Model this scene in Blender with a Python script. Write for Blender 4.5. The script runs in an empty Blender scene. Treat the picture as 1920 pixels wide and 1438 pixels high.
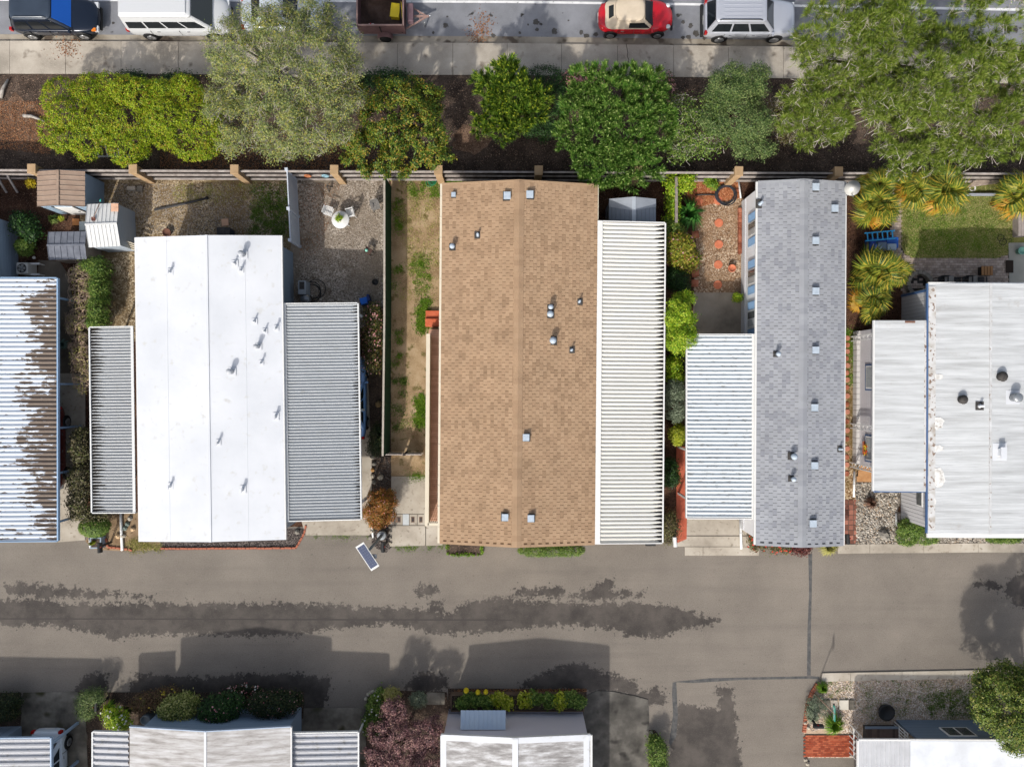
import bpy, math, random
import numpy as np
from mathutils import Vector, Matrix

# ------------------------------------------------------------------ camera, sky, sun, exposure
SC = bpy.context.scene
CH, PPM = 40.0, 34.0                       # camera height above the ground; photo pixels per metre on the ground
cam = bpy.data.cameras.new('camera')
cam.sensor_width = 36.0
cam.lens = 36.0 * PPM * CH / 1920.0
cam.clip_start, cam.clip_end = 0.5, 2000
camo = bpy.data.objects.new('camera', cam)
SC.collection.objects.link(camo)
camo.location = (0, 0, CH)
camo.rotation_euler = (0, 0, 0)
SC.camera = camo

SHX, SHY = 0.43, 1.15                      # shadow offset per metre of height
wd = bpy.data.worlds.new('World')
SC.world = wd
wd.use_nodes = True
wn = wd.node_tree
bgn = wn.nodes['Background']
sky = wn.nodes.new('ShaderNodeTexSky')
sky.sky_type = 'NISHITA'
sky.sun_disc = False
sky.sun_elevation = math.atan(1 / math.hypot(SHX, SHY))
sky.sun_rotation = math.atan2(-SHX, -SHY)
sky.air_density, sky.dust_density, sky.ozone_density = 1.0, 4.0, 1.0
hs = wn.nodes.new('ShaderNodeHueSaturation')          # a thin veil of bright cloud: paler blue
hs.inputs['Saturation'].default_value = 0.6
wn.links.new(sky.outputs['Color'], hs.inputs['Color'])
wn.links.new(hs.outputs['Color'], bgn.inputs['Color'])
bgn.inputs['Strength'].default_value = 0.15
sl = bpy.data.lights.new('sun', 'SUN')
sl.energy, sl.angle, sl.color = 2.9, math.radians(1.2), (1.0, 0.95, 0.87)
slo = bpy.data.objects.new('sun', sl)
SC.collection.objects.link(slo)
slo.rotation_euler = Vector((SHX, SHY, -1)).to_track_quat('-Z', 'Y').to_euler()
slo.location = (-20, -50, 60)
vs = SC.view_settings
vs.view_transform, vs.look, vs.gamma, vs.use_curve_mapping = 'Standard', 'None', 1.0, False
vs.exposure = 0.32

# ------------------------------------------------------------------ helpers
R = random.Random(7)
NR = np.random.default_rng(11)
COL = SC.collection

def P(px, py, z=0.0):                      # photo pixel seen at height z -> world point
    k = (1 - z / CH) / PPM
    return Vector(((px - 960) * k, (719 - py) * k, z))

def rad(d):
    return math.radians(d)

def lin(v):
    v = v / 255.0
    return v / 12.92 if v <= 0.04045 else ((v + 0.055) / 1.055) ** 2.4

def c(r, g, b, k=0.8):
    return (lin(r) * k, lin(g) * k, lin(b) * k, 1.0)

# ---- node materials
class NT:
    def __init__(s, name):
        s.m = bpy.data.materials.new(name)
        s.m.use_nodes = True
        s.t = s.m.node_tree
        s.t.nodes.clear()
    def n(s, typ, ins=None, **props):
        nd = s.t.nodes.new('ShaderNode' + typ)
        for k, v in props.items():
            setattr(nd, k, v)
        for k, v in (ins or {}).items():
            s.put(nd.inputs[k], v)
        return nd
    def put(s, sock, v):
        if isinstance(v, bpy.types.NodeSocket):
            s.t.links.new(v, sock)
        elif isinstance(v, bpy.types.Node):
            s.t.links.new(v.outputs[0], sock)
        else:
            sock.default_value = v
    def math(s, op, a, b=0.0, clamp=False):
        nd = s.n('Math', {0: a, 1: b}, operation=op)
        nd.use_clamp = clamp
        return nd.outputs[0]
    def mix(s, f, a, b, blend='MIX'):
        nd = s.n('Mix', data_type='RGBA', blend_type=blend)
        s.put(nd.inputs[0], f); s.put(nd.inputs[6], a); s.put(nd.inputs[7], b)
        return nd.outputs[2]
    def noise(s, vec, scale, detail=4, rough=0.55, w=None):
        nd = s.n('TexNoise', {'Scale': scale, 'Detail': detail, 'Roughness': rough})
        if vec is not None:
            s.put(nd.inputs['Vector'], vec)
        return nd.outputs[0]
    def step(s, v, lo, hi):
        nd = s.n('MapRange', {0: v, 1: lo, 2: hi, 3: 0.0, 4: 1.0}, interpolation_type='SMOOTHSTEP')
        return nd.outputs[0]
    def ramp(s, f, cols, lo=0.3, hi=0.7):
        nd = s.n('ValToRGB', {0: f})
        e = nd.color_ramp.elements
        k = len(cols)
        while len(e) < k:
            e.new(0.5)
        for i, cc in enumerate(cols):
            e[i].position = lo + (hi - lo) * i / max(1, k - 1)
            e[i].color = cc
        return nd.outputs[0]
    def pos(s):
        return s.n('NewGeometry').outputs['Position']
    def obj(s):
        return s.n('TexCoord').outputs['Object']
    def out(s, sh):
        o = s.n('OutputMaterial')
        s.t.links.new(sh.outputs[0], o.inputs['Surface'])
        return s.m
    def bsdf(s, col, rough=0.8, spec=0.3, metal=0.0, normal=None, **kw):
        b = s.n('BsdfPrincipled', {'Roughness': rough, 'Metallic': metal, 'Specular IOR Level': spec})
        s.put(b.inputs['Base Color'], col)
        if normal is not None:
            s.put(b.inputs['Normal'], normal)
        for k, v in kw.items():
            s.put(b.inputs[k], v)
        return b
    def bump(s, h, strength=0.3, dist=0.02):
        return s.n('Bump', {'Height': h, 'Strength': strength, 'Distance': dist}).outputs[0]

_mc = {}
def mat(name, cols, rough=0.8, scale=1.5, detail=5, spec=0.3, bump=0.0, bscale=40, fleck=None, metal=0.0, lo=0.32, hi=0.68, world=True, fleck2=None, coat=0.0):
    if name in _mc:
        return _mc[name]
    if not isinstance(cols, list):
        cols = [cols]
    t = NT(name)
    vec = t.pos() if world else t.obj()
    if len(cols) == 1:
        k = cols[0]
        cols = [tuple(x * 0.88 for x in k[:3]) + (1,), tuple(min(1, x * 1.1) for x in k[:3]) + (1,)]
    colr = t.ramp(t.noise(vec, scale, detail, 0.6), cols, lo, hi)
    for fl in (fleck, fleck2):
        if fl:
            fc, fs, lo2, hi2 = fl
            colr = t.mix(t.step(t.noise(vec, fs, 2, 0.5), lo2, hi2), colr, fc)
    nrm = t.bump(t.noise(vec, bscale, 3, 0.6), bump) if bump else None
    kw = {'Coat Weight': coat} if coat else {}
    m = t.out(t.bsdf(colr, rough, spec, metal, nrm, **kw))
    _mc[name] = m
    return m

def mat_gravel(name, cols, cell=28, base=None, bump=0.5, rough=0.9, blotch=None):
    """loose stones: voronoi cells each with a colour of its own"""
    if name in _mc:
        return _mc[name]
    t = NT(name)
    v = t.pos()
    vo = t.n('TexVoronoi', {'Vector': v, 'Scale': cell})
    sep = t.n('SeparateColor', {0: vo.outputs['Color']})
    cr = t.ramp(sep.outputs[0], cols, 0.05, 0.95)
    if base is not None:
        cr = t.mix(t.step(t.noise(v, 0.55, 4, 0.6), 0.42, 0.62), cr, base)
    if blotch is not None:
        cr = t.mix(t.math('MULTIPLY', t.step(t.noise(v, 1.3, 6, 0.7), 0.52, 0.66), 0.75), cr, blotch)
    b = t.bump(vo.outputs['Distance'], bump, -0.02)
    m = t.out(t.bsdf(cr, rough, 0.2, normal=b))
    _mc[name] = m
    return m

def mat_leaf(name, cols, trans=0.3, rough=0.5, nscale=1.2, tip=None):
    if name in _mc:
        return _mc[name]
    t = NT(name)
    g = t.n('NewGeometry')
    f = t.math('ADD', t.math('MULTIPLY', g.outputs['Random Per Island'], 0.62), t.math('MULTIPLY', t.noise(g.outputs['Position'], nscale, 3, 0.6), 0.38))
    colr = t.ramp(f, cols, 0.2, 0.8)
    b = t.bsdf(colr, rough, 0.25)
    tr = t.n('BsdfTranslucent', {'Color': colr})
    mx = t.n('MixShader', {0: trans * .62, 1: b.outputs[0], 2: tr.outputs[0]})
    m = t.out(mx)
    _mc[name] = m
    return m

def mat_island(name, cols, rough=0.85, spec=0.2):
    if name in _mc:
        return _mc[name]
    t = NT(name)
    g = t.n('NewGeometry')
    m = t.out(t.bsdf(t.mix(t.math('MULTIPLY', t.noise(g.outputs['Position'], 25, 3), 0.35), t.ramp(g.outputs['Random Per Island'], cols, 0.0, 1.0), cols[0]), rough, spec))
    _mc[name] = m
    return m

def plain(name, col, rough=0.5, spec=0.4, metal=0.0, coat=0.0):
    return mat(name, [tuple(x * 0.95 for x in col[:3]) + (1,), col], rough, 3, 3, spec, metal=metal, coat=coat)

def glass(name, col=(0.02, 0.025, 0.03, 1), rough=0.06):
    if name in _mc:
        return _mc[name]
    t = NT(name)
    m = t.out(t.bsdf(col, rough, 0.8))
    _mc[name] = m
    return m

# ---- meshes
class MB:
    def __init__(s):
        s.v, s.f, s.mi, s.sm = [], [], [], []
        s.cur = 0
    def add(s, vs, fs, smooth=False):
        b = len(s.v)
        s.v += [tuple(x) for x in vs]
        for f in fs:
            s.f.append(tuple(b + i for i in f)); s.mi.append(s.cur); s.sm.append(smooth)
        return s
    def box(s, cx, cy, cz, sx, sy, sz, rz=0.0, tilt=None):
        ca, sa = math.cos(rz), math.sin(rz)
        vs = []
        for dz in (-.5, .5):
            for dx, dy in ((-.5, -.5), (.5, -.5), (.5, .5), (-.5, .5)):
                x, y = dx * sx, dy * sy
                vs.append((cx + x * ca - y * sa, cy + x * sa + y * ca, cz + dz * sz))
        return s.add(vs, [(3, 2, 1, 0), (4, 5, 6, 7), (0, 1, 5, 4), (1, 2, 6, 5), (2, 3, 7, 6), (3, 0, 4, 7)])
    def bar(s, a, b, w, h, up=(0, 0, 1)):
        a, b = Vector(a), Vector(b)
        d = (b - a).normalized()
        u = Vector(up)
        if abs(d.dot(u)) > 0.98:
            u = Vector((0, 1, 0))
        sd = d.cross(u).normalized(); u2 = sd.cross(d)
        vs = []
        for p in (a, b):
            for i, j in ((-.5, -.5), (.5, -.5), (.5, .5), (-.5, .5)):
                vs.append(p + sd * (i * w) + u2 * (j * h))
        return s.add(vs, [(0, 1, 2, 3), (7, 6, 5, 4), (4, 5, 1, 0), (5, 6, 2, 1), (6, 7, 3, 2), (7, 4, 0, 3)])
    def prism(s, pts, z0, z1):
        n = len(pts)
        ar = sum(pts[i][0] * pts[(i + 1) % n][1] - pts[(i + 1) % n][0] * pts[i][1] for i in range(n))
        if ar < 0:
            pts = pts[::-1]
        vs = [(p[0], p[1], z0) for p in pts] + [(p[0], p[1], z1) for p in pts]
        fs = [tuple(range(n, 2 * n)), tuple(range(n - 1, -1, -1))] + [(i, (i + 1) % n, n + (i + 1) % n, n + i) for i in range(n)]
        return s.add(vs, fs)
    def tube(s, pts, rs, n=6, cap=True, smooth=True):
        pts = [Vector(p) for p in pts]
        if not isinstance(rs, (list, tuple)):
            rs = [rs] * len(pts)
        vs, fs = [], []
        u = None
        for i, p in enumerate(pts):
            d = (pts[min(i + 1, len(pts) - 1)] - pts[max(i - 1, 0)])
            d = d.normalized() if d.length > 1e-9 else Vector((0, 0, 1))
            if u is None:
                u = d.orthogonal().normalized()
            else:
                u = u - d * u.dot(d)
                u = u.normalized() if u.length > 1e-6 else d.orthogonal().normalized()
            w = d.cross(u)
            for k in range(n):
                a = 2 * math.pi * k / n
                vs.append(p + (u * math.cos(a) + w * math.sin(a)) * rs[i])
        for i in range(len(pts) - 1):
            for k in range(n):
                k2 = (k + 1) % n
                fs.append((i * n + k, i * n + k2, (i + 1) * n + k2, (i + 1) * n + k))
        if cap:
            fs.append(tuple(range(n - 1, -1, -1)))
            fs.append(tuple((len(pts) - 1) * n + k for k in range(n)))
        return s.add(vs, fs, smooth)
    def lathe(s, prof, cx=0, cy=0, cz=0, n=16, ax='z', smooth=True):
        vs, fs = [], []
        for r, h in prof:
            for k in range(n):
                a = 2 * math.pi * k / n
                x, y = r * math.cos(a), r * math.sin(a)
                vs.append((cx + x, cy + y, cz + h) if ax == 'z' else ((cx + x, cy + h, cz + y) if ax == 'y' else (cx + h, cy + x, cz + y)))
        for i in range(len(prof) - 1):
            for k in range(n):
                k2 = (k + 1) % n
                q = (i * n + k, i * n + k2, (i + 1) * n + k2, (i + 1) * n + k)
                fs.append(q if ax != 'y' else q[::-1])
        fs.append(tuple(range(n - 1, -1, -1)) if ax != 'y' else tuple(range(n)))
        e = (len(prof) - 1) * n
        fs.append(tuple(e + k for k in range(n)) if ax != 'y' else tuple(e + k for k in range(n - 1, -1, -1)))
        return s.add(vs, fs, smooth)
    def quad(s, a, b, c_, d):
        return s.add([a, b, c_, d], [(0, 1, 2, 3)])
    def mesh(s, name, mats):
        me = bpy.data.meshes.new(name)
        me.from_pydata(s.v, [], s.f)
        for m in (mats if isinstance(mats, (list, tuple)) else [mats]):
            me.materials.append(m)
        me.polygons.foreach_set('material_index', s.mi)
        me.polygons.foreach_set('use_smooth', s.sm)
        me.update()
        return me
    def build(s, name, mats, parent=None, loc=None, rz=0.0, **tags):
        return link(name, s.mesh(name, mats), parent, loc, rz, **tags)

def link(name, me, parent=None, loc=None, rz=0.0, **tags):
    o = bpy.data.objects.new(name, me)
    COL.objects.link(o)
    if parent is not None:
        o.parent = parent
    if loc is not None:
        o.location = loc
    if rz:
        o.rotation_euler = (0, 0, rz)
    for k, v in tags.items():
        o[k] = v
    return o

def thing(name, label, cat, loc=(0, 0, 0), rz=0.0, group=None):
    t = {'label': label, 'category': cat}
    if group:
        t['group'] = group
    return link(name, None, None, loc, rz, **t)

def copy_tree(o, label=None, loc=None, rz=None):
    r = o.copy(); COL.objects.link(r)
    if label: r['label'] = label
    if loc is not None: r.location = loc
    if rz is not None: r.rotation_euler = (0, 0, rz)
    for ch in list(o.children):
        d = ch.copy(); COL.objects.link(d); d.parent = r
        for g in list(ch.children):
            e = g.copy(); COL.objects.link(e); e.parent = d
    return r

def bevel(o, w=0.02, seg=2):
    m = o.modifiers.new('bevel', 'BEVEL'); m.width = w; m.segments = seg; m.limit_method = 'ANGLE'; m.angle_limit = rad(40)
    return o

def npmesh(name, V, nper, mat_, smooth=False):
    """V: (n, nper, 3) separate polygons"""
    n = V.shape[0]
    me = bpy.data.meshes.new(name)
    me.vertices.add(n * nper)
    me.vertices.foreach_set('co', np.ascontiguousarray(V, dtype=np.float32).ravel())
    me.loops.add(n * nper)
    me.loops.foreach_set('vertex_index', np.arange(n * nper, dtype=np.int32))
    me.polygons.add(n)
    me.polygons.foreach_set('loop_start', np.arange(0, n * nper, nper, dtype=np.int32))
    try:
        me.polygons.foreach_set('loop_total', np.full(n, nper, dtype=np.int32))
    except Exception:
        pass
    for m in (mat_ if isinstance(mat_, list) else [mat_]):
        me.materials.append(m)
    me.update(calc_edges=True)
    return me

def unit(a):
    return a / np.maximum(np.linalg.norm(a, axis=-1, keepdims=True), 1e-9)

def leaf_quads(pts, axis, nrm, ln, wd_):
    axis = unit(axis)
    side = unit(np.cross(axis, nrm))
    ln = np.asarray(ln)[:, None]; w = np.asarray(wd_)[:, None]
    b = pts - axis * ln * 0.5
    return np.stack([b, pts + side * w * 0.5, pts + axis * ln * 0.5, pts - side * w * 0.5], axis=1)

def in_poly(x, y, poly):
    r = np.zeros(x.shape, bool)
    n = len(poly)
    for i in range(n):
        x0, y0 = poly[i]; x1, y1 = poly[(i + 1) % n]
        cnd = ((y0 > y) != (y1 > y))
        with np.errstate(divide='ignore', invalid='ignore'):
            xi = (x1 - x0) * (y - y0) / (y1 - y0 + 1e-12) + x0
        r ^= cnd & (x < xi)
    return r

def sdist(x, y, poly):
    d = np.full(x.shape, 1e9)
    n = len(poly)
    for i in range(n):
        x0, y0 = poly[i]; x1, y1 = poly[(i + 1) % n]
        dx, dy = x1 - x0, y1 - y0
        tt = np.clip(((x - x0) * dx + (y - y0) * dy) / (dx * dx + dy * dy + 1e-12), 0, 1)
        d = np.minimum(d, np.hypot(x - x0 - tt * dx, y - y0 - tt * dy))
    return np.where(in_poly(x, y, poly), d, -d)

def wpoly(px, z=0.0):
    return [tuple(P(a, b, z)[:2]) for a, b in px]

def rand_in(poly, n, rng=NR):
    xs = [p[0] for p in poly]; ys = [p[1] for p in poly]
    out = np.zeros((0, 2))
    while len(out) < n:
        q = np.stack([rng.uniform(min(xs), max(xs), n * 2), rng.uniform(min(ys), max(ys), n * 2)], 1)
        out = np.concatenate([out, q[in_poly(q[:, 0], q[:, 1], poly)]])
    return out[:n]

def sheet(name, px, z, m, kind='structure', parent=None):
    pts = wpoly(px)
    mb = MB()
    n = len(pts)
    ar = sum(pts[i][0] * pts[(i + 1) % n][1] - pts[(i + 1) % n][0] * pts[i][1] for i in range(n))
    if ar < 0:
        pts = pts[::-1]
    mb.add([(p[0], p[1], z) for p in pts], [tuple(range(n))])
    if parent is not None:
        return mb.build(name, m, parent)
    return mb.build(name, m, kind=kind)

def slab(name, px, z0, z1, m, kind='structure', parent=None):
    mb = MB().prism(wpoly(px), z0, z1)
    if parent is not None:
        return mb.build(name, m, parent)
    return mb.build(name, m, kind=kind)
# ------------------------------------------------------------------ materials of the ground
M_base = mat('base_soil', [c(92, 78, 64), c(120, 104, 86)], 0.95, 0.6)
M_mulch = mat('mulch', [c(56, 48, 43), c(80, 69, 61), c(104, 90, 80)], 0.95, 0.9, 9, 0.1, 0.9, 30, fleck=(c(146, 122, 106), 17, 0.6, 0.68), fleck2=(c(38, 30, 26), 12, 0.6, 0.7))
M_litter = mat('leaf_litter', [c(84, 66, 54), c(114, 91, 75), c(138, 113, 95)], 0.95, 1.2, 9, 0.1, 0.8, 34, fleck=(c(172, 142, 118), 15, 0.6, 0.68), fleck2=(c(40, 30, 26), 13, 0.6, 0.68))
M_mulch2 = mat('garden_mulch', [c(54, 38, 31), c(84, 60, 48), c(112, 82, 64)], 0.95, 1.1, 9, 0.1, 0.9, 36, fleck=(c(150, 118, 96), 19, 0.62, 0.7), fleck2=(c(30, 21, 17), 14, 0.58, 0.66))
M_redmulch = mat('bark_chips', [c(120, 64, 40), c(168, 100, 64), c(200, 140, 96)], 0.95, 3, 9, 0.1, 0.9, 40, fleck=(c(226, 176, 132), 20, 0.6, 0.68))
M_gravelA = mat_gravel('tan_gravel', [c(92, 76, 54), c(140, 120, 92), c(172, 152, 122), c(206, 190, 162)], 15, base=c(128, 108, 78), blotch=c(88, 72, 52))
M_gravelB = mat_gravel('grey_gravel', [c(100, 90, 78), c(146, 134, 120), c(174, 162, 148), c(204, 194, 182)], 16, base=c(138, 125, 110), blotch=c(104, 88, 72))
M_gravelC = mat_gravel('garden_gravel', [c(104, 76, 54), c(150, 118, 90), c(188, 160, 130), c(226, 208, 184)], 14, base=c(150, 120, 92), blotch=c(104, 78, 58))
M_gravelD = mat_gravel('pink_gravel', [c(150, 128, 108), c(190, 168, 146), c(212, 194, 174), c(236, 224, 212)], 13, base=c(196, 172, 148), blotch=c(146, 124, 96))
M_sand = mat('sandy_dirt', [c(132, 108, 80), c(166, 142, 110), c(188, 165, 134)], 0.95, 0.9, 8, 0.1, 0.5, 22, fleck=(c(112, 100, 62), 2.2, 0.56, 0.7), fleck2=(c(206, 186, 156), 26, 0.6, 0.7))
M_lawn = mat('lawn_soil', [c(116, 120, 58), c(152, 148, 90), c(186, 176, 120)], 0.95, 0.7, 8, 0.1, 0.6, 30)
M_conc = mat('concrete', [c(160, 151, 138), c(182, 173, 159), c(198, 190, 177)], 0.9, 0.7, 9, 0.15, 0.15, 60, fleck=(c(150, 140, 126), 5, 0.58, 0.75))
M_walk = mat('sidewalk_concrete', [c(158, 150, 138), c(184, 175, 162), c(204, 196, 183)], 0.9, 0.55, 9, 0.15, 0.15, 60, fleck=(c(132, 122, 110), 1.4, 0.6, 0.75), fleck2=(c(206, 198, 184), 24, 0.6, 0.72))
M_conc_dirty = mat('stained_concrete', [c(82, 78, 72), c(124, 118, 108), c(160, 153, 141)], 0.9, 0.8, 9, 0.15, 0.15, 60, fleck=(c(72, 70, 48), 0.9, 0.55, 0.75))
M_conc_dark = mat('dark_concrete', [c(92, 84, 74), c(122, 113, 101), c(140, 131, 118)], 0.9, 0.8, 9, 0.15, 0.15, 60)
M_streetA = mat('street_asphalt', [c(126, 128, 133), c(138, 140, 146), c(150, 152, 158)], 0.9, 0.7, 8, 0.15, 0.35, 70, fleck=(c(64, 62, 60), 1.6, 0.66, 0.72), fleck2=(c(158, 158, 158), 40, 0.6, 0.7))
M_gutter = mat('gutter_concrete', [c(122, 113, 100), c(158, 149, 135), c(180, 171, 156)], 0.9, 0.6, 9, 0.15, 0.2, 50, fleck=(c(98, 88, 78), 1.3, 0.55, 0.66))
M_linewhite = mat('road_paint', [c(226, 226, 226), c(244, 244, 244)], 0.8, 3, 6, fleck=(c(170, 170, 170), 8, 0.62, 0.72))
M_tar = mat('tar_seal', [c(86, 87, 88, .6), c(102, 102, 102, .6), c(120, 118, 115, .6)], 0.8, 4, 6, 0.2)
M_joint = plain('joint_dark', c(84, 78, 70), 0.95)
M_terra = mat('terracotta', [c(204, 118, 86), c(222, 136, 102)], 0.85, 4, 5, 0.2, fleck=(c(196, 120, 92), 9, 0.6, 0.7))
M_terra_old = mat('old_terracotta', [c(120, 66, 46), c(168, 104, 80), c(196, 134, 108)], 0.9, 2.2, 5, 0.2)
M_brickpave = mat_island('brick_paving', [c(150, 70, 46), c(176, 88, 58), c(190, 106, 74), c(160, 80, 56)])
M_paver = mat_island('grey_pavers', [c(146, 126, 112), c(164, 144, 128), c(178, 158, 142), c(152, 134, 122)])
M_brick_edge = mat_island('brick_edging', [c(150, 84, 64), c(178, 108, 84), c(196, 136, 112)])

# ------------------------------------------------------------------ ground
g = MB().add([(-150, -150, -.2), (150, -150, -.2), (150, 150, -.2), (-150, 150, -.2)], [(0, 1, 2, 3)])
g.build('ground', M_base, kind='structure')

# public street, gutter, painted line
sheet('street', [(-400, -700), (2400, -700), (2400, 92), (1480, 74), (960, 67), (0, 64), (-400, 62)], -.12, M_streetA)
sheet('gutter', [(-400, 61), (0, 63), (480, 65), (960, 67), (1480, 74), (1750, 82), (2400, 95), (2400, 120), (1750, 95), (1480, 90), (960, 83), (480, 80), (0, 79), (-400, 78)], -.116, M_gutter)
sheet('line_marking', [(-400, -6), (400, -3), (960, 0), (1480, 7), (2300, 21), (2300, 26), (1480, 11.5), (960, 4.5), (400, 1.5), (-400, -1)], -.112, M_linewhite)

def yk(x): return float(np.interp(x, [-400, 0, 480, 960, 1480, 1750, 2400], [76, 77, 79, 81.5, 88, 94, 112]))
def ys(x): return float(np.interp(x, [-400, 0, 480, 960, 1480, 1750, 2400], [137, 138.5, 140, 141, 147, 153, 170]))
walk = link('sidewalk', None, kind='structure')
sh_ = [-190, -85, 18, 123, 227, 335, 440, 545, 640, 745, 849, 951, 1053, 1158, 1263, 1366, 1469, 1572, 1675, 1778, 1880, 1990, 2100]
for a, b in zip(sh_[:-1], sh_[1:]):
    g = .35
    mb = MB().prism(wpoly([(a + g, yk(a)), (b - g, yk(b)), (b - g, ys(b)), (a + g, ys(a))]), -.12, 0.004 + R.uniform(-.004, .006))
    mb.build('paving_slab', M_walk, walk)
sheet('walk_bed', [(-400, 79), (0, 80), (960, 84), (1480, 91), (1750, 97), (2400, 115), (2400, 172), (1750, 155), (1480, 149), (960, 143), (0, 140.5), (-400, 139)], -.02, M_joint)
# crack across one slab
mb = MB(); pts = [(1174, 83), (1177, 100), (1176, 106), (1179, 113), (1177, 122), (1174, 133), (1176, 141)]
for (a, b), (c2, d) in zip(pts[:-1], pts[1:]):
    p, q = P(a, b), P(c2, d)
    w = .018
    mb.quad((p.x - w, p.y, .0135), (q.x - w, q.y, .0135), (q.x + w, q.y, .0135), (p.x + w, p.y, .0135))
mb.build('crack', M_joint, walk)
# oil spots on the street
M_oil = mat('oil_stain', [c(70, 66, 62), c(92, 90, 88)], 0.6, 5, 5)
mb = MB()
for (x, y, r) in [(1005, 40, 7), (1007, 54, 4), (1039, 57, 7), (835, 46, 6), (838, 30, 2.5), (1066, 37, 2), (990, 45, 2), (1282, 40, 4), (1296, 47, 5), (1306, 62, 7), (1292, 68, 5), (1281, 69, 4), (1322, 69, 5), (812, 60, 3), (880, 47, 3), (906, 60, 3), (925, 66, 5), (975, 60, 3), (1090, 60, 5), (1100, 66, 6), (1118, 63, 5), (1135, 68, 4), (210, 42, 3)]:
    p = P(x, y)
    k = 12
    mb.add([(p.x + r / PPM * R.uniform(.6, 1.2) * math.cos(2 * math.pi * i / k), p.y + r / PPM * R.uniform(.5, 1.1) * math.sin(2 * math.pi * i / k), -.107) for i in range(k)], [tuple(range(k))])
mb.build('oil_stains', M_oil, kind='structure')

# planting strip and private plots (soil), then what lies on them
sheet('planting_strip', [(-400, 138), (0, 139.5), (960, 142), (1480, 148), (1750, 154), (2400, 171), (2400, 345), (-400, 338)], -.012, M_mulch)
def blob_px(cx, cy, rx, ry, k=22, j=.22):
    return [(cx + rx * R.uniform(1 - j, 1 + j) * math.cos(2 * math.pi * i / k), cy + ry * R.uniform(1 - j, 1 + j) * math.sin(2 * math.pi * i / k)) for i in range(k)]
sheet('leaf_litter_patch', blob_px(38, 228, 62, 46), -.008, M_litter)
sheet('leaf_litter_patch', blob_px(885, 262, 34, 28), -.008, M_litter)
sheet('yard_soil', [(-400, 337), (2400, 345), (2400, 1040), (-400, 1040)], -.008, M_mulch2)
sheet('gravel_yard', [(150, 336), (556, 337), (566, 420), (566, 600), (470, 640), (190, 640), (196, 490), (150, 420)], -.004, M_gravelA)
sheet('gravel_yard', [(556, 337), (729, 337), (733, 500), (728, 600), (640, 625), (530, 640)], 0.0, M_gravelB)
sheet('dirt_yard', [(733, 337), (860, 337), (860, 905), (729, 900)], -.004, M_sand)
sheet('gravel_yard', [(1302, 392), (1340, 376), (1395, 372), (1400, 552), (1300, 552), (1306, 470)], -.004, M_gravelC)
sheet('bark_bed', [(1285, 334), (1384, 336), (1390, 372), (1345, 378), (1300, 392), (1290, 372)], -.003, M_redmulch)
sheet('gravel_yard', [(1580, 620), (1615, 620), (1612, 1025), (1575, 1025)], -.004, mat_gravel('path_gravel', [c(96, 70, 46), c(140, 110, 78), c(176, 150, 116), c(206, 186, 156)], 15, base=c(110, 92, 52)))
slab('concrete_pad', [(1300, 549), (1398, 549), (1398, 640), (1300, 640)], -.05, .03, mat('pad_concrete', [c(140, 128, 114), c(164, 152, 136), c(178, 166, 150)], 0.9, 0.8, 9, 0.15, 0.15, 60))
slab('concrete_pad', [(72, 488), (112, 490), (125, 510), (140, 575), (140, 720), (100, 720), (72, 600)], -.05, .02, M_conc_dark)
slab('driveway', [(-60, 700), (160, 700), (160, 1012), (110, 1016), (-60, 1016)], -.05, .035, M_conc)
slab('driveway', [(540, 690), (689, 690), (697, 860), (697, 1003), (574, 1003), (560, 960)], -.05, .035, M_conc)
sheet('planting_bed', [(690, 575), (733, 575), (733, 850), (735, 1020), (697, 1020), (692, 860)], .006, M_mulch)
slab('walkway', [(734, 893), (830, 893), (830, 1022), (731, 1024)], -.05, .03, M_conc)
mb = MB()
for (x0, y0, x1, y1) in [(797.5, 985, 799, 1023), (734, 984, 800, 985.4), (735, 963, 795, 964.2), (740, 964, 741.2, 984), (755, 964, 756, 984), (767, 964, 768, 984), (782, 964, 783, 984)]:
    a, b = P(x0, y0), P(x1, y1)
    mb.box((a.x + b.x) / 2, (a.y + b.y) / 2, .0305, b.x - a.x, a.y - b.y, .006)
mb.build('pavement_joints', M_joint, kind='structure')
slab('driveway', [(1284, 900), (1425, 900), (1425, 1003), (1270, 1003)], -.05, .035, M_conc)
slab('driveway', [(1268, 1005), (1425, 1005), (1425, 1024), (1266, 1024)], -.05, .033, M_conc)
kb = link('kerb_apron', None, kind='structure')
for pp in ([(1284, 1025), (1317.5, 1025), (1317.5, 1041), (1284, 1041)], [(1318.5, 1025), (1425, 1025), (1422, 1041), (1318.5, 1041)]):
    slab('kerb_block', pp, -.05, .03, M_conc, parent=kb)
slab('walkway', [(1268, 836), (1290, 838), (1287, 1010), (1268, 1018)], -.05, .045, mat('red_concrete', [c(180, 92, 68), c(200, 110, 84)], 0.8, 1.0, 7, 0.2, fleck=(c(156, 74, 54), 1.2, 0.56, 0.72)))

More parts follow.
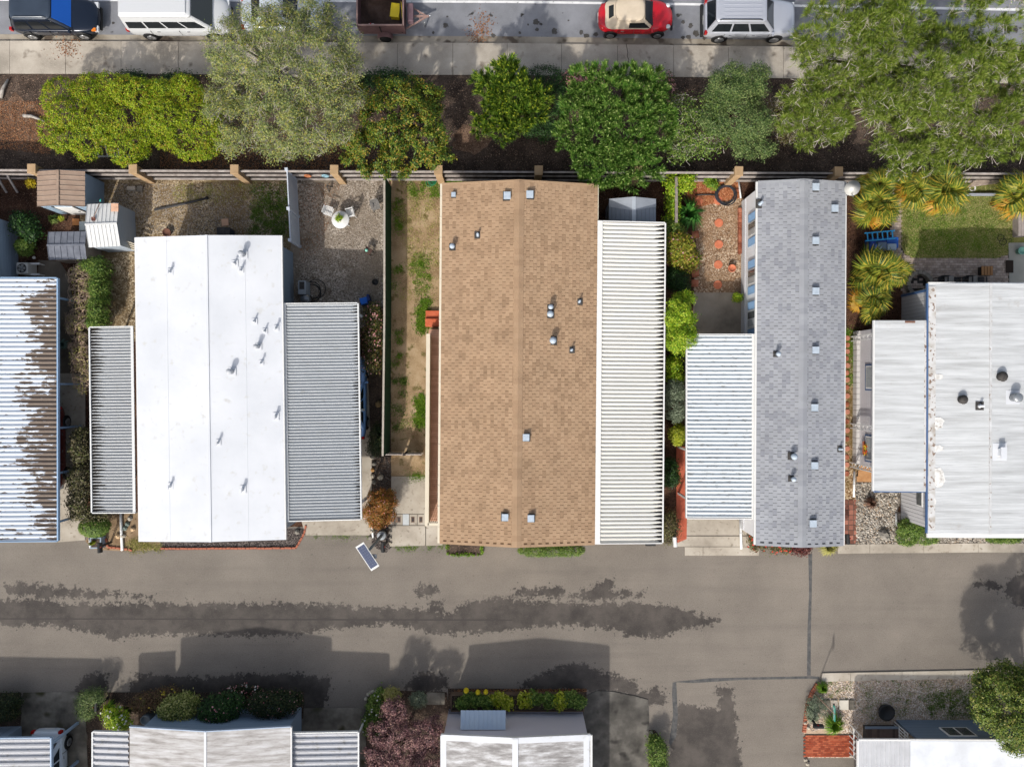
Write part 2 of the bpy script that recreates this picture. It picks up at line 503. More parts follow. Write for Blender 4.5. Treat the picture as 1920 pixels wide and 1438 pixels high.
# ------------------------------------------------------------------ park road with rain-wet patches
WET = [
 [(-60, 1128), (60, 1122), (130, 1131), (280, 1131), (480, 1131), (620, 1132), (700, 1138), (790, 1140), (850, 1150), (857, 1136), (870, 1131), (890, 1125), (940, 1119), (1000, 1127), (1100, 1130), (1200, 1131), (1255, 1134), (1300, 1148), (1352, 1162), (1345, 1168), (1280, 1180), (1240, 1195), (1180, 1195), (1150, 1180), (1080, 1172), (1000, 1176), (960, 1182), (900, 1186), (830, 1190), (780, 1180), (740, 1170), (700, 1172), (660, 1175), (600, 1181), (560, 1190), (480, 1193), (380, 1190), (340, 1189), (260, 1190), (215, 1200), (180, 1186), (130, 1178), (60, 1172), (0, 1173), (-60, 1172)],
 [(8, 1098), (40, 1094), (100, 1097), (160, 1105), (210, 1110), (290, 1117), (285, 1122), (200, 1121), (100, 1121), (15, 1117)],
 [(785, 1096), (815, 1095), (820, 1112), (800, 1121), (775, 1108)], [(808, 1130), (828, 1124), (832, 1142), (810, 1146)],
 [(962, 1105), (1050, 1099), (1062, 1108), (1050, 1120), (970, 1119)],
 [(1062, 1117), (1105, 1104), (1122, 1090), (1150, 1087), (1150, 1105), (1210, 1112), (1200, 1122), (1150, 1120), (1120, 1126), (1070, 1123)],
 [(138, 1305), (148, 1280), (160, 1266), (185, 1261), (201, 1264), (204, 1290), (190, 1310)],
 [(238, 1310), (250, 1266), (280, 1261), (330, 1268), (400, 1268), (470, 1262), (550, 1261), (615, 1270), (620, 1290), (606, 1325), (560, 1340), (240, 1330)],
 [(757, 1294), (768, 1270), (800, 1257), (830, 1264), (845, 1292), (800, 1298)],
 [(972, 1284), (1010, 1263), (1060, 1245), (1090, 1243), (1140, 1260), (1190, 1278), (1200, 1298), (1228, 1288), (1252, 1300), (1248, 1318), (1215, 1322), (1160, 1297), (1080, 1296), (980, 1292)],
 [(1268, 1318), (1310, 1322), (1342, 1330), (1352, 1308), (1340, 1292), (1358, 1283), (1374, 1288), (1378, 1320), (1385, 1400), (1396, 1460), (1235, 1460), (1262, 1380)],
 [(1890, 1085), (1925, 1070), (1970, 1080), (1970, 1140), (1905, 1136), (1880, 1110)], [(1820, 1088), (1870, 1092), (1890, 1100), (1870, 1106), (1830, 1100)],
 [(-60, 1160), (20, 1160), (30, 1172), (-60, 1176)],
]
def axisvals(a, b, st, lo, hi):
    return np.unique(np.concatenate([np.linspace(lo, a, 6), np.arange(a, b, st), np.linspace(b, hi, 6)]))
gx = axisvals(-29.5, 29.5, .16, -60, 60)
gy = axisvals(-22.5, -8.0, .16, -40, -7.9)
X, Y = np.meshgrid(gx, gy)
wet = np.full(X.shape, -1.5)
for w in WET:
    wet = np.maximum(wet, sdist(X, Y, wpoly(w)))
wet = np.clip(wet, -1.5, 1.0)
nx, ny = len(gx), len(gy)
Vg = np.stack([X.ravel(), Y.ravel(), np.zeros(X.size)], 1)
ii = np.arange(ny - 1)[:, None] * nx + np.arange(nx - 1)[None, :]
Fg = np.stack([ii, ii + 1, ii + 1 + nx, ii + nx], -1).reshape(-1, 4)
me = bpy.data.meshes.new('road')
me.vertices.add(len(Vg)); me.vertices.foreach_set('co', Vg.astype(np.float32).ravel())
me.loops.add(Fg.size); me.loops.foreach_set('vertex_index', Fg.astype(np.int32).ravel())
me.polygons.add(len(Fg)); me.polygons.foreach_set('loop_start', np.arange(0, Fg.size, 4, dtype=np.int32))
me.update(calc_edges=True)
at = me.attributes.new('wet', 'FLOAT', 'POINT')
at.data.foreach_set('value', wet.ravel().astype(np.float32))
t = NT('park_road_asphalt')
pv = t.pos()
base = t.ramp(t.noise(pv, .35, 8, .6), [c(151, 142, 132, .5), c(162, 153, 142, .5), c(173, 163, 151, .5)], .3, .7)
base = t.mix(t.math('MULTIPLY', t.step(t.noise(pv, 21, 3, .7), .52, .66), .5), base, c(196, 188, 178, .5))
base = t.mix(t.math('MULTIPLY', t.step(t.noise(pv, 17, 3, .7), .54, .68), .5), base, c(104, 97, 90, .5))
mp = t.n('Mapping', {'Vector': pv, 'Scale': (.07, 1.3, 1.0)})
base = t.mix(t.math('MULTIPLY', t.step(t.noise(mp.outputs[0], 1.0, 5, .6), .45, .75), .3), base, c(128, 121, 114, .5))
base = t.mix(t.math('MULTIPLY', t.step(t.noise(pv, 4.5, 3, .5), .7, .74), .4), base, c(92, 87, 82, .5))
base = t.mix(t.math('MULTIPLY', t.step(t.noise(pv, 1.1, 9, .7), .6, .72), .3), base, c(124, 117, 110, .5))
wv = t.n('Attribute', attribute_name='wet').outputs['Fac']
nz = t.math('MULTIPLY', t.math('SUBTRACT', t.noise(pv, 2.6, 10, .72), .5), 1.8)
nz2 = t.math('MULTIPLY', t.math('SUBTRACT', t.noise(pv, 8, 5, .65), .5), .75)
vd = t.n('TexVoronoi', {'Vector': pv, 'Scale': 3.4, 'Randomness': 1.0})
vsel = t.step(t.n('SeparateColor', {0: vd.outputs['Color']}).outputs[1], .62, .66)
vrad = t.math('MULTIPLY', t.math('ADD', wv, .75), .3)
dots = t.math('MULTIPLY', vsel, t.step(t.math('SUBTRACT', t.math('ADD', vrad, t.math('MULTIPLY', t.math('SUBTRACT', t.noise(pv, 14, 3), .5), .25)), vd.outputs['Distance']), -.01, .03))
wm = t.math('MAXIMUM', t.step(t.math('ADD', t.math('ADD', wv, nz), nz2), -.07, .09), dots)
wetc = t.mix(t.step(t.noise(pv, .7, 7, .65), .3, .7), c(70, 65, 62, .6), c(104, 97, 91, .62))
wetc = t.mix(t.math('MULTIPLY', t.step(t.noise(pv, 20, 3, .7), .55, .68), .45), wetc, c(132, 124, 116, .6))
colr = t.mix(wm, base, wetc)
rg = t.n('MapRange', {0: wm, 1: 0.0, 2: 1.0, 3: 0.92, 4: 0.62})
M_road = t.out(t.bsdf(colr, 0.9, 0.2, normal=t.bump(t.noise(pv, 70, 3, .7), .35)))
M_road.node_tree.links.new(rg.outputs[0], [n for n in M_road.node_tree.nodes if n.type == 'BSDF_PRINCIPLED'][0].inputs['Roughness'])
me.materials.append(M_road)
link('road', me, kind='structure')
# sealed seams in the asphalt
for pl in ([(1515.5, 1038), (1523, 1038), (1522, 1110), (1520.5, 1180), (1520, 1266), (1513, 1266), (1514, 1180), (1517, 1110)],
           [(1261, 1279), (1268, 1278), (1271, 1340), (1268, 1380), (1258, 1396), (1254, 1392), (1262, 1340), (1260, 1300)],
           [(1262, 1278), (1330, 1271), (1380, 1270), (1520, 1267), (1536, 1268), (1536, 1273), (1520, 1272), (1390, 1274), (1300, 1280)],
           [(-60, 1158.5), (300, 1159), (620, 1160), (960, 1161), (960, 1163), (620, 1162.6), (300, 1161.4), (-60, 1160.6)]):
    sheet('road_seam', pl, .004, M_tar if pl[0][0] > 0 else plain('old_seam', c(76, 70, 67, .6), .8))

# beds and pads along the road
M_darkbed = mat_gravel('dark_chippings', [c(34, 30, 30), c(60, 54, 52), c(92, 84, 80), c(128, 118, 112)], 22)
sheet('planting_bed', [(300, 990), (575, 990), (569, 1003), (556, 1029), (300, 1031)], .008, M_darkbed)
sheet('planting_bed', [(182, 960), (305, 960), (304, 1030), (230, 1033), (175, 1030), (160, 1014), (170, 1000)], .006, mat('bare_soil', [c(122, 100, 78), c(150, 128, 102), c(170, 148, 120)], 0.95, 1.5, 8, 0.1, 0.5, 26, fleck=(c(94, 74, 56), 6, .58, .68)))
sheet('planting_bed', [(697, 1000), (735, 1000), (736, 1024), (724, 1036), (706, 1028), (697, 1018)], .01, M_darkbed)
for nm, pts, z0 in (('brick_edging', [(302, 1028), (555, 1027), (571, 1000), (574, 984)], 0), ('brick_edging', [(199, 1008), (203, 1025), (240, 1029), (250, 1033)], 0)):
    rt = link(nm, None, kind='structure'); brick = None
    for (a, b), (c2, d) in zip(pts[:-1], pts[1:]):
        p, q = P(a, b), P(c2, d)
        L_ = (q - p).length; k = int(L_ / .21); an = math.atan2(q.y - p.y, q.x - p.x)
        for i in range(k):
            s = p.lerp(q, (i + .5) / k)
            if brick is None:
                brick = MB().box(0, 0, 0, .19, .095, .1).mesh('brick', M_brick_edge)
            o = link('brick', brick, rt, (s.x + R.uniform(-.01, .01), s.y + R.uniform(-.01, .01), .04 + R.uniform(-.01, .01)), an + R.uniform(-.08, .08))
slab('planter_bed', [(838, 1010), (906, 1010), (905, 1038), (896, 1041), (842, 1040), (837, 1034)], -.02, .05, M_mulch)
# rock bed with river stones
sheet('planting_bed', [(1605, 890), (1690, 890), (1690, 940), (1682, 960), (1682, 1019), (1606, 1021)], .008, mat_gravel('river_bed', [c(70, 66, 62), c(120, 112, 102), c(160, 150, 138)], 14))
sheet('planting_bed', [(1680, 960), (1990, 960), (1990, 1026), (1682, 1021)], .012, mat_gravel('river_bed2', [c(90, 84, 78), c(150, 140, 128), c(200, 190, 178)], 14))
kr = link('kerb', None, kind='structure')
def ky(x): return float(np.interp(x, [1565, 1660, 1780, 1860, 1920, 2050], [1029.5, 1028, 1028, 1026, 1027, 1030]))
xs_ = [1570, 1630, 1731, 1833, 1935, 2040]
for a, b in zip(xs_[:-1], xs_[1:]):
    slab('kerb_segment', [(a + .4, ky(a) - 9), (b - .4, ky(b) - 9), (b - .4, ky(b) + 8), (a + .4, ky(a) + 8)], -.05, .06 + R.uniform(-.005, .005), M_conc, parent=kr)
# south side of the road
sheet('yard_soil', [(-400, 1300), (40, 1298), (40, 1480), (-400, 1480)], .004, M_mulch)
slab('driveway', [(44, 1298), (146, 1296), (160, 1330), (168, 1500), (30, 1500), (40, 1350)], -.05, .03, M_conc_dirty)
sheet('planting_bed', [(146, 1296), (280, 1298), (570, 1296), (570, 1345), (480, 1400), (160, 1440), (164, 1380)], .006, M_mulch)
slab('driveway', [(570, 1327), (684, 1326), (690, 1500), (560, 1500)], -.05, .03, M_conc_dirty)
sheet('planting_bed', [(690, 1300), (720, 1293), (838, 1297), (842, 1330), (835, 1440), (684, 1500), (686, 1330)], .006, M_mulch)
slab('stepping_slab', [(800, 1297), (834, 1298), (834, 1320), (800, 1320)], .0, .03, M_conc_dirty)
sheet('planting_bed', [(840, 1290), (1100, 1291), (1100, 1335), (840, 1335)], .008, M_mulch)
slab('driveway', [(1094, 1335), (1102, 1302), (1120, 1294), (1150, 1296), (1190, 1304), (1215, 1311), (1217, 1340), (1214, 1500), (1094, 1500)], -.05, .035, mat('oil_dark_concrete', [c(62, 60, 57), c(92, 89, 84), c(126, 122, 115)], 0.85, 0.7, 9, 0.2, 0.15, 60, fleck=(c(48, 46, 44), 1.1, 0.56, 0.72)))
sheet('planting_bed', [(1217, 1368), (1228, 1368), (1250, 1396), (1250, 1500), (1213, 1500)], .006, M_mulch)
sheet('gravel_yard', [(1541, 1276), (1990, 1264), (1990, 1420), (1508, 1420), (1507, 1368), (1513, 1320), (1522, 1296), (1533, 1280)], .006, M_gravelD)
kr = link('kerb', None, kind='structure')
xs_ = [1540, 1594, 1690, 1789, 1890, 2000]
for a, b in zip(xs_[:-1], xs_[1:]):
    f = lambda x: 1261 - (x - 1540) * .0195
    slab('kerb_segment', [(a + .4, f(a)), (b - .4, f(b)), (b - .4, f(b) + 15), (a + .4, f(a) + 16)], -.05, .07 + R.uniform(-.005, .005), M_conc, parent=kr)
rt = link('brick_edging', None, kind='structure')
pts = [(1532, 1281), (1522, 1297), (1514, 1318), (1510, 1345), (1507, 1372)]
brick = MB().box(0, 0, 0, .1, .2, .1).mesh('brick', M_brick_edge)
for (a, b), (c2, d) in zip(pts[:-1], pts[1:]):
    p, q = P(a, b), P(c2, d); k = int((q - p).length / .115); an = math.atan2(q.y - p.y, q.x - p.x)
    for i in range(k):
        s = p.lerp(q, (i + .5) / k)
        link('brick', brick, rt, (s.x, s.y, .04 + R.uniform(-.008, .008)), an + R.uniform(-.06, .06))

def brick_field(name, px, z, bw, bh, m, basem, parent_kind='structure', rot=0.0, gap=.012, bond=True, nind=300):
    """individual bricks nearest the photo centre, the rest joined"""
    poly = wpoly(px)
    cx = sum(p[0] for p in poly) / len(poly); cy = sum(p[1] for p in poly) / len(poly)
    root = link(name, None, None, (cx, cy, 0), kind='structure')
    mb = MB(); pp = [(a - cx, b - cy) for a, b in poly]
    mb.prism(pp, z - .06, z - .012)
    mb.build('bedding', basem, root)
    xs = [p[0] for p in pp]; ysv = [p[1] for p in pp]
    cells = []
    r = 0; y = min(ysv)
    while y < max(ysv):
        x = min(xs) + (bw / 2 if (r % 2 and bond) else 0) - bw
        while x < max(xs):
            cells.append((x + bw / 2, y + bh / 2)); x += bw
        y += bh; r += 1
    ca = np.array(cells)
    ok = in_poly(ca[:, 0], ca[:, 1], pp)
    ca = ca[ok]
    order = np.argsort(np.hypot(ca[:, 0] + cx, ca[:, 1] + cy))
    meshes = [MB().box(0, 0, 0, bw - gap, bh - gap, .05).mesh('brick', m[i]) for i in range(len(m))]
    rest = MB()
    for k, i in enumerate(order):
        x, y = ca[i]
        zz = z - .025 + R.uniform(-.004, .004); j = R.randrange(len(m))
        if k < nind:
            link('brick', meshes[j], root, (x, y, zz), R.uniform(-.02, .02))
        else:
            rest.cur = j; rest.box(x, y, zz, bw - gap, bh - gap, .05, R.uniform(-.02, .02))
    if rest.v:
        rest.build('bricks', m, root, kind='stuff')
    return root

PV = [mat('paver_%d' % i, [k], 0.9, 6, 4) for i, k in enumerate([c(160, 144, 132), c(180, 163, 150), c(192, 176, 164), c(172, 156, 146)])]
BK = [mat('red_brick_%d' % i, [k], 0.9, 6, 4) for i, k in enumerate([c(146, 66, 42), c(168, 82, 54), c(182, 98, 68), c(156, 76, 52)])]
lawn_px = [(1690, 350), (1900, 350), (1900, 462), (1890, 477), (1868, 485), (1710, 484), (1696, 476), (1690, 462)]
brick_field('paver_path', [(1672, 345), (1690, 345), (1690, 462), (1696, 476), (1710, 484), (1868, 485), (1890, 478), (1894, 560), (1694, 560), (1690, 520), (1672, 470)], .02, .2, .14, PV, M_joint)
sheet('lawn', [(1690, 345), (2000, 345), (2000, 470), (1890, 478), (1868, 485), (1710, 484), (1696, 476), (1690, 462)], .006, M_lawn)
slab('patio_pad', [(1890, 456), (2000, 454), (2000, 560), (1892, 560)], -.05, .05, mat('patio', [c(150, 150, 142), c(170, 169, 160)], 0.9, 1, 6))
brick_field('brick_path', [(1508, 1376), (1603, 1376), (1603, 1416), (1506, 1418)], .05, .21, .1, BK, M_joint, bond=True)
brick_field('brick_path', [(1581, 940), (1605, 940), (1605, 1022), (1581, 1022)], .02, .28, .28, [mat('square_paver_%d' % i, [k], 0.9, 6, 4) for i, k in enumerate([c(120, 78, 64), c(150, 98, 82), c(168, 112, 94)])], M_joint, bond=False, gap=.03)
# ------------------------------------------------------------------ homes
class Frame:
    """a local rectangle read from four photo corners (tl, tr, br, bl) at height z"""
    def __init__(s, tl, tr, br, bl, z):
        p = [P(a, b, z) for a, b in (tl, tr, br, bl)]
        ctr = sum(p, Vector()) / 4
        up = ((p[0] - p[3]) + (p[1] - p[2])).normalized()
        s.rz = math.atan2(-up.x, up.y)
        s.c = Vector((ctr.x, ctr.y, 0))
        s.L = ((p[0] - p[3]).length + (p[1] - p[2]).length) / 2
        s.W = ((p[1] - p[0]).length + (p[2] - p[3]).length) / 2
    def loc(s, px, py, z=0.0):
        q = P(px, py, z) - s.c
        ca, sa = math.cos(-s.rz), math.sin(-s.rz)
        return Vector((q.x * ca - q.y * sa, q.x * sa + q.y * ca, z))

M_wwhite = mat('white_membrane', [c(218, 222, 228, .75), c(233, 236, 241, .75)], 0.5, .35, 8, 0.3, 0.6, .8, fleck=(c(216, 217, 216, .72), 2.6, .6, .8))
M_trim = plain('white_trim', c(232, 232, 230), 0.45)
M_cream = plain('cream_trim', c(226, 216, 194), 0.5)
M_bluetrim = plain('blue_trim', c(74, 104, 148), 0.5)
M_win = glass('window_glass', (0.06, 0.07, 0.075, 1), 0.05)
M_winlight = glass('curtained_glass', (0.34, 0.36, 0.37, 1), 0.08)
M_greycap = mat('vent_cap', [c(168, 182, 196), c(190, 202, 214)], 0.45, 6, 4)
M_flash = mat('dark_flashing', [c(52, 50, 50), c(80, 77, 74)], 0.8, 6, 4)
M_metal = plain('galvanised', c(170, 174, 178), 0.35, 0.5, 0.6)
M_alu = mat('pan_white', [c(222, 224, 224), c(234, 235, 234)], 0.5, .8, 5)

def mat_siding(name, col, pitch, axis, dark=.72, rough=.55):
    """lapped or grooved boards: relief from the board profile, groove colour a touch darker to help the relief"""
    if name in _mc:
        return _mc[name]
    t = NT(name)
    o = t.obj()
    sp = t.n('SeparateXYZ', {0: o})
    ph = t.math('FRACT', t.math('DIVIDE', sp.outputs['XYZ'.index(axis)], pitch))
    gr = t.math('ADD', t.step(ph, .86, .97), t.step(ph, .06, .0))
    n_ = t.noise(o, 1.1, 6, .6)
    cl = t.mix(t.math('MULTIPLY', n_, .3), col, tuple(x * .82 for x in col[:3]) + (1,))
    cl = t.mix(t.math('MULTIPLY', gr, .6), cl, tuple(x * dark for x in col[:3]) + (1,))
    h = t.math('SUBTRACT', ph, gr)
    m = t.out(t.bsdf(cl, rough, .3, normal=t.bump(h, .6, .02)))
    _mc[name] = m
    return m

def vent(kind, parent, loc, s=1.0, cols=None):
    mb = MB()
    x, y, z = 0, 0, 0
    if kind == 'square':
        mb.cur = 1; mb.box(0, 0, .015, .5 * s, .52 * s, .03)
        mb.cur = 0; mb.box(0, .0, .09, .3 * s, .32 * s, .14); mb.box(0, 0, .18, .4 * s, .42 * s, .06)
    elif kind == 'round':
        mb.cur = 1; mb.box(0, 0, .015, .5 * s, .5 * s, .03)
        mb.cur = 2; mb.lathe([(.14 * s, 0), (.14 * s, .3), (.13 * s, .31)], n=14)
        mb.cur = 0; mb.lathe([(.1 * s, .3), (.2 * s, .32), (.2 * s, .4), (.12 * s, .48), (.02, .5)], n=16)
    elif kind == 'pipe':
        mb.cur = 1; mb.box(0, 0, .012, .34 * s, .36 * s, .024)
        mb.cur = 0; mb.lathe([(.1 * s, .02), (.055 * s, .1), (.055 * s, .34), (.04 * s, .34)], n=10)
    elif kind == 'stack':
        mb.cur = 0; mb.box(0, 0, .012, .4 * s, .5 * s, .024); mb.box(0, 0, .16, .11 * s, .2 * s, .3); mb.box(0, -.02, .34, .16 * s, .32 * s, .06)
    elif kind == 'drum':
        mb.cur = 0; mb.box(0, 0, .01, .7 * s, .7 * s, .02)
        mb.cur = 2; mb.lathe([(.2 * s, 0), (.2 * s, .34), (.24 * s, .35), (.24 * s, .44), (.17 * s, .5)], n=18)
    elif kind == 'dark':
        mb.cur = 1; mb.lathe([(.2 * s, 0), (.22 * s, .18), (.24 * s, .2), (.16 * s, .3), (.03, .31)], n=14)
    o = mb.build('roof_vent', cols or [M_greycap, M_flash, M_metal], parent, loc)
    return o

def shingle_roof(fr, parent_roof, slope_fn, xa, xb, ya, yb, course, tab, mats, flip, nind, edge_mat):
    """courses of tabs running along y, from the eave (xa) to the ridge (xb)"""
    n_c = int(abs(xb - xa) / course)
    dirx = 1 if xb > xa else -1
    z0, z1 = slope_fn(xa), slope_fn(xb)
    ang = math.atan2(z1 - z0, abs(xb - xa))
    mesh = []
    ln = course * 1.06 / math.cos(ang)
    for k in range(len(mats)):
        mb = MB()
        # wedge: thick (raised) at the lower edge
        w = tab - .02
        vs = [(-ln / 2, -w / 2, .022), (ln / 2, -w / 2, .010), (ln / 2, w / 2, .010), (-ln / 2, w / 2, .022),
              (-ln / 2, -w / 2, -.004), (ln / 2, -w / 2, -.004), (ln / 2, w / 2, -.004), (-ln / 2, w / 2, -.004)]
        mb.add(vs, [(0, 1, 2, 3), (4, 5, 1, 0), (6, 7, 3, 2), (7, 4, 0, 3)])
        mesh.append(mb.mesh('shingle', mats[k]))
    items = []
    for i in range(n_c):
        x = xa + dirx * (i + .5) * course
        y = ya + (0.5 * tab if i % 2 else 0) + R.uniform(0, .04)
        while y < yb - .05:
            last = y + tab > yb + .002
            items.append((x, min(y + tab / 2, yb - tab / 2), R.choices(range(len(mats)), [5, 5, 4, 2][:len(mats)])[0], -.007 if last else 0.0))
            y += tab
    M = Matrix.Rotation(0 if dirx > 0 else math.pi, 4, 'Z') @ Matrix.Rotation(-ang, 4, 'Y')
    return items, mesh, M, slope_fn

def put_shingles(fr, roof, groups, mats, nind):
    allit = []
    for gi, (items, mesh, M, fn) in enumerate(groups):
        for (x, y, k, dz) in items:
            w = Vector((x, y, 0)); w.rotate(Matrix.Rotation(fr.rz, 3, 'Z')); w += fr.c
            allit.append((w.x * w.x + w.y * w.y, gi, x, y, k, dz))
    allit.sort()
    rest = MB()
    for n_, (d, gi, x, y, k, dz) in enumerate(allit):
        items, mesh, M, fn = groups[gi]
        z = fn(x) + .009 + dz
        if n_ < nind:
            o = link('shingle', mesh[k], roof)
            o.matrix_local = Matrix.Translation((x, y, z)) @ M
        else:
            mm = Matrix.Translation((x, y, z)) @ M
            me = mesh[k]
            rest.cur = k
            rest.add([mm @ v.co for v in me.vertices], [tuple(p.vertices) for p in me.polygons])
    rest.build('shingles', mats, roof, kind='stuff')

def gable_roof(fr, root, ze, zr, xr, m, th=.14, name='roof'):
    """two pitched slabs meeting at local x = xr"""
    W, L = fr.W / 2, fr.L / 2
    mb = MB()
    for xa, xb in ((-W, xr), (xr, W)):
        za, zb = (ze, zr) if xa == -W else (zr, ze)
        vs = [(xa, -L, za), (xb, -L, zb), (xb, L, zb), (xa, L, za), (xa, -L, za - th), (xb, -L, zb - th), (xb, L, zb - th), (xa, L, za - th)]
        fs = [(0, 1, 2, 3), (7, 6, 5, 4), (0, 4, 5, 1), (2, 6, 7, 3)]
        fs.append((3, 7, 4, 0) if xa == -W else (1, 5, 6, 2))
        mb.add(vs, fs)
    return mb.build(name, m, root)

def slopef(fr, ze, zr, xr):
    W = fr.W / 2
    return lambda x: ze + (zr - ze) * ((x + W) / (xr + W) if x < xr else (W - x) / (W - xr))

def walls(fr, root, ze, zr, xr, ov, m, mend=None, low=-.05, ovy=None):
    """four walls under a gable roof, each a part"""
    W, L = fr.W / 2 - ov, fr.L / 2 - (ov if ovy is None else ovy)
    th = .12
    f = slopef(fr, ze, zr, xr)
    zt = f(-W) - .15
    for sx in (-1, 1):
        mb = MB(); x0 = sx * W; x1 = sx * (W - th)
        a, b = min(x0, x1), max(x0, x1)
        mb.box((a + b) / 2, 0, (zt + low) / 2, th, 2 * L - 2 * th - .004, zt - low)
        mb.build('wall', m, root)
    for sy in (-1, 1):
        mb = MB(); y0 = sy * L; y1 = sy * (L - th)
        a, b = min(y0, y1), max(y0, y1)
        pr = [(-W, low), (W, low), (W, f(W) - .15), (xr, zr - .15), (-W, f(-W) - .15)]
        n = len(pr)
        vs = [(x, a, z) for x, z in pr] + [(x, b, z) for x, z in pr]
        mb.add(vs, [tuple(range(n)), tuple(range(2 * n - 1, n - 1, -1))] + [((i + 1) % n, i, n + i, n + (i + 1) % n) for i in range(n)])
        mb.build('wall', mend or m, root)

def mat_pan(name, base, dirt, L_, reach=.1, scat=.0, pitch=.23, k=6.0, vdirt=.5, mode='right', streak=0.0, ymod=None):
    """painted aluminium pan; dirt and leaf litter collected in the valley near the low edge (x -> L)"""
    t = NT(name)
    o = t.obj()
    sp = t.n('SeparateXYZ', {0: o})
    oi = t.n('ObjectInfo')
    rnd = t.math('ADD', t.math('MULTIPLY', oi.outputs['Random'], .45), t.math('MULTIPLY', t.math('SUBTRACT', t.noise(oi.outputs['Location'], .45, 2, .5), .2), .9))
    u = t.math('DIVIDE', sp.outputs[0], L_)
    vec = t.n('CombineXYZ', {0: sp.outputs[0], 1: t.math('MULTIPLY', sp.outputs[1], 2.0), 2: t.math('MULTIPLY', rnd, 93.0)})
    n1 = t.math('SUBTRACT', t.noise(vec, 1.9, 8, .68), .5)
    n2 = t.math('SUBTRACT', t.noise(vec, 12, 3, .6), .5)
    rch = reach
    if ymod:
        yy = t.math('DIVIDE', t.math('SUBTRACT', t.n('SeparateXYZ', {0: oi.outputs['Location']}).outputs[1], ymod[0]), ymod[1])
        g_ = t.math('MAXIMUM', t.math('SUBTRACT', 1.0, t.math('MULTIPLY', yy, yy)), .0)
        rch = t.math('MULTIPLY', t.math('ADD', t.math('MULTIPLY', g_, .8), .2), reach)
    edge = t.math('MULTIPLY', t.math('SUBTRACT', u, t.math('SUBTRACT', t.math('SUBTRACT', 1.0, rch), t.math('MULTIPLY', t.math('MULTIPLY', t.math('SUBTRACT', rnd, .5), rch), .8))), k)
    v = t.math('ABSOLUTE', t.math('SUBTRACT', t.math('DIVIDE', sp.outputs[1], pitch), .36))
    val = t.math('ADD', t.math('ADD', t.math('MULTIPLY', n1, 2.6 + scat), t.math('MULTIPLY', n2, .35)), edge)
    val = t.math('MAXIMUM', val, t.math('ADD', t.math('MULTIPLY', n1, 3.2), scat - 1.2))
    val = t.math('SUBTRACT', val, t.math('MULTIPLY', v, 1.6 / max(vdirt, .05)))
    if ymod:
        wp = t.n('Mapping', {'Vector': t.pos(), 'Scale': (.55, 1.0, 1.0)})
        val = t.math('ADD', val, t.math('MULTIPLY', t.math('SUBTRACT', t.noise(wp.outputs[0], .9, 6, .65), .5), 4.2))
    msk = t.step(val, -.06, .05)
    bc = t.mix(t.math('MULTIPLY', t.math('ADD', t.math('MULTIPLY', t.noise(vec, .8, 5), .5), t.math('MULTIPLY', oi.outputs['Random'], .6)), .5), base, tuple(x * .82 for x in base[:3]) + (1,))
    if streak:
        bc = t.mix(t.math('MULTIPLY', t.step(t.noise(vec, 2.6, 6, .7), .52, .7), streak), bc, c(150, 148, 142))
    dc = t.mix(t.noise(o, 40, 2), dirt, tuple(x * 1.9 for x in dirt[:3]) + (1,))
    cl = t.mix(msk, bc, dc)
    m = t.out(t.bsdf(cl, .5, .3, normal=t.bump(t.math('MULTIPLY', msk, t.noise(o, 30, 3)), .5, .03)))
    return m

def pan_cover(name_root, parent, fr, x0, x1, y0, y1, zin, zout, n, m, flip=False, h=None, frame=M_alu, tr=.07, inner=None):
    """corrugated cover: n interlocking pans laid across, water running from x0 (house) to x1 (eave)"""
    Lx = abs(x1 - x0)
    pitch = (y1 - y0) / n
    s = 1 if x1 > x0 else -1
    h = h or min(.075, pitch * .34)
    mb = MB()
    prof = [(0, h), (.06, h), (.14, 0.012), (.5, 0.0), (.58, 0.012), (.66, h), (.74, h + .012), (.9, h + .012), (1.0, h)]
    ang = math.atan2(zin - zout, Lx)
    vs, fs = [], []
    for xx in (0, Lx):
        for yy, zz in prof:
            vs.append((xx, yy * pitch, zz))
    k = len(prof)
    for i in range(k - 1):
        fs.append((i, k + i, k + i + 1, i + 1))
    mb.add(vs, fs)
    me = mb.mesh('roof_panel', m)
    for i in range(n):
        o = link('roof_panel', me, parent)
        if s > 0:
            o.matrix_local = Matrix.Translation((x0, y0 + i * pitch, zin)) @ Matrix.Rotation(ang, 4, 'Y')
        else:
            o.matrix_local = Matrix.Translation((x0, y0 + (i + 1) * pitch, zin)) @ Matrix.Rotation(math.pi, 4, 'Z') @ Matrix.Rotation(ang, 4, 'Y')
    # gutter on the eave, side fascia, ledger at the house
    g = MB()
    g.box(x1 + s * tr / 2, (y0 + y1) / 2, zout + .01, tr, y1 - y0 + .06, .17)
    g.build('gutter', frame, parent)
    for yy in (y0 - .05, y1 + .05):
        e = MB().bar((x0, yy, zin + .03), (x1, yy, zout + .03), .05, .16)
        e.build('fascia', frame, parent)
    if inner:
        e = MB().bar((x0 + s * inner / 2, y0 - .03, zin + h + .02), (x0 + s * inner / 2, y1 + .03, zin + h + .02), inner, .03)
        e.build('flashing', frame, parent)
    b = MB().bar((x1 - s * .14, y0, zout - .12), (x1 - s * .14, y1, zout - .12), .08, .16)
    b.build('beam', frame, parent)
    return me

def posts(parent, pts, z, m, w=.09, name='post'):
    mesh = {}
    for p in pts:
        mb = MB().box(p[0], p[1], z / 2, w, w, z)
        mb.build(name, m, parent)

GRP_H = 'manufactured homes along the park road'
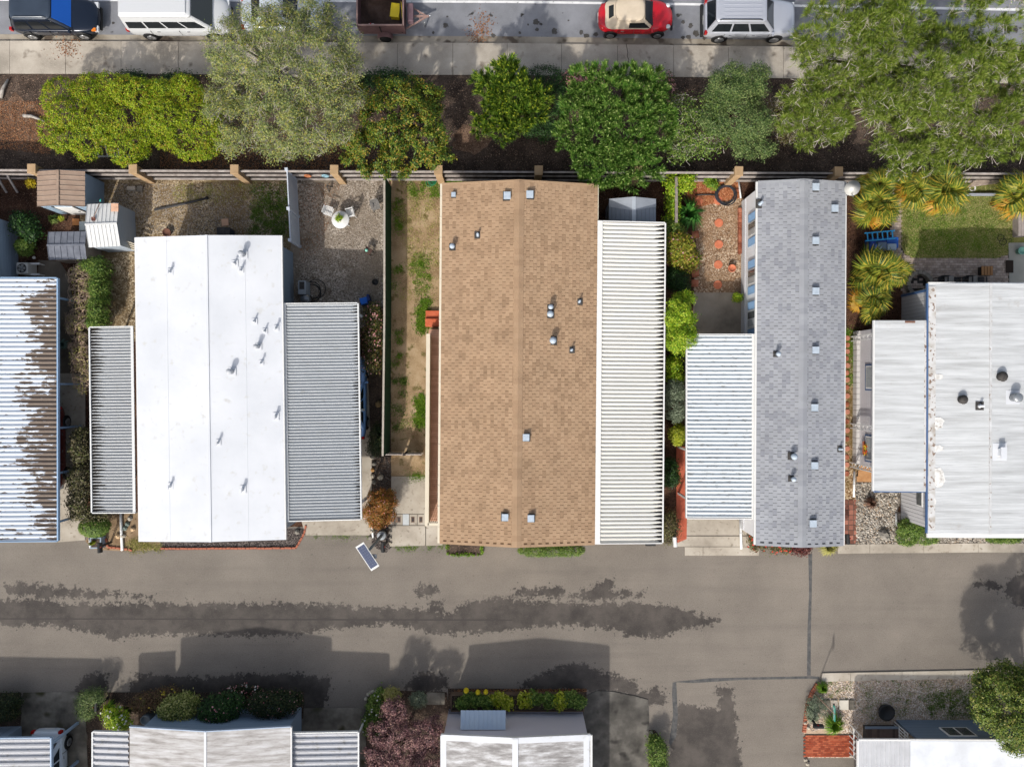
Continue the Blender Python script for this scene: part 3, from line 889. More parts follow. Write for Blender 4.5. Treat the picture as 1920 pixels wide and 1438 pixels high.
# ---- H1: white membrane roof
fr = F1 = Frame((254, 447), (527, 440), (534, 1013), (262, 1014), 3.1)
h = H1 = thing('mobile_home', 'home with plain bright white membrane roof between two grey ribbed covers', 'house', fr.c, fr.rz, GRP_H)
xr1 = fr.loc(388.5, 719, 3.5).x
rf = gable_roof(fr, h, 3.1, 3.42, xr1, M_wwhite)
fn = slopef(fr, 3.1, 3.42, xr1)
M_side1 = mat_siding('blue_grey_siding', c(168, 186, 204, .62), .14, 'Y')
walls(fr, h, 3.1, 3.42, xr1, .32, M_side1)
mb = MB()
for xpx in (316, 463):
    x = fr.loc(xpx, 719, 3.2).x
    mb.box(x, 0, fn(x) + .003, .02, fr.L - .05, .012)
for yy in np.arange(-fr.L / 2 + 1.4, fr.L / 2, 1.9):
    pass
mb.build('roof_seam', M_wwhite, rf)
MB().box(xr1 + .03, 0, 3.42 + .01, .11, fr.L + .01, .05).build('ridge_cap', M_wwhite, rf)
mb = MB()
W, L = fr.W / 2, fr.L / 2
mb.box(-W - .03, 0, 3.03, .06, 2 * L, .14); mb.box(W + .03, 0, 3.03, .06, 2 * L, .14)
mb.build('eave_trim', M_trim, h)
WV = [M_wwhite, M_flash, mat('pale_vent', [c(186, 190, 196)], 0.5)]
WV[1] = M_wwhite
for (x, y, k, s) in [(320, 510, 'stack', 1), (441, 495, 'pipe', 1.5), (453, 507, 'stack', .9), (457, 478, 'drum', .9), (477, 603, 'pipe', 1.3), (484, 650, 'drum', .75), (490, 680, 'stack', .8),
                     (436, 697, 'drum', .9), (517, 615, 'stack', .9), (516, 781, 'stack', 1.2), (412, 829, 'stack', .9), (320, 911, 'stack', 1), (456, 917, 'stack', 1.2), (496, 621, 'pipe', 1.2)]:
    p = fr.loc(x, y, 3.25); vent(k, rf, (p.x, p.y, fn(p.x) + .01), s * .66, WV)
# left cover and right carport belong to the home's lot but stand on their own posts
def cover(label, corners, z, zin, zout, n, m, side, group='ribbed metal covers beside the homes', inner=None, frame=M_alu, name='carport_cover', cat='carport', postpx=(), pm=None, pw=.09, tr=.07):
    f = Frame(*corners, z)
    r = thing(name, label, cat, f.c, f.rz, group)
    W, L = f.W / 2, f.L / 2
    x0, x1 = (-W, W) if side > 0 else (W, -W)
    pan_cover(name, r, f, x0, x1, -L, L, zin, zout, n, m, inner=inner, frame=frame, tr=tr)
    for (px, py) in postpx:
        p = f.loc(px, py, zout - .2)
        MB().box(p.x, p.y, (zout - .2) / 2, pw, pw, zout - .2).build('post', pm or frame, r)
    return r, f
D_leaf = (0.105, 0.082, 0.066, 1)
D_dark = (0.012, 0.010, 0.009, 1)
M_pan1 = mat_pan('pan_grey_a', c(190, 194, 197, .68), D_dark, 2.3, .3, .1, .17, 5, .55, streak=.5)
cover('narrow grey ribbed porch cover with dark leaf litter, left of the white membrane roof', ((169, 616), (253, 614), (257, 958), (174, 960)), 2.6, 2.68, 2.55, 60, M_pan1, -1, name='porch_cover', cat='porch cover', inner=.14, postpx=[(190, 955), (186, 620)])
M_pan2 = mat_pan('pan_grey_b', c(192, 197, 201, .71), D_dark, 3.7, .05, -.1, .17, 9, .55, streak=.35)
cover('wide grey ribbed carport roof with blue car showing beneath its right edge', ((530, 571), (671, 571), (675, 973), (538, 973)), 2.7, 2.82, 2.62, 70, M_pan2, 1, inner=.2, postpx=[(670, 590), (671, 770), (673, 945)], pw=.12)

# ---- H2: brown shingle roof
fr = F2 = Frame((829, 346), (1121, 346), (1115, 1019), (825, 1019), 3.1)
h = H2 = thing('mobile_home', 'double wide home with tan brown asphalt shingle roof and long side porch', 'house', fr.c, fr.rz, GRP_H)
xr2 = fr.loc(971, 719, 3.9).x
M_undB = mat('shingle_underlay', [c(112, 88, 66), c(124, 98, 74)], 0.95)
rf = gable_roof(fr, h, 3.1, 3.85, xr2, M_undB)
fn = slopef(fr, 3.1, 3.85, xr2)
MB_ = [mat('tan_shingle_%d' % i, [tuple(x * .9 for x in k[:3]) + (1,), tuple(x * 1.08 for x in k[:3]) + (1,)], 0.95, 1.2, 6, 0.1, 0.4, 60, fleck=(tuple(x * .84 for x in k[:3]) + (1,), .4, .56, .8)) for i, k in enumerate([c(176, 148, 120), c(173, 145, 117), c(168, 140, 113), c(159, 132, 106)])]
W, L = fr.W / 2, fr.L / 2
g1 = shingle_roof(fr, rf, fn, -W, xr2 - .0, -L, L, .182, .31, MB_, 0, 0, None)
g2 = shingle_roof(fr, rf, fn, W, xr2 + .0, -L, L, .182, .31, MB_, 0, 0, None)
put_shingles(fr, rf, [g1, g2], MB_, 300)
def drip(fr, rf, fn, xr, m):
    W, L = fr.W / 2, fr.L / 2
    for sy in (-1, 1):
        mb = MB()
        for a, b in ((-W, xr), (xr, W)):
            mb.bar((a, sy * (L - .03), fn(a) + .012), (b, sy * (L - .03), fn(b) + .012), .13, .03)
        mb.build('edge_course', m, rf)
drip(fr, rf, fn, xr2, MB_[1])
# ridge caps laid along the ridge
rc = MB().add([(-.24, -.14, -.03), (0, -.14, .025), (.24, -.14, -.03), (-.24, .16, -.045), (0, .16, .01), (.24, .16, -.045)], [(1, 0, 3, 4), (2, 1, 4, 5)][::1])
rcm = [rc.mesh('ridge_shingle', m) for m in MB_[:3]]
y = -L + .14
while y < L - .1:
    link('ridge_shingle', rcm[R.randrange(3)], rf, (xr2, y, 3.85 + .035)); y += .28
M_sideB = mat_siding('tan_siding', c(196, 178, 150), .2, 'Z')
walls(fr, h, 3.1, 3.85, xr2, .35, M_sideB, ovy=.3)
MB().box(-W - .06, 0, 3.04, .11, 2 * L, .12).build('gutter', M_cream, h)
mb = MB()
for yy in np.arange(-L + .8, L, 1.05):
    mb.box(-W - .06, yy, 3.108, .13, .04, .015)
mb.build('gutter_strap', M_cream, h)
MB().box(W + .03, 0, 3.02, .05, 2 * L, .15).build('fascia', M_cream, h)
for (x, y, k, s) in [(a_, b_, c_, d_ * .86) for a_, b_, c_, d_ in [(951, 371, 'square', 1), (993, 369, 'square', 1), (986, 819, 'square', .95), (947, 967, 'square', .95), (995, 969, 'square', .95), (850, 364, 'square', .62), (896, 441, 'pipe', 1.2),
                     (848, 462, 'round', .8), (1032, 577, 'round', .75), (1031, 590, 'round', .95), (1036, 639, 'round', 1), (1072, 656, 'pipe', 1.1), (1087, 565, 'pipe', 1.1)]]:
    p = fr.loc(x, y, 3.5); vent(k, rf, (p.x, p.y, fn(p.x) + .02), s)
# long deck on its left side: deck boards, cream parapet, brick step
f = fr
d0, d1 = f.loc(806, 632, .7), f.loc(827, 976, .7)
deck = thing('porch_deck', 'long pinkish plank deck behind a cream wall, left of brown roof', 'deck', P(812, 800, 0), fr.rz)
dl = lambda px, py, z: (Matrix.Rotation(-fr.rz, 3, 'Z') @ (P(px, py, z) - deck.location))
PK = [mat('deck_plank_%d' % i, [k], 0.8, 5, 5, 0.2) for i, k in enumerate([c(206, 160, 134), c(220, 174, 148), c(212, 166, 140)])]
a, b = dl(805, 616, .7), dl(838, 977, .7)
n = int((a.y - b.y) / .118)
pm_ = [MB().box(0, 0, 0, b.x - a.x, .108, .03).mesh('plank', m) for m in PK]
for i in range(n):
    link('plank', pm_[R.randrange(3)], deck, ((a.x + b.x) / 2, b.y + (i + .5) * .118, .7 + R.uniform(-.003, .003)))
MB().box((a.x + b.x) / 2, (a.y + b.y) / 2, .33, b.x - a.x - .05, a.y - b.y - .05, .66).build('deck_base', mat('deck_skirt', [c(150, 130, 110)], .9), deck)
t0, t1 = dl(803, 627, 1.75), dl(797, 985, 1.75)
xw = (dl(803, 630, 1.75).x + dl(800, 980, 1.75).x) / 2
MB().box(xw, (t0.y + t1.y) / 2, .85, .1, t0.y - t1.y, 1.7).build('parapet', mat('cream_siding', [c(206, 196, 172)], .7), deck)
MB().box(xw, (t0.y + t1.y) / 2, 1.73, .2, t0.y - t1.y + .06, .06).build('cap_rail', M_cream, deck)
e1 = dl(826, 981, 1.75)
MB().box((xw + e1.x) / 2 + .05, t1.y + .06, 1.73, e1.x - xw, .14, .06).build('cap_rail', M_cream, deck)
for i in range(7):
    x = xw + .15 + i * .115
    MB().box(x, t1.y + .06, 1.2, .035, .035, 1.0).build('baluster', M_cream, deck)
st = thing('step', 'orange red tiled step at head of plank deck with weeds in its joint', 'steps', P(812, 598, 0), fr.rz)
for i, (yy, z) in enumerate(((.22, .22), (-.23, .36))):
    bevel(MB().box(.0, yy, z / 2, .78, .43, z).build('tread', mat('orange_tile', [c(196, 96, 62), c(214, 114, 80)], .8, 3, 5), st), .015)
M_pan3 = mat_pan('pan_cream', c(230, 228, 220, .84), D_dark, 3.3, .1, -.35, .22, 7, .5)
cover('cream white ribbed carport roof with leaf tipped gutters, against the brown shingles', ((1120, 419), (1246, 419), (1242, 1016), (1114, 1016)), 2.95, 3.1, 2.85, 78, M_pan3, 1, inner=.26, frame=M_trim, postpx=[(1240, 440), (1240, 620), (1240, 820), (1238, 1000)])

# ---- H3: grey shingle roof
fr = F3 = Frame((1420, 340), (1586, 343), (1580, 1023), (1418, 1020), 2.9)
h = H3 = thing('mobile_home', 'narrow home with pale grey shingle roof, white siding and blue shutters', 'house', fr.c, fr.rz, GRP_H)
xr3 = fr.loc(1506, 719, 3.4).x
rf = gable_roof(fr, h, 2.9, 3.35, xr3, mat('grey_underlay', [c(88, 90, 96, .6)], .95))
fn = slopef(fr, 2.9, 3.35, xr3)
MG_ = [mat('grey_shingle_%d' % i, [tuple(x * .9 for x in k[:3]) + (1,), tuple(x * 1.06 for x in k[:3]) + (1,)], 0.95, .8, 6, 0.1, 0.4, 60, fleck=(tuple(x * .88 for x in k[:3]) + (1,), .9, .56, .78)) for i, k in enumerate([c(176, 179, 185, .68), c(173, 176, 182, .68), c(167, 170, 177, .68), c(158, 161, 169, .68)])]
W, L = fr.W / 2, fr.L / 2
g1 = shingle_roof(fr, rf, fn, -W, xr3, -L, L, .2, .31, MG_, 0, 0, None)
g2 = shingle_roof(fr, rf, fn, W, xr3, -L, L, .2, .31, MG_, 0, 0, None)
put_shingles(fr, rf, [g1, g2], MG_, 300)
drip(fr, rf, fn, xr3, MG_[1])
rcm = [MB().add([(-.22, -.14, -.02), (0, -.14, .025), (.22, -.14, -.02), (-.22, .16, -.035), (0, .16, .01), (.22, .16, -.035)], [(1, 0, 3, 4), (2, 1, 4, 5)]).mesh('ridge_shingle', m) for m in MG_[:3]]
y = -L + .14
while y < L - .1:
    link('ridge_shingle', rcm[R.randrange(3)], rf, (xr3, y, 3.35 + .035)); y += .28
M_sideC = mat_siding('white_siding', c(244, 246, 250, .95), .16, 'Z')
walls(fr, h, 2.9, 3.35, xr3, .12, M_sideC, ovy=.25)
MB().box(-W - .02, 0, 2.84, .14, 2 * L, .12).build('gutter', M_trim, h)
MB().box(W + .02, 0, 2.84, .1, 2 * L, .12).build('gutter', M_trim, h)
for (x, y) in [(1526, 353), (1565, 391), (1526, 453), (1526, 547), (1526, 657), (1524, 764), (1524, 872), (1521, 980)]:
    p = fr.loc(x, y, 3.2); vent('square', rf, (p.x, p.y, fn(p.x) + .02), .85)
for (x, y, k, s) in [(1455, 664, 'round', .6), (1482, 854, 'round', .8), (1481, 896, 'round', .6), (1427, 381, 'pipe', 1.3), (1576, 842, 'pipe', .9)]:
    p = fr.loc(x, y, 3.1); vent(k, rf, (p.x, p.y, fn(p.x) + .02), s)
# windows with blue shutters on the left wall
M_shut = plain('blue_shutter', c(138, 172, 206), 0.5)
xw = -W + .12
wb = -W + .09
MB().box(xw - .012, 0, .3, .05, 2 * L - .6, .66).build('skirting', mat_siding('white_skirting', c(214, 216, 220, .85), .1, 'Y', .5), h)
for (ya, yb, full) in ((409, 451, 1), (496, 543, 1), (572, 625, 1)):
    yc = (fr.loc(1405, ya, 1.75).y + fr.loc(1405, yb, 1.75).y) / 2
    hh = abs(fr.loc(1405, ya, 1.75).y - fr.loc(1405, yb, 1.75).y) * .52
    wn_ = MB().box(xw - .045, yc, 1.85, .05, hh + .14, 1.2).build('window', M_trim, h)
    for j in (-1, 1):
        MB().box(xw - .075, yc + j * hh * .26, 1.85, .03, hh * .46, 1.04).build('pane', M_win if j > 0 else M_winlight, wn_)
    for j in (-1, 1):
        sh = MB().box(xw - .05, yc + j * (hh / 2 + .34), 1.85, .05, .42, 1.2)
        for q in range(9):
            sh.box(xw - .08, yc + j * (hh / 2 + .34), 1.38 + q * .117, .02, .34, .03)
        sh.build('shutter', M_shut, h)
M_pan4 = mat_pan('pan_white_wide', c(222, 229, 233, .8), D_dark, 3.6, .02, -.3, .24, 10, .4, streak=.8)
cover('bright white ribbed carport roof attached left of the grey shingle roof', ((1288, 629), (1420, 629), (1418, 970), (1289, 970)), 2.6, 2.62, 2.55, 44, M_pan4, -1, inner=.3, frame=M_trim, postpx=[(1291, 640), (1291, 845), (1291, 937), (1405, 966)], pw=.1)

# ---- H4: white coated metal roof at the right
fr = F4 = Frame((1741, 532), (1969, 532), (1969, 1000), (1738, 1000), 2.9)
h = H4 = thing('mobile_home', 'home with stained white coated metal roof and blue window trim beside pebble bed', 'house', fr.c, fr.rz, GRP_H)
t = NT('coated_metal_roof')
o = t.obj()
sp = t.n('SeparateXYZ', {0: o})
lv = t.n('CombineXYZ', {0: t.math('MULTIPLY', sp.outputs[0], .22), 1: t.math('MULTIPLY', sp.outputs[1], 3.2), 2: 0.0})
cl = t.ramp(t.noise(lv, 1.2, 8, .62), [c(192, 194, 195, .71), c(210, 213, 215, .72), c(224, 227, 229, .74)], .34, .66)
cl = t.mix(t.math('MULTIPLY', t.step(t.noise(lv, 3.8, 9, .76), .57, .68), .5), cl, c(120, 116, 112))
cl = t.mix(t.math('MULTIPLY', t.step(t.noise(o, .8, 7, .7), .6, .74), .5), cl, c(168, 158, 148))
rib = t.math('ABSOLUTE', t.math('SUBTRACT', t.math('FRACT', t.math('MULTIPLY', sp.outputs[1], 12.0)), .5))
M_metalroof = t.out(t.bsdf(cl, .5, .3, normal=t.bump(rib, .45, .02)))
rf = gable_roof(fr, h, 2.9, 3.1, fr.loc(1856, 719, 3.05).x, M_metalroof)
xr4 = fr.loc(1856, 719, 3.05).x
fn = slopef(fr, 2.9, 3.1, xr4)
M_side4 = mat_siding('grey_white_siding', c(206, 206, 208, .8), .2, 'Y')
walls(fr, h, 2.9, 3.1, xr4, .2, M_side4, ovy=.2)
W, L = fr.W / 2, fr.L / 2
MB().box(xr4, 0, 3.115, .12, 2 * L, .03).build('ridge_cap', mat('worn_ridge', [c(196, 196, 196, .74), c(224, 226, 228, .74)], .6, 3, 7, fleck=(c(150, 136, 122), 6, .6, .7)), rf)
M_seamrust = mat('rusty_seam', [c(206, 204, 200, .74), c(226, 227, 228, .74)], .6, 2, 6, fleck=(c(134, 112, 96), 5.5, .56, .66), fleck2=(c(176, 168, 158), 1.4, .5, .7))
MB().box(-W + .2, 0, fn(-W + .2) + .012, .36, 2 * L - .3, .03).build('roof_seam', M_seamrust, rf)
MB().box(-W - .03, 0, 2.86, .06, 2 * L, .14).build('gutter', M_bluetrim, h)
MB().box(0, L + .03, 2.88, 2 * W, .06, .12).build('fascia', M_trim, h)
MB().box(0, -L - .12, 2.84, 2 * W, .22, .1).build('gutter', M_trim, h)
MB().box(-W + .16, L - .3, 1.35, .06, .12, 2.6).build('corner_trim', M_bluetrim, h)
p = fr.loc(1716, 930, 1.4)
wn_ = MB().box(-W + .17, p.y - .0, 1.9, .06, .9, .5).build('window', M_trim, h)
MB().box(-W + .13, p.y, 1.9, .04, .78, .4).build('pane', M_win, wn_)
for (x, y, k, s) in [(1875, 706, 'dark', 1.1), (1803, 749, 'dark', 1.0), (1836, 761, 'pipe', 1.2), (1899, 745, 'drum', 1.0), (1873, 847, 'stack', 1.8)]:
    p = fr.loc(x, y, 3.05); vent(k, rf, (p.x, p.y, fn(p.x) + .01), s, [M_wwhite, M_flash, M_metal])
M_patch = mat('roof_sealant', [c(200, 197, 192), c(226, 225, 222), c(236, 235, 234)], .7, 5, 8, fleck=(c(168, 160, 150), 7, .58, .7))
for (x, y, rx, ry) in [(1757, 793, 14, 12), (1757, 841, 13, 7), (1757, 895, 17, 20), (1757, 706, 13, 6), (1749, 940, 7, 6)]:
    mb = MB(); k = 16
    pts = [fr.loc(x + rx * R.uniform(.75, 1.15) * math.cos(2 * math.pi * i / k), y + ry * R.uniform(.75, 1.15) * math.sin(2 * math.pi * i / k), 2.95) for i in range(k)][::-1]
    vs = [(q.x, q.y, fn(q.x) + .018) for q in pts] + [(q.x, q.y, fn(q.x) + .0) for q in pts]
    mb.add(vs, [tuple(range(k))] + [(i, k + i, k + (i + 1) % k, (i + 1) % k) for i in range(k)])
    mb.build('roof_patch', M_patch, rf)
# its side porch: cover plus siding, windows, lattice posts, steps
fp = Frame((1640, 601), (1741, 601), (1738, 921), (1640, 921), 2.75)
pr = thing('side_porch', 'enclosed side porch with stained white metal roof, blue windows and lattice posts', 'porch', fp.c, fp.rz)
W, L = fp.W / 2, fp.L / 2
mb = MB()
vs = [(-W, -L, 2.7), (W, -L, 2.86), (W, L, 2.86), (-W, L, 2.7)]
mb.add(vs + [(x, y, z - .1) for x, y, z in vs], [(0, 1, 2, 3), (7, 6, 5, 4), (0, 4, 5, 1), (2, 6, 7, 3), (3, 7, 4, 0), (1, 5, 6, 2)])
mb.build('roof', M_metalroof, pr)
MB().box(.4, L - .08, 2.81, .5, .1, .06).build('rust_patch', mat('rust_brown', [c(110, 76, 62), c(140, 104, 86)], .9, 6), pr)
MB().box(W - .14, 0, 2.85, .2, 2 * L - .2, .03).build('roof_seam', mat('rusty_seam2', [c(206, 204, 200, .74), c(226, 227, 228, .74)], .6, 2, 6, fleck=(c(134, 112, 96), 5.5, .54, .64)), pr)
MB().box(-W - .04, 0, 2.68, .08, 2 * L, .12).build('gutter', M_trim, pr)
MB().box(0, -L - .03, 2.66, 2 * W, .06, .12).build('fascia', M_bluetrim, pr)
xb = fp.loc(1612, 760, .45).x
M_side5 = mat_siding('porch_siding', c(216, 213, 217, .88), .2, 'Z')
y1_, y0_ = fp.loc(1620, 640, 1).y + .6, fp.loc(1620, 872, 1).y
MB().box(xb + .06, (y0_ + y1_) / 2, 1.55, .1, y1_ - y0_, 2.2).build('wall', M_side5, pr)
MB().box(xb + .0, (y0_ + y1_) / 2, .22, .34, y1_ - y0_, .44).build('skirting', mat_siding('porch_skirting', c(206, 203, 200, .85), .3, 'Y'), pr)
for (ya, yb) in ((683, 732), (815, 866)):
    A, B = fp.loc(1630, ya, 1.5).y, fp.loc(1630, yb, 1.5).y
    wn_ = MB().box(xb - .005, (A + B) / 2, 1.72, .06, A - B, 1.25).build('window', M_bluetrim, pr)
    MB().box(xb - .02, (A + B) / 2, 1.74, .06, A - B - .16, 1.06).build('sash', M_trim, wn_)
    for j in (-1, 1):
        MB().box(xb - .035, (A + B) / 2 + j * (A - B - .3) / 4, 1.74, .05, (A - B - .3) / 2 - .03, .94).build('pane', M_winlight, wn_)
for yp in (633, 801, 876):
    yy = fp.loc(1625, yp, 1.3).y
    xo = -W + .05
    po = MB()
    for j in (-.12, .12):
        po.box(xo, yy + j, 1.32, .05, .05, 2.64)
    for q in range(11):
        s = 1 if q % 2 else -1
        po.bar((xo, yy - .1 * s, .2 + q * .22), (xo, yy + .1 * s, .2 + q * .22 + .2), .02, .03)
    po.build('lattice_post', M_trim, pr)
for i in range(3):
    yy = fp.loc(1625, 872, .4).y - .15 - i * .32
    MB().box(xb + .45, yy, .5 - i * .15, .95, .3, .05).build('step', mat('wood_step', [c(176, 128, 84), c(196, 150, 104)], .8, 4, 5), pr)
bx = fp.loc(1620, 840, 1.1)
b_ = thing('window_box', 'terracotta flower box with yellow and red flowers under porch window', 'planter', (P(1622, 840, 1.05).x, P(1622, 840, 1.05).y, .98))
MB().box(0, 0, .09, .22, .72, .18).build('box', M_terra, b_)
MB().box(0, 0, .182, .18, .66, .01).build('soil', M_mulch, b_)

# ---- H0: home at the left edge with its long carport
fr = Frame((-420, 395), (-36, 392), (-30, 1016), (-420, 1016), 2.95)
h = thing('mobile_home', 'home with pale blue siding wall at left edge behind long littered carport', 'house', fr.c, fr.rz, GRP_H)
rf = gable_roof(fr, h, 2.95, 3.4, 0, M_wwhite)
walls(fr, h, 2.95, 3.4, 0, .15, mat_siding('pale_blue_siding', c(176, 196, 216, .75), .22, 'Z'))
M_pan0 = mat_pan('pan_littered', c(222, 230, 240, .82), D_leaf, 4.3, .4, .8, .24, 2.8, 1.3, ymod=(-1.0, 7.5))
cover('long white ribbed carport roof caked with brown leaf litter along its right edge', ((-60, 523), (106, 523), (107, 1013), (-60, 1013)), 2.5, 2.55, 2.42, 57, M_pan0, 1, frame=plain('pale_blue_paint', c(150, 180, 212), .5), postpx=[(104, 558), (104, 720), (104, 803), (104, 888), (104, 980)], pw=.1)

# ---- bottom row
fr = FB1 = Frame((243, 1361), (545, 1365), (545, 1860), (243, 1860), 3.0)
h = thing('mobile_home', 'home with weathered streaky white roof and bluish front wall behind flowering shrubs', 'house', fr.c, fr.rz, GRP_H)
t = NT('weathered_white_roof')
o = t.obj(); sp = t.n('SeparateXYZ', {0: o})
lv = t.n('CombineXYZ', {0: t.math('MULTIPLY', sp.outputs[0], .4), 1: t.math('MULTIPLY', sp.outputs[1], 3.0), 2: 0.0})
cl = t.ramp(t.noise(lv, 1.6, 9, .7), [c(150, 146, 142, .7), c(192, 189, 187, .7), c(218, 218, 220, .72)], .34, .64)
cl = t.mix(t.math('MULTIPLY', t.step(t.noise(o, 2.2, 8, .7), .6, .72), .5), cl, c(130, 120, 110))
M_weather = t.out(t.bsdf(cl, .6, .25, normal=t.bump(t.noise(lv, 6, 4), .25)))
xrb = fr.loc(385, 1500, 3.5).x
rf = gable_roof(fr, h, 3.0, 3.5, xrb, M_weather)
walls(fr, h, 3.0, 3.5, xrb, .32, mat_siding('slate_blue_siding', c(150, 172, 196, .7), .22, 'Z'))
W, L = fr.W / 2, fr.L / 2
mb = MB(); fn = slopef(fr, 3.0, 3.5, xrb)
for a, b in ((-W, xrb), (xrb, W)):
    mb.bar((a, L + .03, fn(a) - .05), (b, L + .03, fn(b) - .05), .05, .16)
mb.build('fascia', plain('blue_grey_trim', c(170, 188, 210), .5), h)
MB().box(xrb, 0, 3.51, .12, 2 * L, .03).build('ridge_cap', M_wwhite, rf)
MB().box(W + .03, 0, 2.95, .06, 2 * L, .14).build('gutter', M_trim, h)
M_panw = mat_pan('pan_weathered', c(206, 208, 214, .66), D_dark, 3.6, .05, -.2, .33, 8, .45, streak=.9)
cover('short ribbed cover left of the streaky white roof at the bottom edge', ((175, 1370), (243, 1375), (243, 1760), (175, 1760)), 2.6, 2.66, 2.55, 34, M_panw, -1, name='porch_cover', cat='porch cover')
cover('ribbed carport roof right of the streaky white roof at the bottom edge', ((546, 1376), (671, 1370), (671, 1760), (546, 1760)), 2.6, 2.68, 2.55, 36, M_panw, 1, postpx=[(668, 1385)])
M_panv = mat_pan('pan_weathered_long', c(206, 208, 214, .66), D_dark, 6.4, .04, -.2, .33, 8, .45, streak=.9)
cover('white ribbed carport roof in the bottom corner over a parked white car', ((-120, 1392), (94, 1376), (96, 1770), (-120, 1770)), 2.6, 2.66, 2.55, 34, M_panv, 1, frame=plain('pale_blue_paint2', c(168, 190, 216), .5), postpx=[(96, 1394), (96, 1470)], pw=.12)
fr = Frame((-300, 1372), (38, 1352), (40, 1420), (-300, 1420), 2.3)
h = thing('mobile_home', 'small grey blue clad home corner at bottom left beside mossy driveway', 'house', P(-110, 1372, 0), 0.03, GRP_H)
MB().box(0, -.6, 1.1, 8.9, 1.6, 2.2).build('wall', mat_siding('grey_blue_boards', c(150, 166, 186, .8), .5, 'X'), h)
MB().box(0, -.6, 2.26, 9.0, 1.75, .1).build('roof', M_trim, h)

fr = Frame((828, 1378), (1106, 1378), (1108, 1870), (826, 1870), 3.0)
h = thing('mobile_home', 'home with scuffed white roof, lilac grey front wall and ribbed window awning', 'house', fr.c, fr.rz, GRP_H)
xrb = fr.loc(966, 1500, 3.4).x
t = NT('scuffed_white_roof')
o = t.obj(); sp = t.n('SeparateXYZ', {0: o})
lv = t.n('CombineXYZ', {0: t.math('MULTIPLY', sp.outputs[0], .5), 1: t.math('MULTIPLY', sp.outputs[1], 2.2), 2: 0.0})
cl = t.ramp(t.noise(lv, 1.3, 9, .72), [c(140, 137, 136, .7), c(182, 180, 179, .7), c(226, 227, 230, .72)], .38, .62)
M_scuff = t.out(t.bsdf(cl, .6, .25))
rf = gable_roof(fr, h, 3.0, 3.35, xrb, M_scuff)
walls(fr, h, 3.0, 3.35, xrb, .12, mat_siding('lilac_siding', c(206, 203, 213, .95), .13, 'Z'), ovy=.1)
W, L = fr.W / 2, fr.L / 2; fn = slopef(fr, 3.0, 3.35, xrb)
mb = MB()
for a, b in ((-W, xrb), (xrb, W)):
    mb.bar((a, L - .1, fn(a) + .012), (b, L - .1, fn(b) + .012), .3, .025)
for x in (-W + .12, W - .2):
    mb.bar((x, -L, fn(x) + .014), (x, L, fn(x) + .014), .3, .026)
mb.bar((xrb, -L, 3.37), (xrb, L, 3.37), .3, .03)
mb.build('roof_coating', M_wwhite, rf)
mb = MB()
for a, b in ((-W, xrb), (xrb, W)):
    mb.bar((a, L + .03, fn(a) - .06), (b, L + .03, fn(b) - .06), .05, .14)
mb.build('fascia', M_trim, h)
MB().box(W + .05, 0, 2.95, .1, 2 * L, .12).build('gutter', M_trim, h)
MB().box(0, L - .02, .2, 2 * W - .3, .06, .4).build('skirting', mat_siding('lattice_skirt', c(150, 148, 158, .7), .09, 'X', .4), h)
pa, pb = P(864, 1364, 2.0), P(948, 1364, 2.0)
aw = thing('window_awning', 'small ribbed pale metal awning over front window of lilac wall', 'awning', ((pa.x + pb.x) / 2, P(906, 1364, 2.1).y, 0))
wd2 = pb.x - pa.x
n = 10
pm_ = MB()
w1 = wd2 / n
for i in range(n):
    x = -wd2 / 2 + i * w1
    pm_.add([(x, .0, 2.3), (x + w1 * .7, .0, 2.3), (x + w1 * .8, 0, 2.32), (x + w1, 0, 2.32), (x, .85, 1.95), (x + w1 * .7, .85, 1.95), (x + w1 * .8, .85, 1.97), (x + w1, .85, 1.97)], [(0, 1, 5, 4), (1, 2, 6, 5), (2, 3, 7, 6)])
pm_.build('awning_panel', mat('awning_metal', [c(188, 206, 226), c(198, 214, 230)], .45), aw)
for s in (-1, 1):
    MB().bar((s * wd2 / 2, .02, 1.5), (s * wd2 / 2, .82, 1.93), .025, .025).build('bracket', M_trim, aw)

# bottom-right home with deck
pz = 2.3
fr = Frame((1610, 1388), (1990, 1388), (1990, 1800), (1608, 1800), 2.2)
h = thing('mobile_home', 'home with ribbed grey and white roof, blue grey wall and small window', 'house', fr.c, fr.rz, GRP_H)
W, L = fr.W / 2, fr.L / 2
xs = fr.loc(1706, 1410, 2.2).x
MB().box((xs + W) / 2, 0, 2.2, W - xs, 2 * L, .1).build('roof', mat('smooth_white_roof', [c(226, 230, 236)], .5, 1, 4, bump=.15, bscale=3), h)
n = 11; w1 = (xs + W) / n
pme = MB()
for xx in ((0, .06, .0), ):
    pass
prof = [(0, 0), (.7, 0), (.78, .05), (.95, .05), (1, 0)]
vs = [(x * w1, -L, z) for x, z in prof] + [(x * w1, L, z) for x, z in prof]
pme = MB().add(vs, [(i, i + 1, 5 + i + 1, 5 + i) for i in range(4)]).mesh('roof_panel', mat('grey_pan', [c(196, 198, 202)], .5, 1, 5))
for i in range(n):
    link('roof_panel', pme, h, (-W + i * w1, 0, 2.2))
MB().box((xs - W) / 2, L + .04, 2.18, xs + W, .08, .14).build('fascia', M_trim, h)
MB().box((xs + W) / 2, L + .04, 2.19, W - xs - .02, .08, .1).build('gutter', M_trim, h)
MB().box(-W - .04, 0, 2.18, .08, 2 * L, .14).build('fascia', M_trim, h)
xa, ya = fr.loc(1680, 1351, 0).x, fr.loc(1760, 1349, 0).y
MB().box((xa + W) / 2, ya - .06, 1.05, W - xa, .12, 2.1).build('wall', mat_siding('steel_blue_siding', c(112, 130, 150, .8), .3, 'Z'), h)
p = fr.loc(1806, 1384, 1.9)
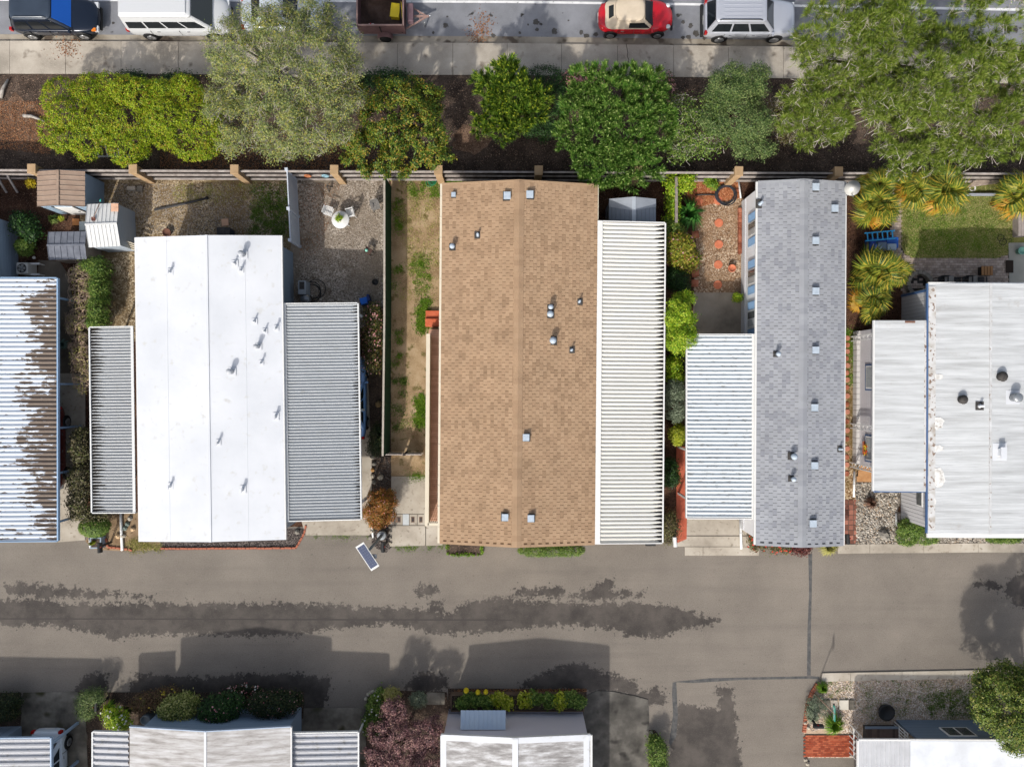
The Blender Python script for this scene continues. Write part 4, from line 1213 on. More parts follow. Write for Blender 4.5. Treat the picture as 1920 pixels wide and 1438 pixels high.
wn_ = MB().box(p.x, ya + .02, 1.45, 1.5, .07, .95).build('window', M_trim, h)
for j in (-1, 1):
    MB().box(p.x + j * .36, ya + .05, 1.45, .62, .04, .8).build('pane', M_win, wn_)
dk = thing('porch_deck', 'small dark plank deck with white railings beside brick path', 'deck', P(1648, 1376, 0), 0)
DK = [mat('dark_plank_%d' % i, [k], .85, 4, 6) for i, k in enumerate([c(92, 80, 74), c(108, 94, 86), c(82, 72, 66)])]
dw = 62 / PPM; dh = 44 / PPM
dm = [MB().box(0, 0, 0, .128, dh, .04).mesh('plank', m) for m in DK]
for i in range(int(dw / .14)):
    link('plank', dm[R.randrange(3)], dk, (-dw / 2 + (i + .5) * .14, -.1, .5 + R.uniform(-.004, .004)))
MB().box(0, -.1, .24, dw - .06, dh - .06, .47).build('deck_base', M_flash, dk)
MB().box(0, dh / 2 - .04, .51, dw + .2, .12, .06).build('deck_edge', plain('grey_blue_edge', c(128, 142, 158), .6), dk)
for (ax, ay, bx, by) in ((1592, 1356, 1600, 1410), (1676, 1352, 1683, 1380)):
    a, b = P(ax, ay, 0) - dk.location, P(bx, by, 0) - dk.location
    rr = MB()
    for z in (.55, 1.1, 1.4):
        rr.bar((a.x, a.y, z), (a.x + .02, b.y, z), .05, .05)
    for i in range(6):
        y = a.y + (b.y - a.y) * i / 5
        rr.box(a.x, y, .7, .04, .04, 1.4)
    rr.build('railing', M_trim, dk)
# ------------------------------------------------------------------ fences
M_wood = [mat('fence_wood_%d' % i, [k, tuple(x * 1.25 for x in k[:3]) + (1,)], .9, 2, 7, .15, .3, 40) for i, k in enumerate([c(50, 46, 45), c(64, 58, 56), c(57, 52, 50)])]
M_rail = mat('fence_rail', [c(150, 140, 134), c(196, 188, 182)], .9, 3, 6, .15)
M_pillar = mat('tan_pillar', [c(168, 140, 106), c(188, 160, 126)], .9, 2, 7, .15, .2, 40)
fy = lambda px: 337 + (px - 300) * .0035
A, B = P(-120, fy(-120)), P(2040, fy(2040))
fen = thing('wood_fence', 'long dark weathered wood fence with three rails and tan pillars along the backyards', 'fence', (A + B) / 2, math.atan2(B.y - A.y, B.x - A.x))
LF = (B - A).length
pk = [MB().box(0, 0, 0, .135, .022, 1.75).mesh('picket', m) for m in M_wood]
n = int(LF / .147); order = sorted(range(n), key=lambda i: abs((i + .5) / n - .5))
rest = MB()
for q, i in enumerate(order):
    x = -LF / 2 + (i + .5) * .147; z = .92 + R.uniform(-.02, .02); j = R.randrange(3)
    if q < 300:
        link('picket', pk[j], fen, (x, .03, z))
    else:
        rest.cur = j; rest.box(x, .03, z, .135, .022, 1.75)
rest.build('pickets', M_wood, fen, kind='stuff')
pxs = [60, 250, 440, 627, 822, 1010, 1198, 1385, 1572, 1760, 1945]
pbase = [(x - 960) * .95 + 960 for x in pxs]
xsr = [(P(x, 337).x) for x in pbase]
cz = fen.location
for x0, x1 in zip([A.x] + xsr, xsr + [B.x]):
    for z in (.25, 1.0, 1.74):
        MB().box((x0 + x1) / 2 - cz.x, -.03, z, x1 - x0 - .3, .09, .07).build('rail', M_rail, fen)
for x in xsr:
    pl = MB().box(x - cz.x, -.02, 1.0, .38, .44, 2.0)
    pl.box(x - cz.x, -.02, 2.03, .44, .5, .07)
    bevel(pl.build('pillar', M_pillar, fen), .015)
M_vin = plain('white_vinyl', c(206, 214, 226), .45)
a, b = P(557, 337, 0), P(563, 463, 0)
vf = thing('vinyl_fence', 'white vinyl panel fence between brown gravel yard and bistro table yard', 'fence', (a + b) / 2, math.atan2(-(b.x - a.x), (b.y - a.y)) if False else math.atan2(a.x - b.x, -(a.y - b.y)) + math.pi)
vf.rotation_euler = (0, 0, math.atan2(a.y - b.y, a.x - b.x) - math.pi / 2)
Lv = (a - b).length
for i, (y0, y1) in enumerate(((-Lv / 2, -.2), (-.0, .0), (-.2, Lv / 2))):
    if y1 > y0:
        n = int((y1 - y0 - .15) / .17)
        me = MB().box(0, 0, 0, .035, (y1 - y0 - .15) / n - .006, 1.6).mesh('panel_board', M_vin)
        for k in range(n):
            link('panel_board', me, vf, (0, y0 + .08 + (k + .5) * (y1 - y0 - .15) / n, .92))
        for z in (.14, 1.74):
            MB().box(0, (y0 + y1) / 2, z, .055, y1 - y0 - .12, .12).build('rail', M_vin, vf)
for y in (-Lv / 2, -.2, Lv / 2):
    MB().box(0, y, .95, .13, .13, 1.9).box(0, y, 1.92, .16, .16, .04).build('post', M_vin, vf)
M_green = mat('green_screen', [c(34, 62, 44), c(44, 78, 54)], .85, 2, 6, .15, .3, 50)
gf_pts = [P(733, 350, 0), P(733, 600, 0), P(730, 848, 0)]
gf = thing('screen_fence', 'dark green privacy screen fence with pale top rail beside sandy side yard', 'fence', gf_pts[1])
for p, q in zip(gf_pts[:-1], gf_pts[1:]):
    p, q = p - gf.location, q - gf.location
    k = 8
    for i in range(k):
        s, e = p.lerp(q, i / k), p.lerp(q, (i + 1) / k)
        MB().bar((s.x, s.y - .01, 1.0), (e.x, e.y + .01, 1.0), .05, 1.96).build('screen_panel', M_green, gf)
    MB().bar((p.x - .01, p.y, 2.0), (q.x - .01, q.y, 2.0), .1, .05).build('top_rail', mat('weathered_rail', [c(160, 152, 140), c(186, 178, 166)], .8, 3), gf)
gt = thing('picket_gate', 'low grey board fence with open gate across the sandy side yard', 'fence', P(762, 848, 0))
for i in range(17):
    if i not in (8, 9):
        MB().box(-.95 + i * .115 - .05, 0, .6, .1, .03, 1.15).build('picket', M_rail, gt)
for z in (.3, 1.0):
    MB().box(-.0, -.035, z, 1.95, .04, .08).build('rail', M_rail, gt)
MB().box(.05, 0, .65, .12, .12, 1.3).build('post', M_wood[1], gt)

# ------------------------------------------------------------------ sheds
def shed(label, corners, z, zr, ridge, mroof, mwall, mdoor=None, rib=None, door_side=None, nrib=7, lean=0.0):
    f = Frame(*corners, z)
    r = thing('garden_shed', label, 'shed', f.c, f.rz, 'small garden sheds')
    W, L = f.W / 2, f.L / 2
    i = .06
    if ridge == 'y':
        pr = [(-W + i, 0), (W - i, 0), (W - i, z - .05), (0, zr - .05), (-W + i, z - .05)]
        vs = [(x, -L + i, q) for x, q in pr] + [(x, L - i, q) for x, q in pr]
    else:
        pr = [(-L + i, 0), (L - i, 0), (L - i, z - .05), (0, zr - .05), (-L + i, z - .05)]
        vs = [(-W + i, x, q) for x, q in pr] + [(W - i, x, q) for x, q in pr]
    m = MB()
    a, b = tuple(range(5)), tuple(range(9, 4, -1))
    if ridge == 'x':
        a, b = a[::-1], b[::-1]
    sides = [((k + 1) % 5, k, 5 + k, 5 + (k + 1) % 5) for k in range(5)]
    m.add(vs, [a, b] + sides)
    m.build('wall', mwall, r)
    # roof panels, one by one
    span = L if ridge == 'y' else W
    half = W if ridge == 'y' else L
    w1 = 2 * span / nrib
    ln = math.hypot(half, zr - z); ang = math.atan2(zr - z, half)
    me = MB()
    pf = [(0, 0), (0, .03), (.05, .03), (.08, 0), (.92, 0), (.95, .03), (1.0, .03)]
    me.add([(0, (x - .5) * w1, q) for x, q in pf] + [(ln, (x - .5) * w1, q) for x, q in pf], [(k, 7 + k, 8 + k, 1 + k) for k in range(6)])
    me = me.mesh('roof_panel', mroof)
    for k in range(nrib):
        s = -span + (k + .5) * w1
        for sd in (0, math.pi):
            o = link('roof_panel', me, r)
            base = Matrix.Translation((0, s, zr) if ridge == 'y' else (s, 0, zr))
            o.matrix_local = base @ Matrix.Rotation(sd + (0 if ridge == 'y' else math.pi / 2), 4, 'Z') @ Matrix.Rotation(ang, 4, 'Y')
    if ridge == 'y':
        MB().box(0, 0, zr + .035, .12, 2 * L, .03).build('ridge_cap', mroof, r)
    else:
        MB().box(0, 0, zr + .035, 2 * W, .1, .03).build('ridge_cap', mroof, r)
    if mdoor:
        d = MB().box(.0, -L + i - .02, .85, 1.0, .05, 1.6).build('door', mdoor, r)
        MB().box(.35, -L + i - .06, .85, .12, .03, .04).build('handle', M_flash, d)
        for x in (-.56, .56):
            MB().box(x, -L + i - .01, .9, .1, .05, 1.75).build('trim', M_flash, r)
    return r
M_brownmetal = mat('brown_metal', [c(152, 130, 114), c(168, 147, 130)], .6, 2, 5)
shed('tan brown metal roof shed with white double doors against the wood fence', ((70, 322), (159, 322), (160, 388), (69, 388)), 1.9, 2.15, 'y', M_brownmetal, mat_siding('shed_blue', c(160, 184, 206, .75), .12, 'Z'), M_trim, nrib=7)
s2 = shed('small white ribbed metal shed with a shovel lying on its roof', ((163, 382), (223, 382), (226, 463), (167, 463)), 1.75, 2.0, 'x', mat('white_shed_metal', [c(206, 208, 208), c(226, 226, 224)], .5, 2, 5), mat_siding('shed_grey', c(176, 188, 200, .8), .2, 'Z'), None, nrib=8)
shed('low grey shingle topped shed tucked behind the small white metal shed', ((91, 435), (162, 434), (163, 487), (92, 487)), 1.5, 1.62, 'x', mat('slate_shingle', [c(104, 108, 118), c(130, 134, 144)], .9, 3, 7, .1, .5, 30), mat('tan_shed_wall', [c(158, 146, 134)], .8), None, nrib=6)
f4 = Frame((1142, 372), (1230, 374), (1230, 424), (1142, 424), 2.0)
r = thing('garden_shed', 'grey plastic shed with crossed pale roof ridges behind the cream carport', 'shed', f4.c, f4.rz, 'small garden sheds')
W, L = f4.W / 2, f4.L / 2
M_gs = mat_siding('shed_plastic', c(138, 146, 158, .8), .3, 'Y')
MB().box(0, 0, .95, 2 * W - .15, 2 * L - .15, 1.9).build('wall', M_gs, r)
mb = MB()
mb.add([(-W, -L, 1.95), (0, -L, 2.4), (0, L, 2.4), (-W, L, 1.95)], [(0, 1, 2, 3)])
mb.add([(0, -L, 2.4), (W, -L, 1.95), (W, L, 1.95), (0, L, 2.4)], [(0, 1, 2, 3)])
mb.build('roof', mat_siding('shed_roof_plastic', c(134, 142, 154, .8), .22, 'X'), r)
MB().box(0, 0, 2.41, .2, 2 * L, .04).build('ridge_cap', mat('pale_ridge', [c(176, 184, 194)], .5), r)
mb = MB()
for s in (-1, 1):
    mb.add([(0, L, 2.42), (0, -.0, 2.42), (s * W, L * .4, 2.0), (s * W, L, 1.98)], [(0, 1, 2, 3) if s > 0 else (3, 2, 1, 0)])
mb.build('roof_wing', mat('shed_roof_light', [c(160, 166, 176)], .5), r)

# ------------------------------------------------------------------ vehicles
M_tyre = plain('tyre_rubber', c(30, 30, 31), .85, .2)
M_rim = plain('alloy', c(176, 178, 182), .3, .5, .8)
M_cglass = glass('car_glass', (.008, .011, .014, 1), .08)
M_chrome = plain('chrome', c(200, 202, 206), .2, .5, .9)
M_redlamp = plain('red_lamp', c(176, 24, 26), .2, .6)
M_amber = plain('amber_lamp', c(232, 130, 30), .25, .6)
M_lens = plain('lamp_lens', c(214, 218, 222), .12, .7)
M_blk = plain('black_plastic', c(34, 35, 36), .6)

def paint(name, col, rough=.22, metal=0.0):
    if name in _mc: return _mc[name]
    t = NT(name)
    v = t.obj()
    cl = t.mix(t.math('MULTIPLY', t.step(t.noise(v, 2.2, 7, .7), .5, .8), .22), col, tuple(min(1, x * .8 + .03) for x in col[:3]) + (1,))
    m = t.out(t.bsdf(cl, rough, .5, metal, **{'Coat Weight': .5, 'Coat Roughness': .06}))
    _mc[name] = m
    return m

def sect(x, w, z0, zb, zt, crown=.03):
    """half-section of the lower body mirrored: sill, flank, shoulder, deck"""
    h = [(w * .80, z0), (w * .95, z0 + .09), (w, z0 + (zb - z0) * .45), (w * .985, zb - .06), (w * .93, zb), (w * .80, zt - .015), (w * .45, zt + crown * .7), (0, zt + crown)]
    pts = h + [(-a, b) for a, b in h[-2::-1]]
    return [(x, y, z) for y, z in pts]

def loft(mb, secs, cap=True, smooth=True):
    k = len(secs[0])
    vs = [p for s in secs for p in s]
    fs = []
    for i in range(len(secs) - 1):
        for j in range(k - 1):
            fs.append((i * k + j, i * k + j + 1, (i + 1) * k + j + 1, (i + 1) * k + j))
        fs.append((i * k + k - 1, i * k, (i + 1) * k, (i + 1) * k + k - 1))
    if cap:
        fs.append(tuple(range(k - 1, -1, -1)))
        fs.append(tuple((len(secs) - 1) * k + j for j in range(k)))
    mb.add(vs, fs, smooth)

def smooth_mod(o, lv=1):
    m = o.modifiers.new('subsurf', 'SUBSURF'); m.levels = lv; m.render_levels = lv
    return o

def car(name, label, cat, loc, rz, L, Wd, st, gh, body, roofm=None, wheels=(), wr=.33, rails=None, nwin=3, extra=None, group=None, glassm=None, ws=None, wz=(.05, -.2), soft=False, rr_=(.12, .14)):
    """st: lower-body stations (x from rear, half width, sill z, shoulder z, deck z)
       gh: (x rear belt, x front belt, x rear roof, x front roof, belt z, roof z, half width belt, half width roof)"""
    r = thing(name, label, cat, loc, rz, group)
    gm = glassm or M_cglass
    mb = MB()
    loft(mb, [sect(x - L / 2, w, z0, zb, zt) for x, w, z0, zb, zt in st])
    smooth_mod(mb.build('body', body, r), 2)
    xr, xf, xrr, xfr, zb, zr, wb, wr_ = gh
    xr, xf, xrr, xfr = (q - L / 2 for q in (xr, xf, xrr, xfr))
    # cabin: pillars and roof shell
    def ring(x0, x1, w, z, rr):
        pts = []
        for (sx, sy) in ((1, 1), (-1, 1), (-1, -1), (1, -1)):
            cx = (x1 - rr if sx > 0 else x0 + rr); cy = sy * (w - rr)
            a0 = {(1, 1): 0, (-1, 1): 90, (-1, -1): 180, (1, -1): 270}[(sx, sy)]
            for q in (0, 30, 60, 90):
                a = rad(a0 + q)
                pts.append((cx + rr * math.cos(a), cy + rr * math.sin(a), z))
        return pts
    h = zr - zb
    fm = (.5 * h + .05) / (h - .02)
    mb = MB()
    q0, q1 = rr_
    rgs = [ring(xr, xf, wb, zb - .05, q0), ring(xr + (xrr - xr) * fm, xf + (xfr - xf) * fm, wb + (wr_ - wb) * fm, zb + h * .5, q0), ring(xrr, xfr, wr_, zr - .07, q1)]
    loft(mb, rgs, cap=False)
    mb.build('cabin', gm if nwin == 0 else body, r)
    mb = MB()
    loft(mb, [ring(xrr - .01, xfr + .01, wr_ + .012, zr - .075, q1 + .01), ring(xrr + .02, xfr - .02, wr_ - .02, zr - .02, q1 + .02), ring(xrr + .14, xfr - .14, wr_ - .14, zr + .01, q1), ring(xrr + .4, xfr - .4, wr_ - .4, zr + .02, .08)])
    mb.build('roof', roofm or body, r)
    # windscreen and rear window
    def pane(nm, pts, m):
        n_ = (Vector(pts[1]) - Vector(pts[0])).cross(Vector(pts[3]) - Vector(pts[0])).normalized()
        q = [Vector(p) + n_ * .018 for p in pts]; q2 = [Vector(p) - n_ * .01 for p in pts]
        return MB().add([*q, *q2], [(0, 1, 2, 3), (7, 6, 5, 4), (0, 4, 5, 1), (1, 5, 6, 2), (2, 6, 7, 3), (3, 7, 4, 0)]).build(nm, m, r)
    def lerp(a, b, t_): return a + (b - a) * t_
    zl, zh = zb + .02, zr - .09
    fx = lambda z: lerp(xf, xfr, (z - zb + .05) / (h - .02))
    rx = lambda z: lerp(xr, xrr, (z - zb + .05) / (h - .02))
    hw = lambda z: lerp(wb, wr_, (z - zb + .05) / (h - .02))
    pane('windscreen', [(fx(zl), -hw(zl) + .12, zl), (fx(zl), hw(zl) - .12, zl), (fx(zh), hw(zh) - .13, zh), (fx(zh), -hw(zh) + .13, zh)], ws or gm)
    if soft:
        za, zc = lerp(zl, zh, .3), lerp(zl, zh, .85)
        pane('rear_window', [(rx(za), .34, za), (rx(za), -.34, za), (rx(zc), -.3, zc), (rx(zc), .3, zc)], gm)
    else:
        pane('rear_window', [(rx(zl), hw(zl) - .14, zl), (rx(zl), -hw(zl) + .14, zl), (rx(zh), -hw(zh) + .15, zh), (rx(zh), hw(zh) - .15, zh)], gm)
    for sy in (-1, 1):
        for i in range(nwin):
            a, b = i / nwin, (i + 1) / nwin
            q = []
            for z in (zb + wz[0], zr + wz[1]):
                x0, x1 = (rx(z) + .16 if not soft else lerp(rx(z), fx(z), .46)), fx(z) - (.16 if not soft else .1)
                q.append((lerp(x0, x1, a) + .05, lerp(x0, x1, b) - .05, sy * hw(z), z))
            (a0, a1, ya, za), (b0, b1, yb, zb_) = q
            pts = [(a0, ya, za), (a1, ya, za), (b1, yb, zb_), (b0, yb, zb_)]
            if sy > 0: pts = [pts[1], pts[0], pts[3], pts[2]]
            pane('side_window', pts, gm)
    # wheels
    for x in wheels:
        for sy in (-1, 1):
            xx, yy = x - L / 2, sy * (Wd / 2 - .08)
            w = MB()
            prof = [(wr * .6, -.11), (wr * .93, -.11), (wr, -.06), (wr, .06), (wr * .93, .11), (wr * .6, .11)]
            w.lathe(prof, xx, yy, wr, 20, 'y')
            wo = w.build('wheel', M_tyre, r)
            rm = MB(); yo = yy + sy * .085
            rm.lathe([(wr * .66, -.03), (wr * .66, .03), (wr * .58, .035)] if sy > 0 else [(wr * .58, -.035), (wr * .66, -.03), (wr * .66, .03)], xx, yo, wr, 18, 'y')
            rm.cur = 0
            for k in range(5):
                a = 2 * math.pi * k / 5
                rm.bar((xx, yo + sy * .035, wr), (xx + wr * .6 * math.cos(a), yo + sy * .035, wr + wr * .6 * math.sin(a)), .07, .02, (0, 1, 0))
            rm.build('rim', M_rim, wo)
            ar = MB(); ar.lathe([(wr * 1.16, -.02), (wr * 1.16, .02)], xx, sy * (Wd / 2 - .035), wr + .02, 20, 'y')
            ar.build('wheel_arch', M_blk, r)
    sF, sR = st[-2], st[1]
    for sy in (-1, 1):
        MB().box(L / 2 - .16, sy * (sF[1] - .16), sF[3] - .14, .22, .3, .14).build('headlight', M_lens, r)
        MB().box(-L / 2 + .08, sy * (sR[1] - .1), sR[3] - .1, .14, .16, .22).build('tail_light', M_redlamp, r)
        mo = MB().box(xf - .12, sy * (wb + .14), zb + .08, .12, .2, .14); bevel(mo.build('mirror', body, r), .03)
        for k in range(2 if L > 4.2 else 1):
            MB().box(lerp(xr, xf, .36 + .34 * k), sy * (Wd / 2 - .005), zb - .16, .16, .03, .035).build('door_handle', M_chrome if body is not None else M_blk, r)
        for k in range(3 if L > 4.2 else 2):
            MB().box(lerp(xr, xf, .27 + .33 * k), sy * (Wd / 2 - .012), zb - .3, .012, .03, .48).build('door_seam', M_blk, r)
    if rails:
        for sy in (-1, 1):
            MB().tube([(xrr + .2, sy * (wr_ - .08), zr), (xrr + .3, sy * (wr_ - .08), zr + .06), (xfr - .4, sy * (wr_ - .08), zr + .06), (xfr - .25, sy * (wr_ - .08), zr)], .025, 6).build('roof_rail', rails, r)
    MB().box(L / 2 - .05, 0, .42, .1, 1.2, .16).build('grille', M_blk, r)
    MB().box(-L / 2 + .02, 0, .55, .04, .5, .12).build('number_plate', M_trim, r)
    return r

def ypk(px, py, z): return P(px, py, z).y
GV = 'vehicles parked along the street kerb'
zs = -.115
# dark blue SUV
M_navy = paint('navy_paint', c(22, 34, 52, .8), .22, .3)
y0 = P(100, 74, 0).y
cx = (P(20, 50, .6).x + P(187, 50, .6).x) / 2
suv = car('parked_suv', 'dark navy suv with bright blue sunshade behind its windscreen', 'car', (cx, y0 + .95, zs), 0, 4.75, 1.9,
    [(0, .58, .38, .78, .86), (.14, .84, .3, .92, 1.0), (.9, .95, .26, .98, 1.04), (2.4, .95, .26, .97, 1.03), (3.3, .95, .26, .95, 1.0), (4.0, .93, .26, .88, .95), (4.5, .8, .28, .76, .82), (4.75, .48, .36, .62, .68)],
    (.25, 3.5, .55, 2.75, 1.02, 1.76, .88, .66), M_navy, mat('blue_grey_roof', [c(52, 62, 76), c(62, 73, 88)], .35, 1), (.92, 3.75), .36, M_metal, 3, group=GV, rr_=(.2, .28), ws=plain('blue_sunshade', c(22, 96, 196), .35))
MB().box(2.1, -.72, .72, .24, .16, .1).build('indicator', M_amber, suv)
# white van
M_white = paint('white_paint', c(228, 231, 234, .66), .3)
cx = (P(240, 50, .8).x + P(428, 50, .8).x) / 2
van = car('parked_van', 'white raised roof passenger van with four dark side windows', 'van', (cx, P(330, 75).y + 1.0, zs), 0, 5.5, 2.0,
    [(0, .86, .4, 1.0, 1.1), (.1, .97, .3, 1.1, 1.16), (1.2, 1.0, .26, 1.12, 1.16), (3.4, 1.0, .26, 1.12, 1.16), (4.3, 1.0, .26, 1.06, 1.12), (4.9, .96, .26, .98, 1.06), (5.32, .86, .3, .84, .92), (5.5, .6, .38, .64, .7)],
    (.06, 4.75, .16, 3.95, 1.14, 2.2, .96, .8), M_white, None, (1.05, 4.5), .36, None, 4, group=GV, wz=(.14, -.42))
b = MB().box(-.75, 0, 2.235, 3.5, 1.3, .1); bevel(b.build('roof_cap', M_white, van), .05, 3)
cx = (P(456, 50, .6).x + P(606, 50, .6).x) / 2
car('parked_car', 'pale silver white car half hidden beneath the grey green street tree', 'car', (cx, P(520, 68).y + .92, zs), 0, 4.5, 1.8,
    [(0, .7, .36, .76, .84), (.12, .84, .28, .88, .94), (.9, .9, .24, .92, .97), (2.4, .9, .24, .9, .96), (3.2, .9, .24, .88, .94), (3.9, .88, .24, .8, .87), (4.35, .8, .26, .68, .74), (4.5, .62, .34, .56, .62)],
    (.5, 3.2, 1.2, 2.4, .92, 1.45, .82, .6), paint('pale_silver', c(206, 214, 222, .85), .25, .2), None, (.85, 3.65), .32, None, 3, group=GV)
# red convertible with beige hood
M_red = paint('red_paint', c(196, 18, 34, .85), .18)
M_hood = mat('beige_hood', [c(214, 198, 174), c(226, 210, 188)], .9, 2, 5, .1, .2, 60)
cx = (P(1122, 40, .6).x + P(1262, 40, .6).x) / 2
bt = car('parked_convertible', 'red rounded convertible with closed beige cloth roof', 'car', (cx, P(1190, 71).y + .87, zs), 0, 4.1, 1.74,
    [(0, .38, .4, .6, .64), (.14, .66, .3, .74, .82), (.6, .84, .26, .86, .97), (1.2, .87, .24, .9, 1.0), (2.4, .87, .24, .9, .98), (3.0, .86, .24, .9, .98), (3.5, .8, .26, .84, .9), (3.9, .62, .3, .68, .72), (4.1, .34, .4, .54, .58)],
    (.36, 3.0, .85, 2.42, .95, 1.5, .8, .62), M_red, M_hood, (.72, 3.3), .32, None, 1, group=GV, soft=True, wz=(.04, -.2), rr_=(.34, .34))
for o in [o for o in bt.children if o.name.startswith('cabin')]:
    o.data.materials[0] = M_hood
for sy in (-1, 1):
    for x, m in ((1.75, M_lens), (-1.78, M_redlamp)):
        MB().lathe([(.13, 0), (.11, .05), (.02, .07)], x, sy * .58, .74 if x > 0 else .7, 14).build('round_lamp', m, bt)
for o in [o for o in bt.children if o.name.split('.')[0] in ('headlight', 'tail_light')]:
    bpy.data.objects.remove(o)
# silver SUV
M_silver = paint('silver_paint', c(196, 200, 210, .85), .3, .35)
cx = (P(1322, 45, .8).x + P(1491, 45, .8).x) / 2
s3 = car('parked_suv', 'silver suv with ribbed roof, dark windows and black roof rails', 'car', (cx, P(1410, 80).y + .98, zs), 0, 4.95, 1.94,
    [(0, .84, .4, .9, .98), (.12, .93, .32, 1.0, 1.05), (.9, .97, .3, 1.04, 1.08), (2.4, .97, .3, 1.04, 1.08), (3.5, .97, .3, 1.02, 1.08), (4.2, .95, .3, .98, 1.06), (4.8, .88, .32, .88, .98), (4.95, .78, .4, .74, .8)],
    (.1, 3.75, .4, 3.1, 1.04, 1.82, .88, .68), M_silver, None, (.95, 3.95), .38, M_blk, 3, group=GV)
mb = MB()
for k in range(5):
    mb.box(-.65, -.44 + k * .22, 1.845, 2.0, .05, .02)
mb.build('roof_rib', M_silver, s3)
b = MB().box(-2.52, 0, .52, .16, 1.75, .18); bevel(b.build('bumper', M_blk, s3), .04)
# cars under the carports
def up_car(label, px, pyc, side, bodym, L=4.5, flip=False, rr=math.pi / 2, name='parked_car'):
    return car(name, label, 'car', (px, P(0, pyc).y, .035), rr, L, 1.8,
        [(0, .7, .36, .76, .84), (.12, .84, .28, .88, .94), (.9, .9, .24, .92, .97), (2.4, .9, .24, .9, .96), (3.2, .9, .24, .88, .94), (3.9, .88, .24, .8, .87), (4.35, .8, .26, .68, .74), (4.5, .62, .34, .56, .62)],
        (.5, 3.2, 1.2, 2.4, .92, 1.45, .82, .6), bodym, None, (.85, 3.65), .32, None, 3, group='cars under carports')
up_car('light blue car showing along the right edge of the wide grey carport', P(688, 740, .6).x - .9, 745, 1, paint('sky_blue_paint', c(120, 158, 206, .85), .25, .2))
up_car('dark red car in the shade under the leaf littered carport', P(123, 790, .6).x - .95, 838, 1, paint('maroon_paint', c(96, 22, 20, .8), .3), rr=-math.pi / 2)
up_car('white car parked nose in beneath the bottom corner carport', P(124, 1400, .6).x - .9, 1432, 1, paint('white_paint_b', c(214, 222, 232, .85), .3), rr=-math.pi / 2)

# utility trailer
M_tr = mat('trailer_paint', [c(96, 72, 74), c(118, 90, 90), c(104, 80, 82)], .6, 1.3, 6, .3)
M_trl = mat('trailer_edge', [c(160, 130, 122), c(178, 148, 138)], .6, 2, 5)
p0, p1 = P(669, 50, 1.25), P(757, 50, 1.25)
Lt = p1.x - p0.x; ybot = P(700, 49.5, 1.25).y
Wt = 2.0
tr = thing('utility_trailer', 'open brown plywood utility trailer with toolbox on its tongue', 'trailer', ((p0.x + p1.x) / 2, ybot + Wt / 2, zs))
MB().box(0, 0, .52, Lt - .06, Wt - .06, .06).build('floor', mat('trailer_floor', [c(54, 42, 38), c(74, 58, 50), c(92, 76, 70)], .9, 1.6, 7), tr)
for sx, sy, lx, ly in ((-1, 0, .05, Wt), (1, 0, .05, Wt), (0, -1, Lt - .1, .05), (0, 1, Lt - .1, .05)):
    w = MB().box(sx * (Lt / 2 - .025), sy * (Wt / 2 - .025), .95, lx, ly, .92).build('side_panel', M_tr, tr)
    MB().box(sx * (Lt / 2 - .025), sy * (Wt / 2 - .025), 1.43, lx + .03, ly + .03, .04).build('edge_rail', M_trl, w)
MB().box(-.05, -Wt / 2 - .02, .9, .06, .04, .8).build('stake', M_blk, tr)
for sy in (-1, 1):
    w = MB(); w.lathe([(.2, -.1), (.31, -.1), (.33, -.05), (.33, .05), (.31, .1), (.2, .1)], .1, sy * (Wt / 2 + .14), .34, 18, 'y')
    wo = w.build('wheel', M_tyre, tr)
    MB().lathe([(.18, -.06), (.18, .06)], .1, sy * (Wt / 2 + .16), .34, 14, 'y').build('rim', M_blk, wo)
    fd = MB()
    for k in range(6):
        a0, a1 = rad(15 + k * 25), rad(40 + k * 25)
        fd.bar((.1 + .42 * math.cos(a0), sy * (Wt / 2 + .14), .34 + .42 * math.sin(a0)), (.1 + .42 * math.cos(a1), sy * (Wt / 2 + .14), .34 + .42 * math.sin(a1)), .26, .03)
    fd.build('mudguard', M_tr, tr)
b = MB().box(Lt / 2 + .28, -.05, .78, .34, 1.0, .4); bevel(b.build('toolbox', mat('mauve_box', [c(122, 98, 106), c(136, 112, 118)], .5, 2), tr), .05)
MB().bar((Lt / 2, -.72, .5), (Lt / 2 + 1.15, -.05, .5), .07, .07).bar((Lt / 2, .62, .5), (Lt / 2 + 1.15, -.05, .5), .07, .07).bar((Lt / 2 + .4, -.05, .52), (Lt / 2 + 1.25, -.05, .52), .09, .08).bar((Lt / 2 + .75, -.3, .5), (Lt / 2 + .75, .2, .5), .05, .05).build('tongue', M_trl, tr)
MB().lathe([(.05, 0), (.07, .06), (.03, .12)], Lt / 2 + 1.3, -.05, .5, 10).build('coupler', M_chrome, tr)
MB().lathe([(.04, 0), (.04, .5)], Lt / 2 + 1.0, -.35, .02, 8).build('jack', M_metal, tr)
def small_box(name, label, cat, px, py, z0, sx, sy, sz, m, rz=0.0, bv=.02, lid=None):
    zt = z0 + sz
    p = P(px, py, zt)
    r = thing(name, label, cat, (p.x, p.y, z0), rz)
    bevel(MB().box(0, 0, sz / 2, sx, sy, sz).build('body', m, r), bv)
    if lid is not None:
        bevel(MB().box(0, 0, sz + .02, sx + .04, sy + .04, .05).build('lid', lid, r), bv)
    return r
M_yel = plain('yellow_plastic', c(232, 206, 40), .45)
small_box('storage_tote', 'bright yellow lidded tote in the open brown trailer', 'tote', 741, 20, .46, .46, .72, .36, M_yel, -.12, .04, M_yel)
t_ = thing('tool_bundle', 'long dark and yellow handled tools leaning in trailer front corner', 'tools', (P(751, 25, 1.2).x, P(751, 25, 1.2).y, .45))
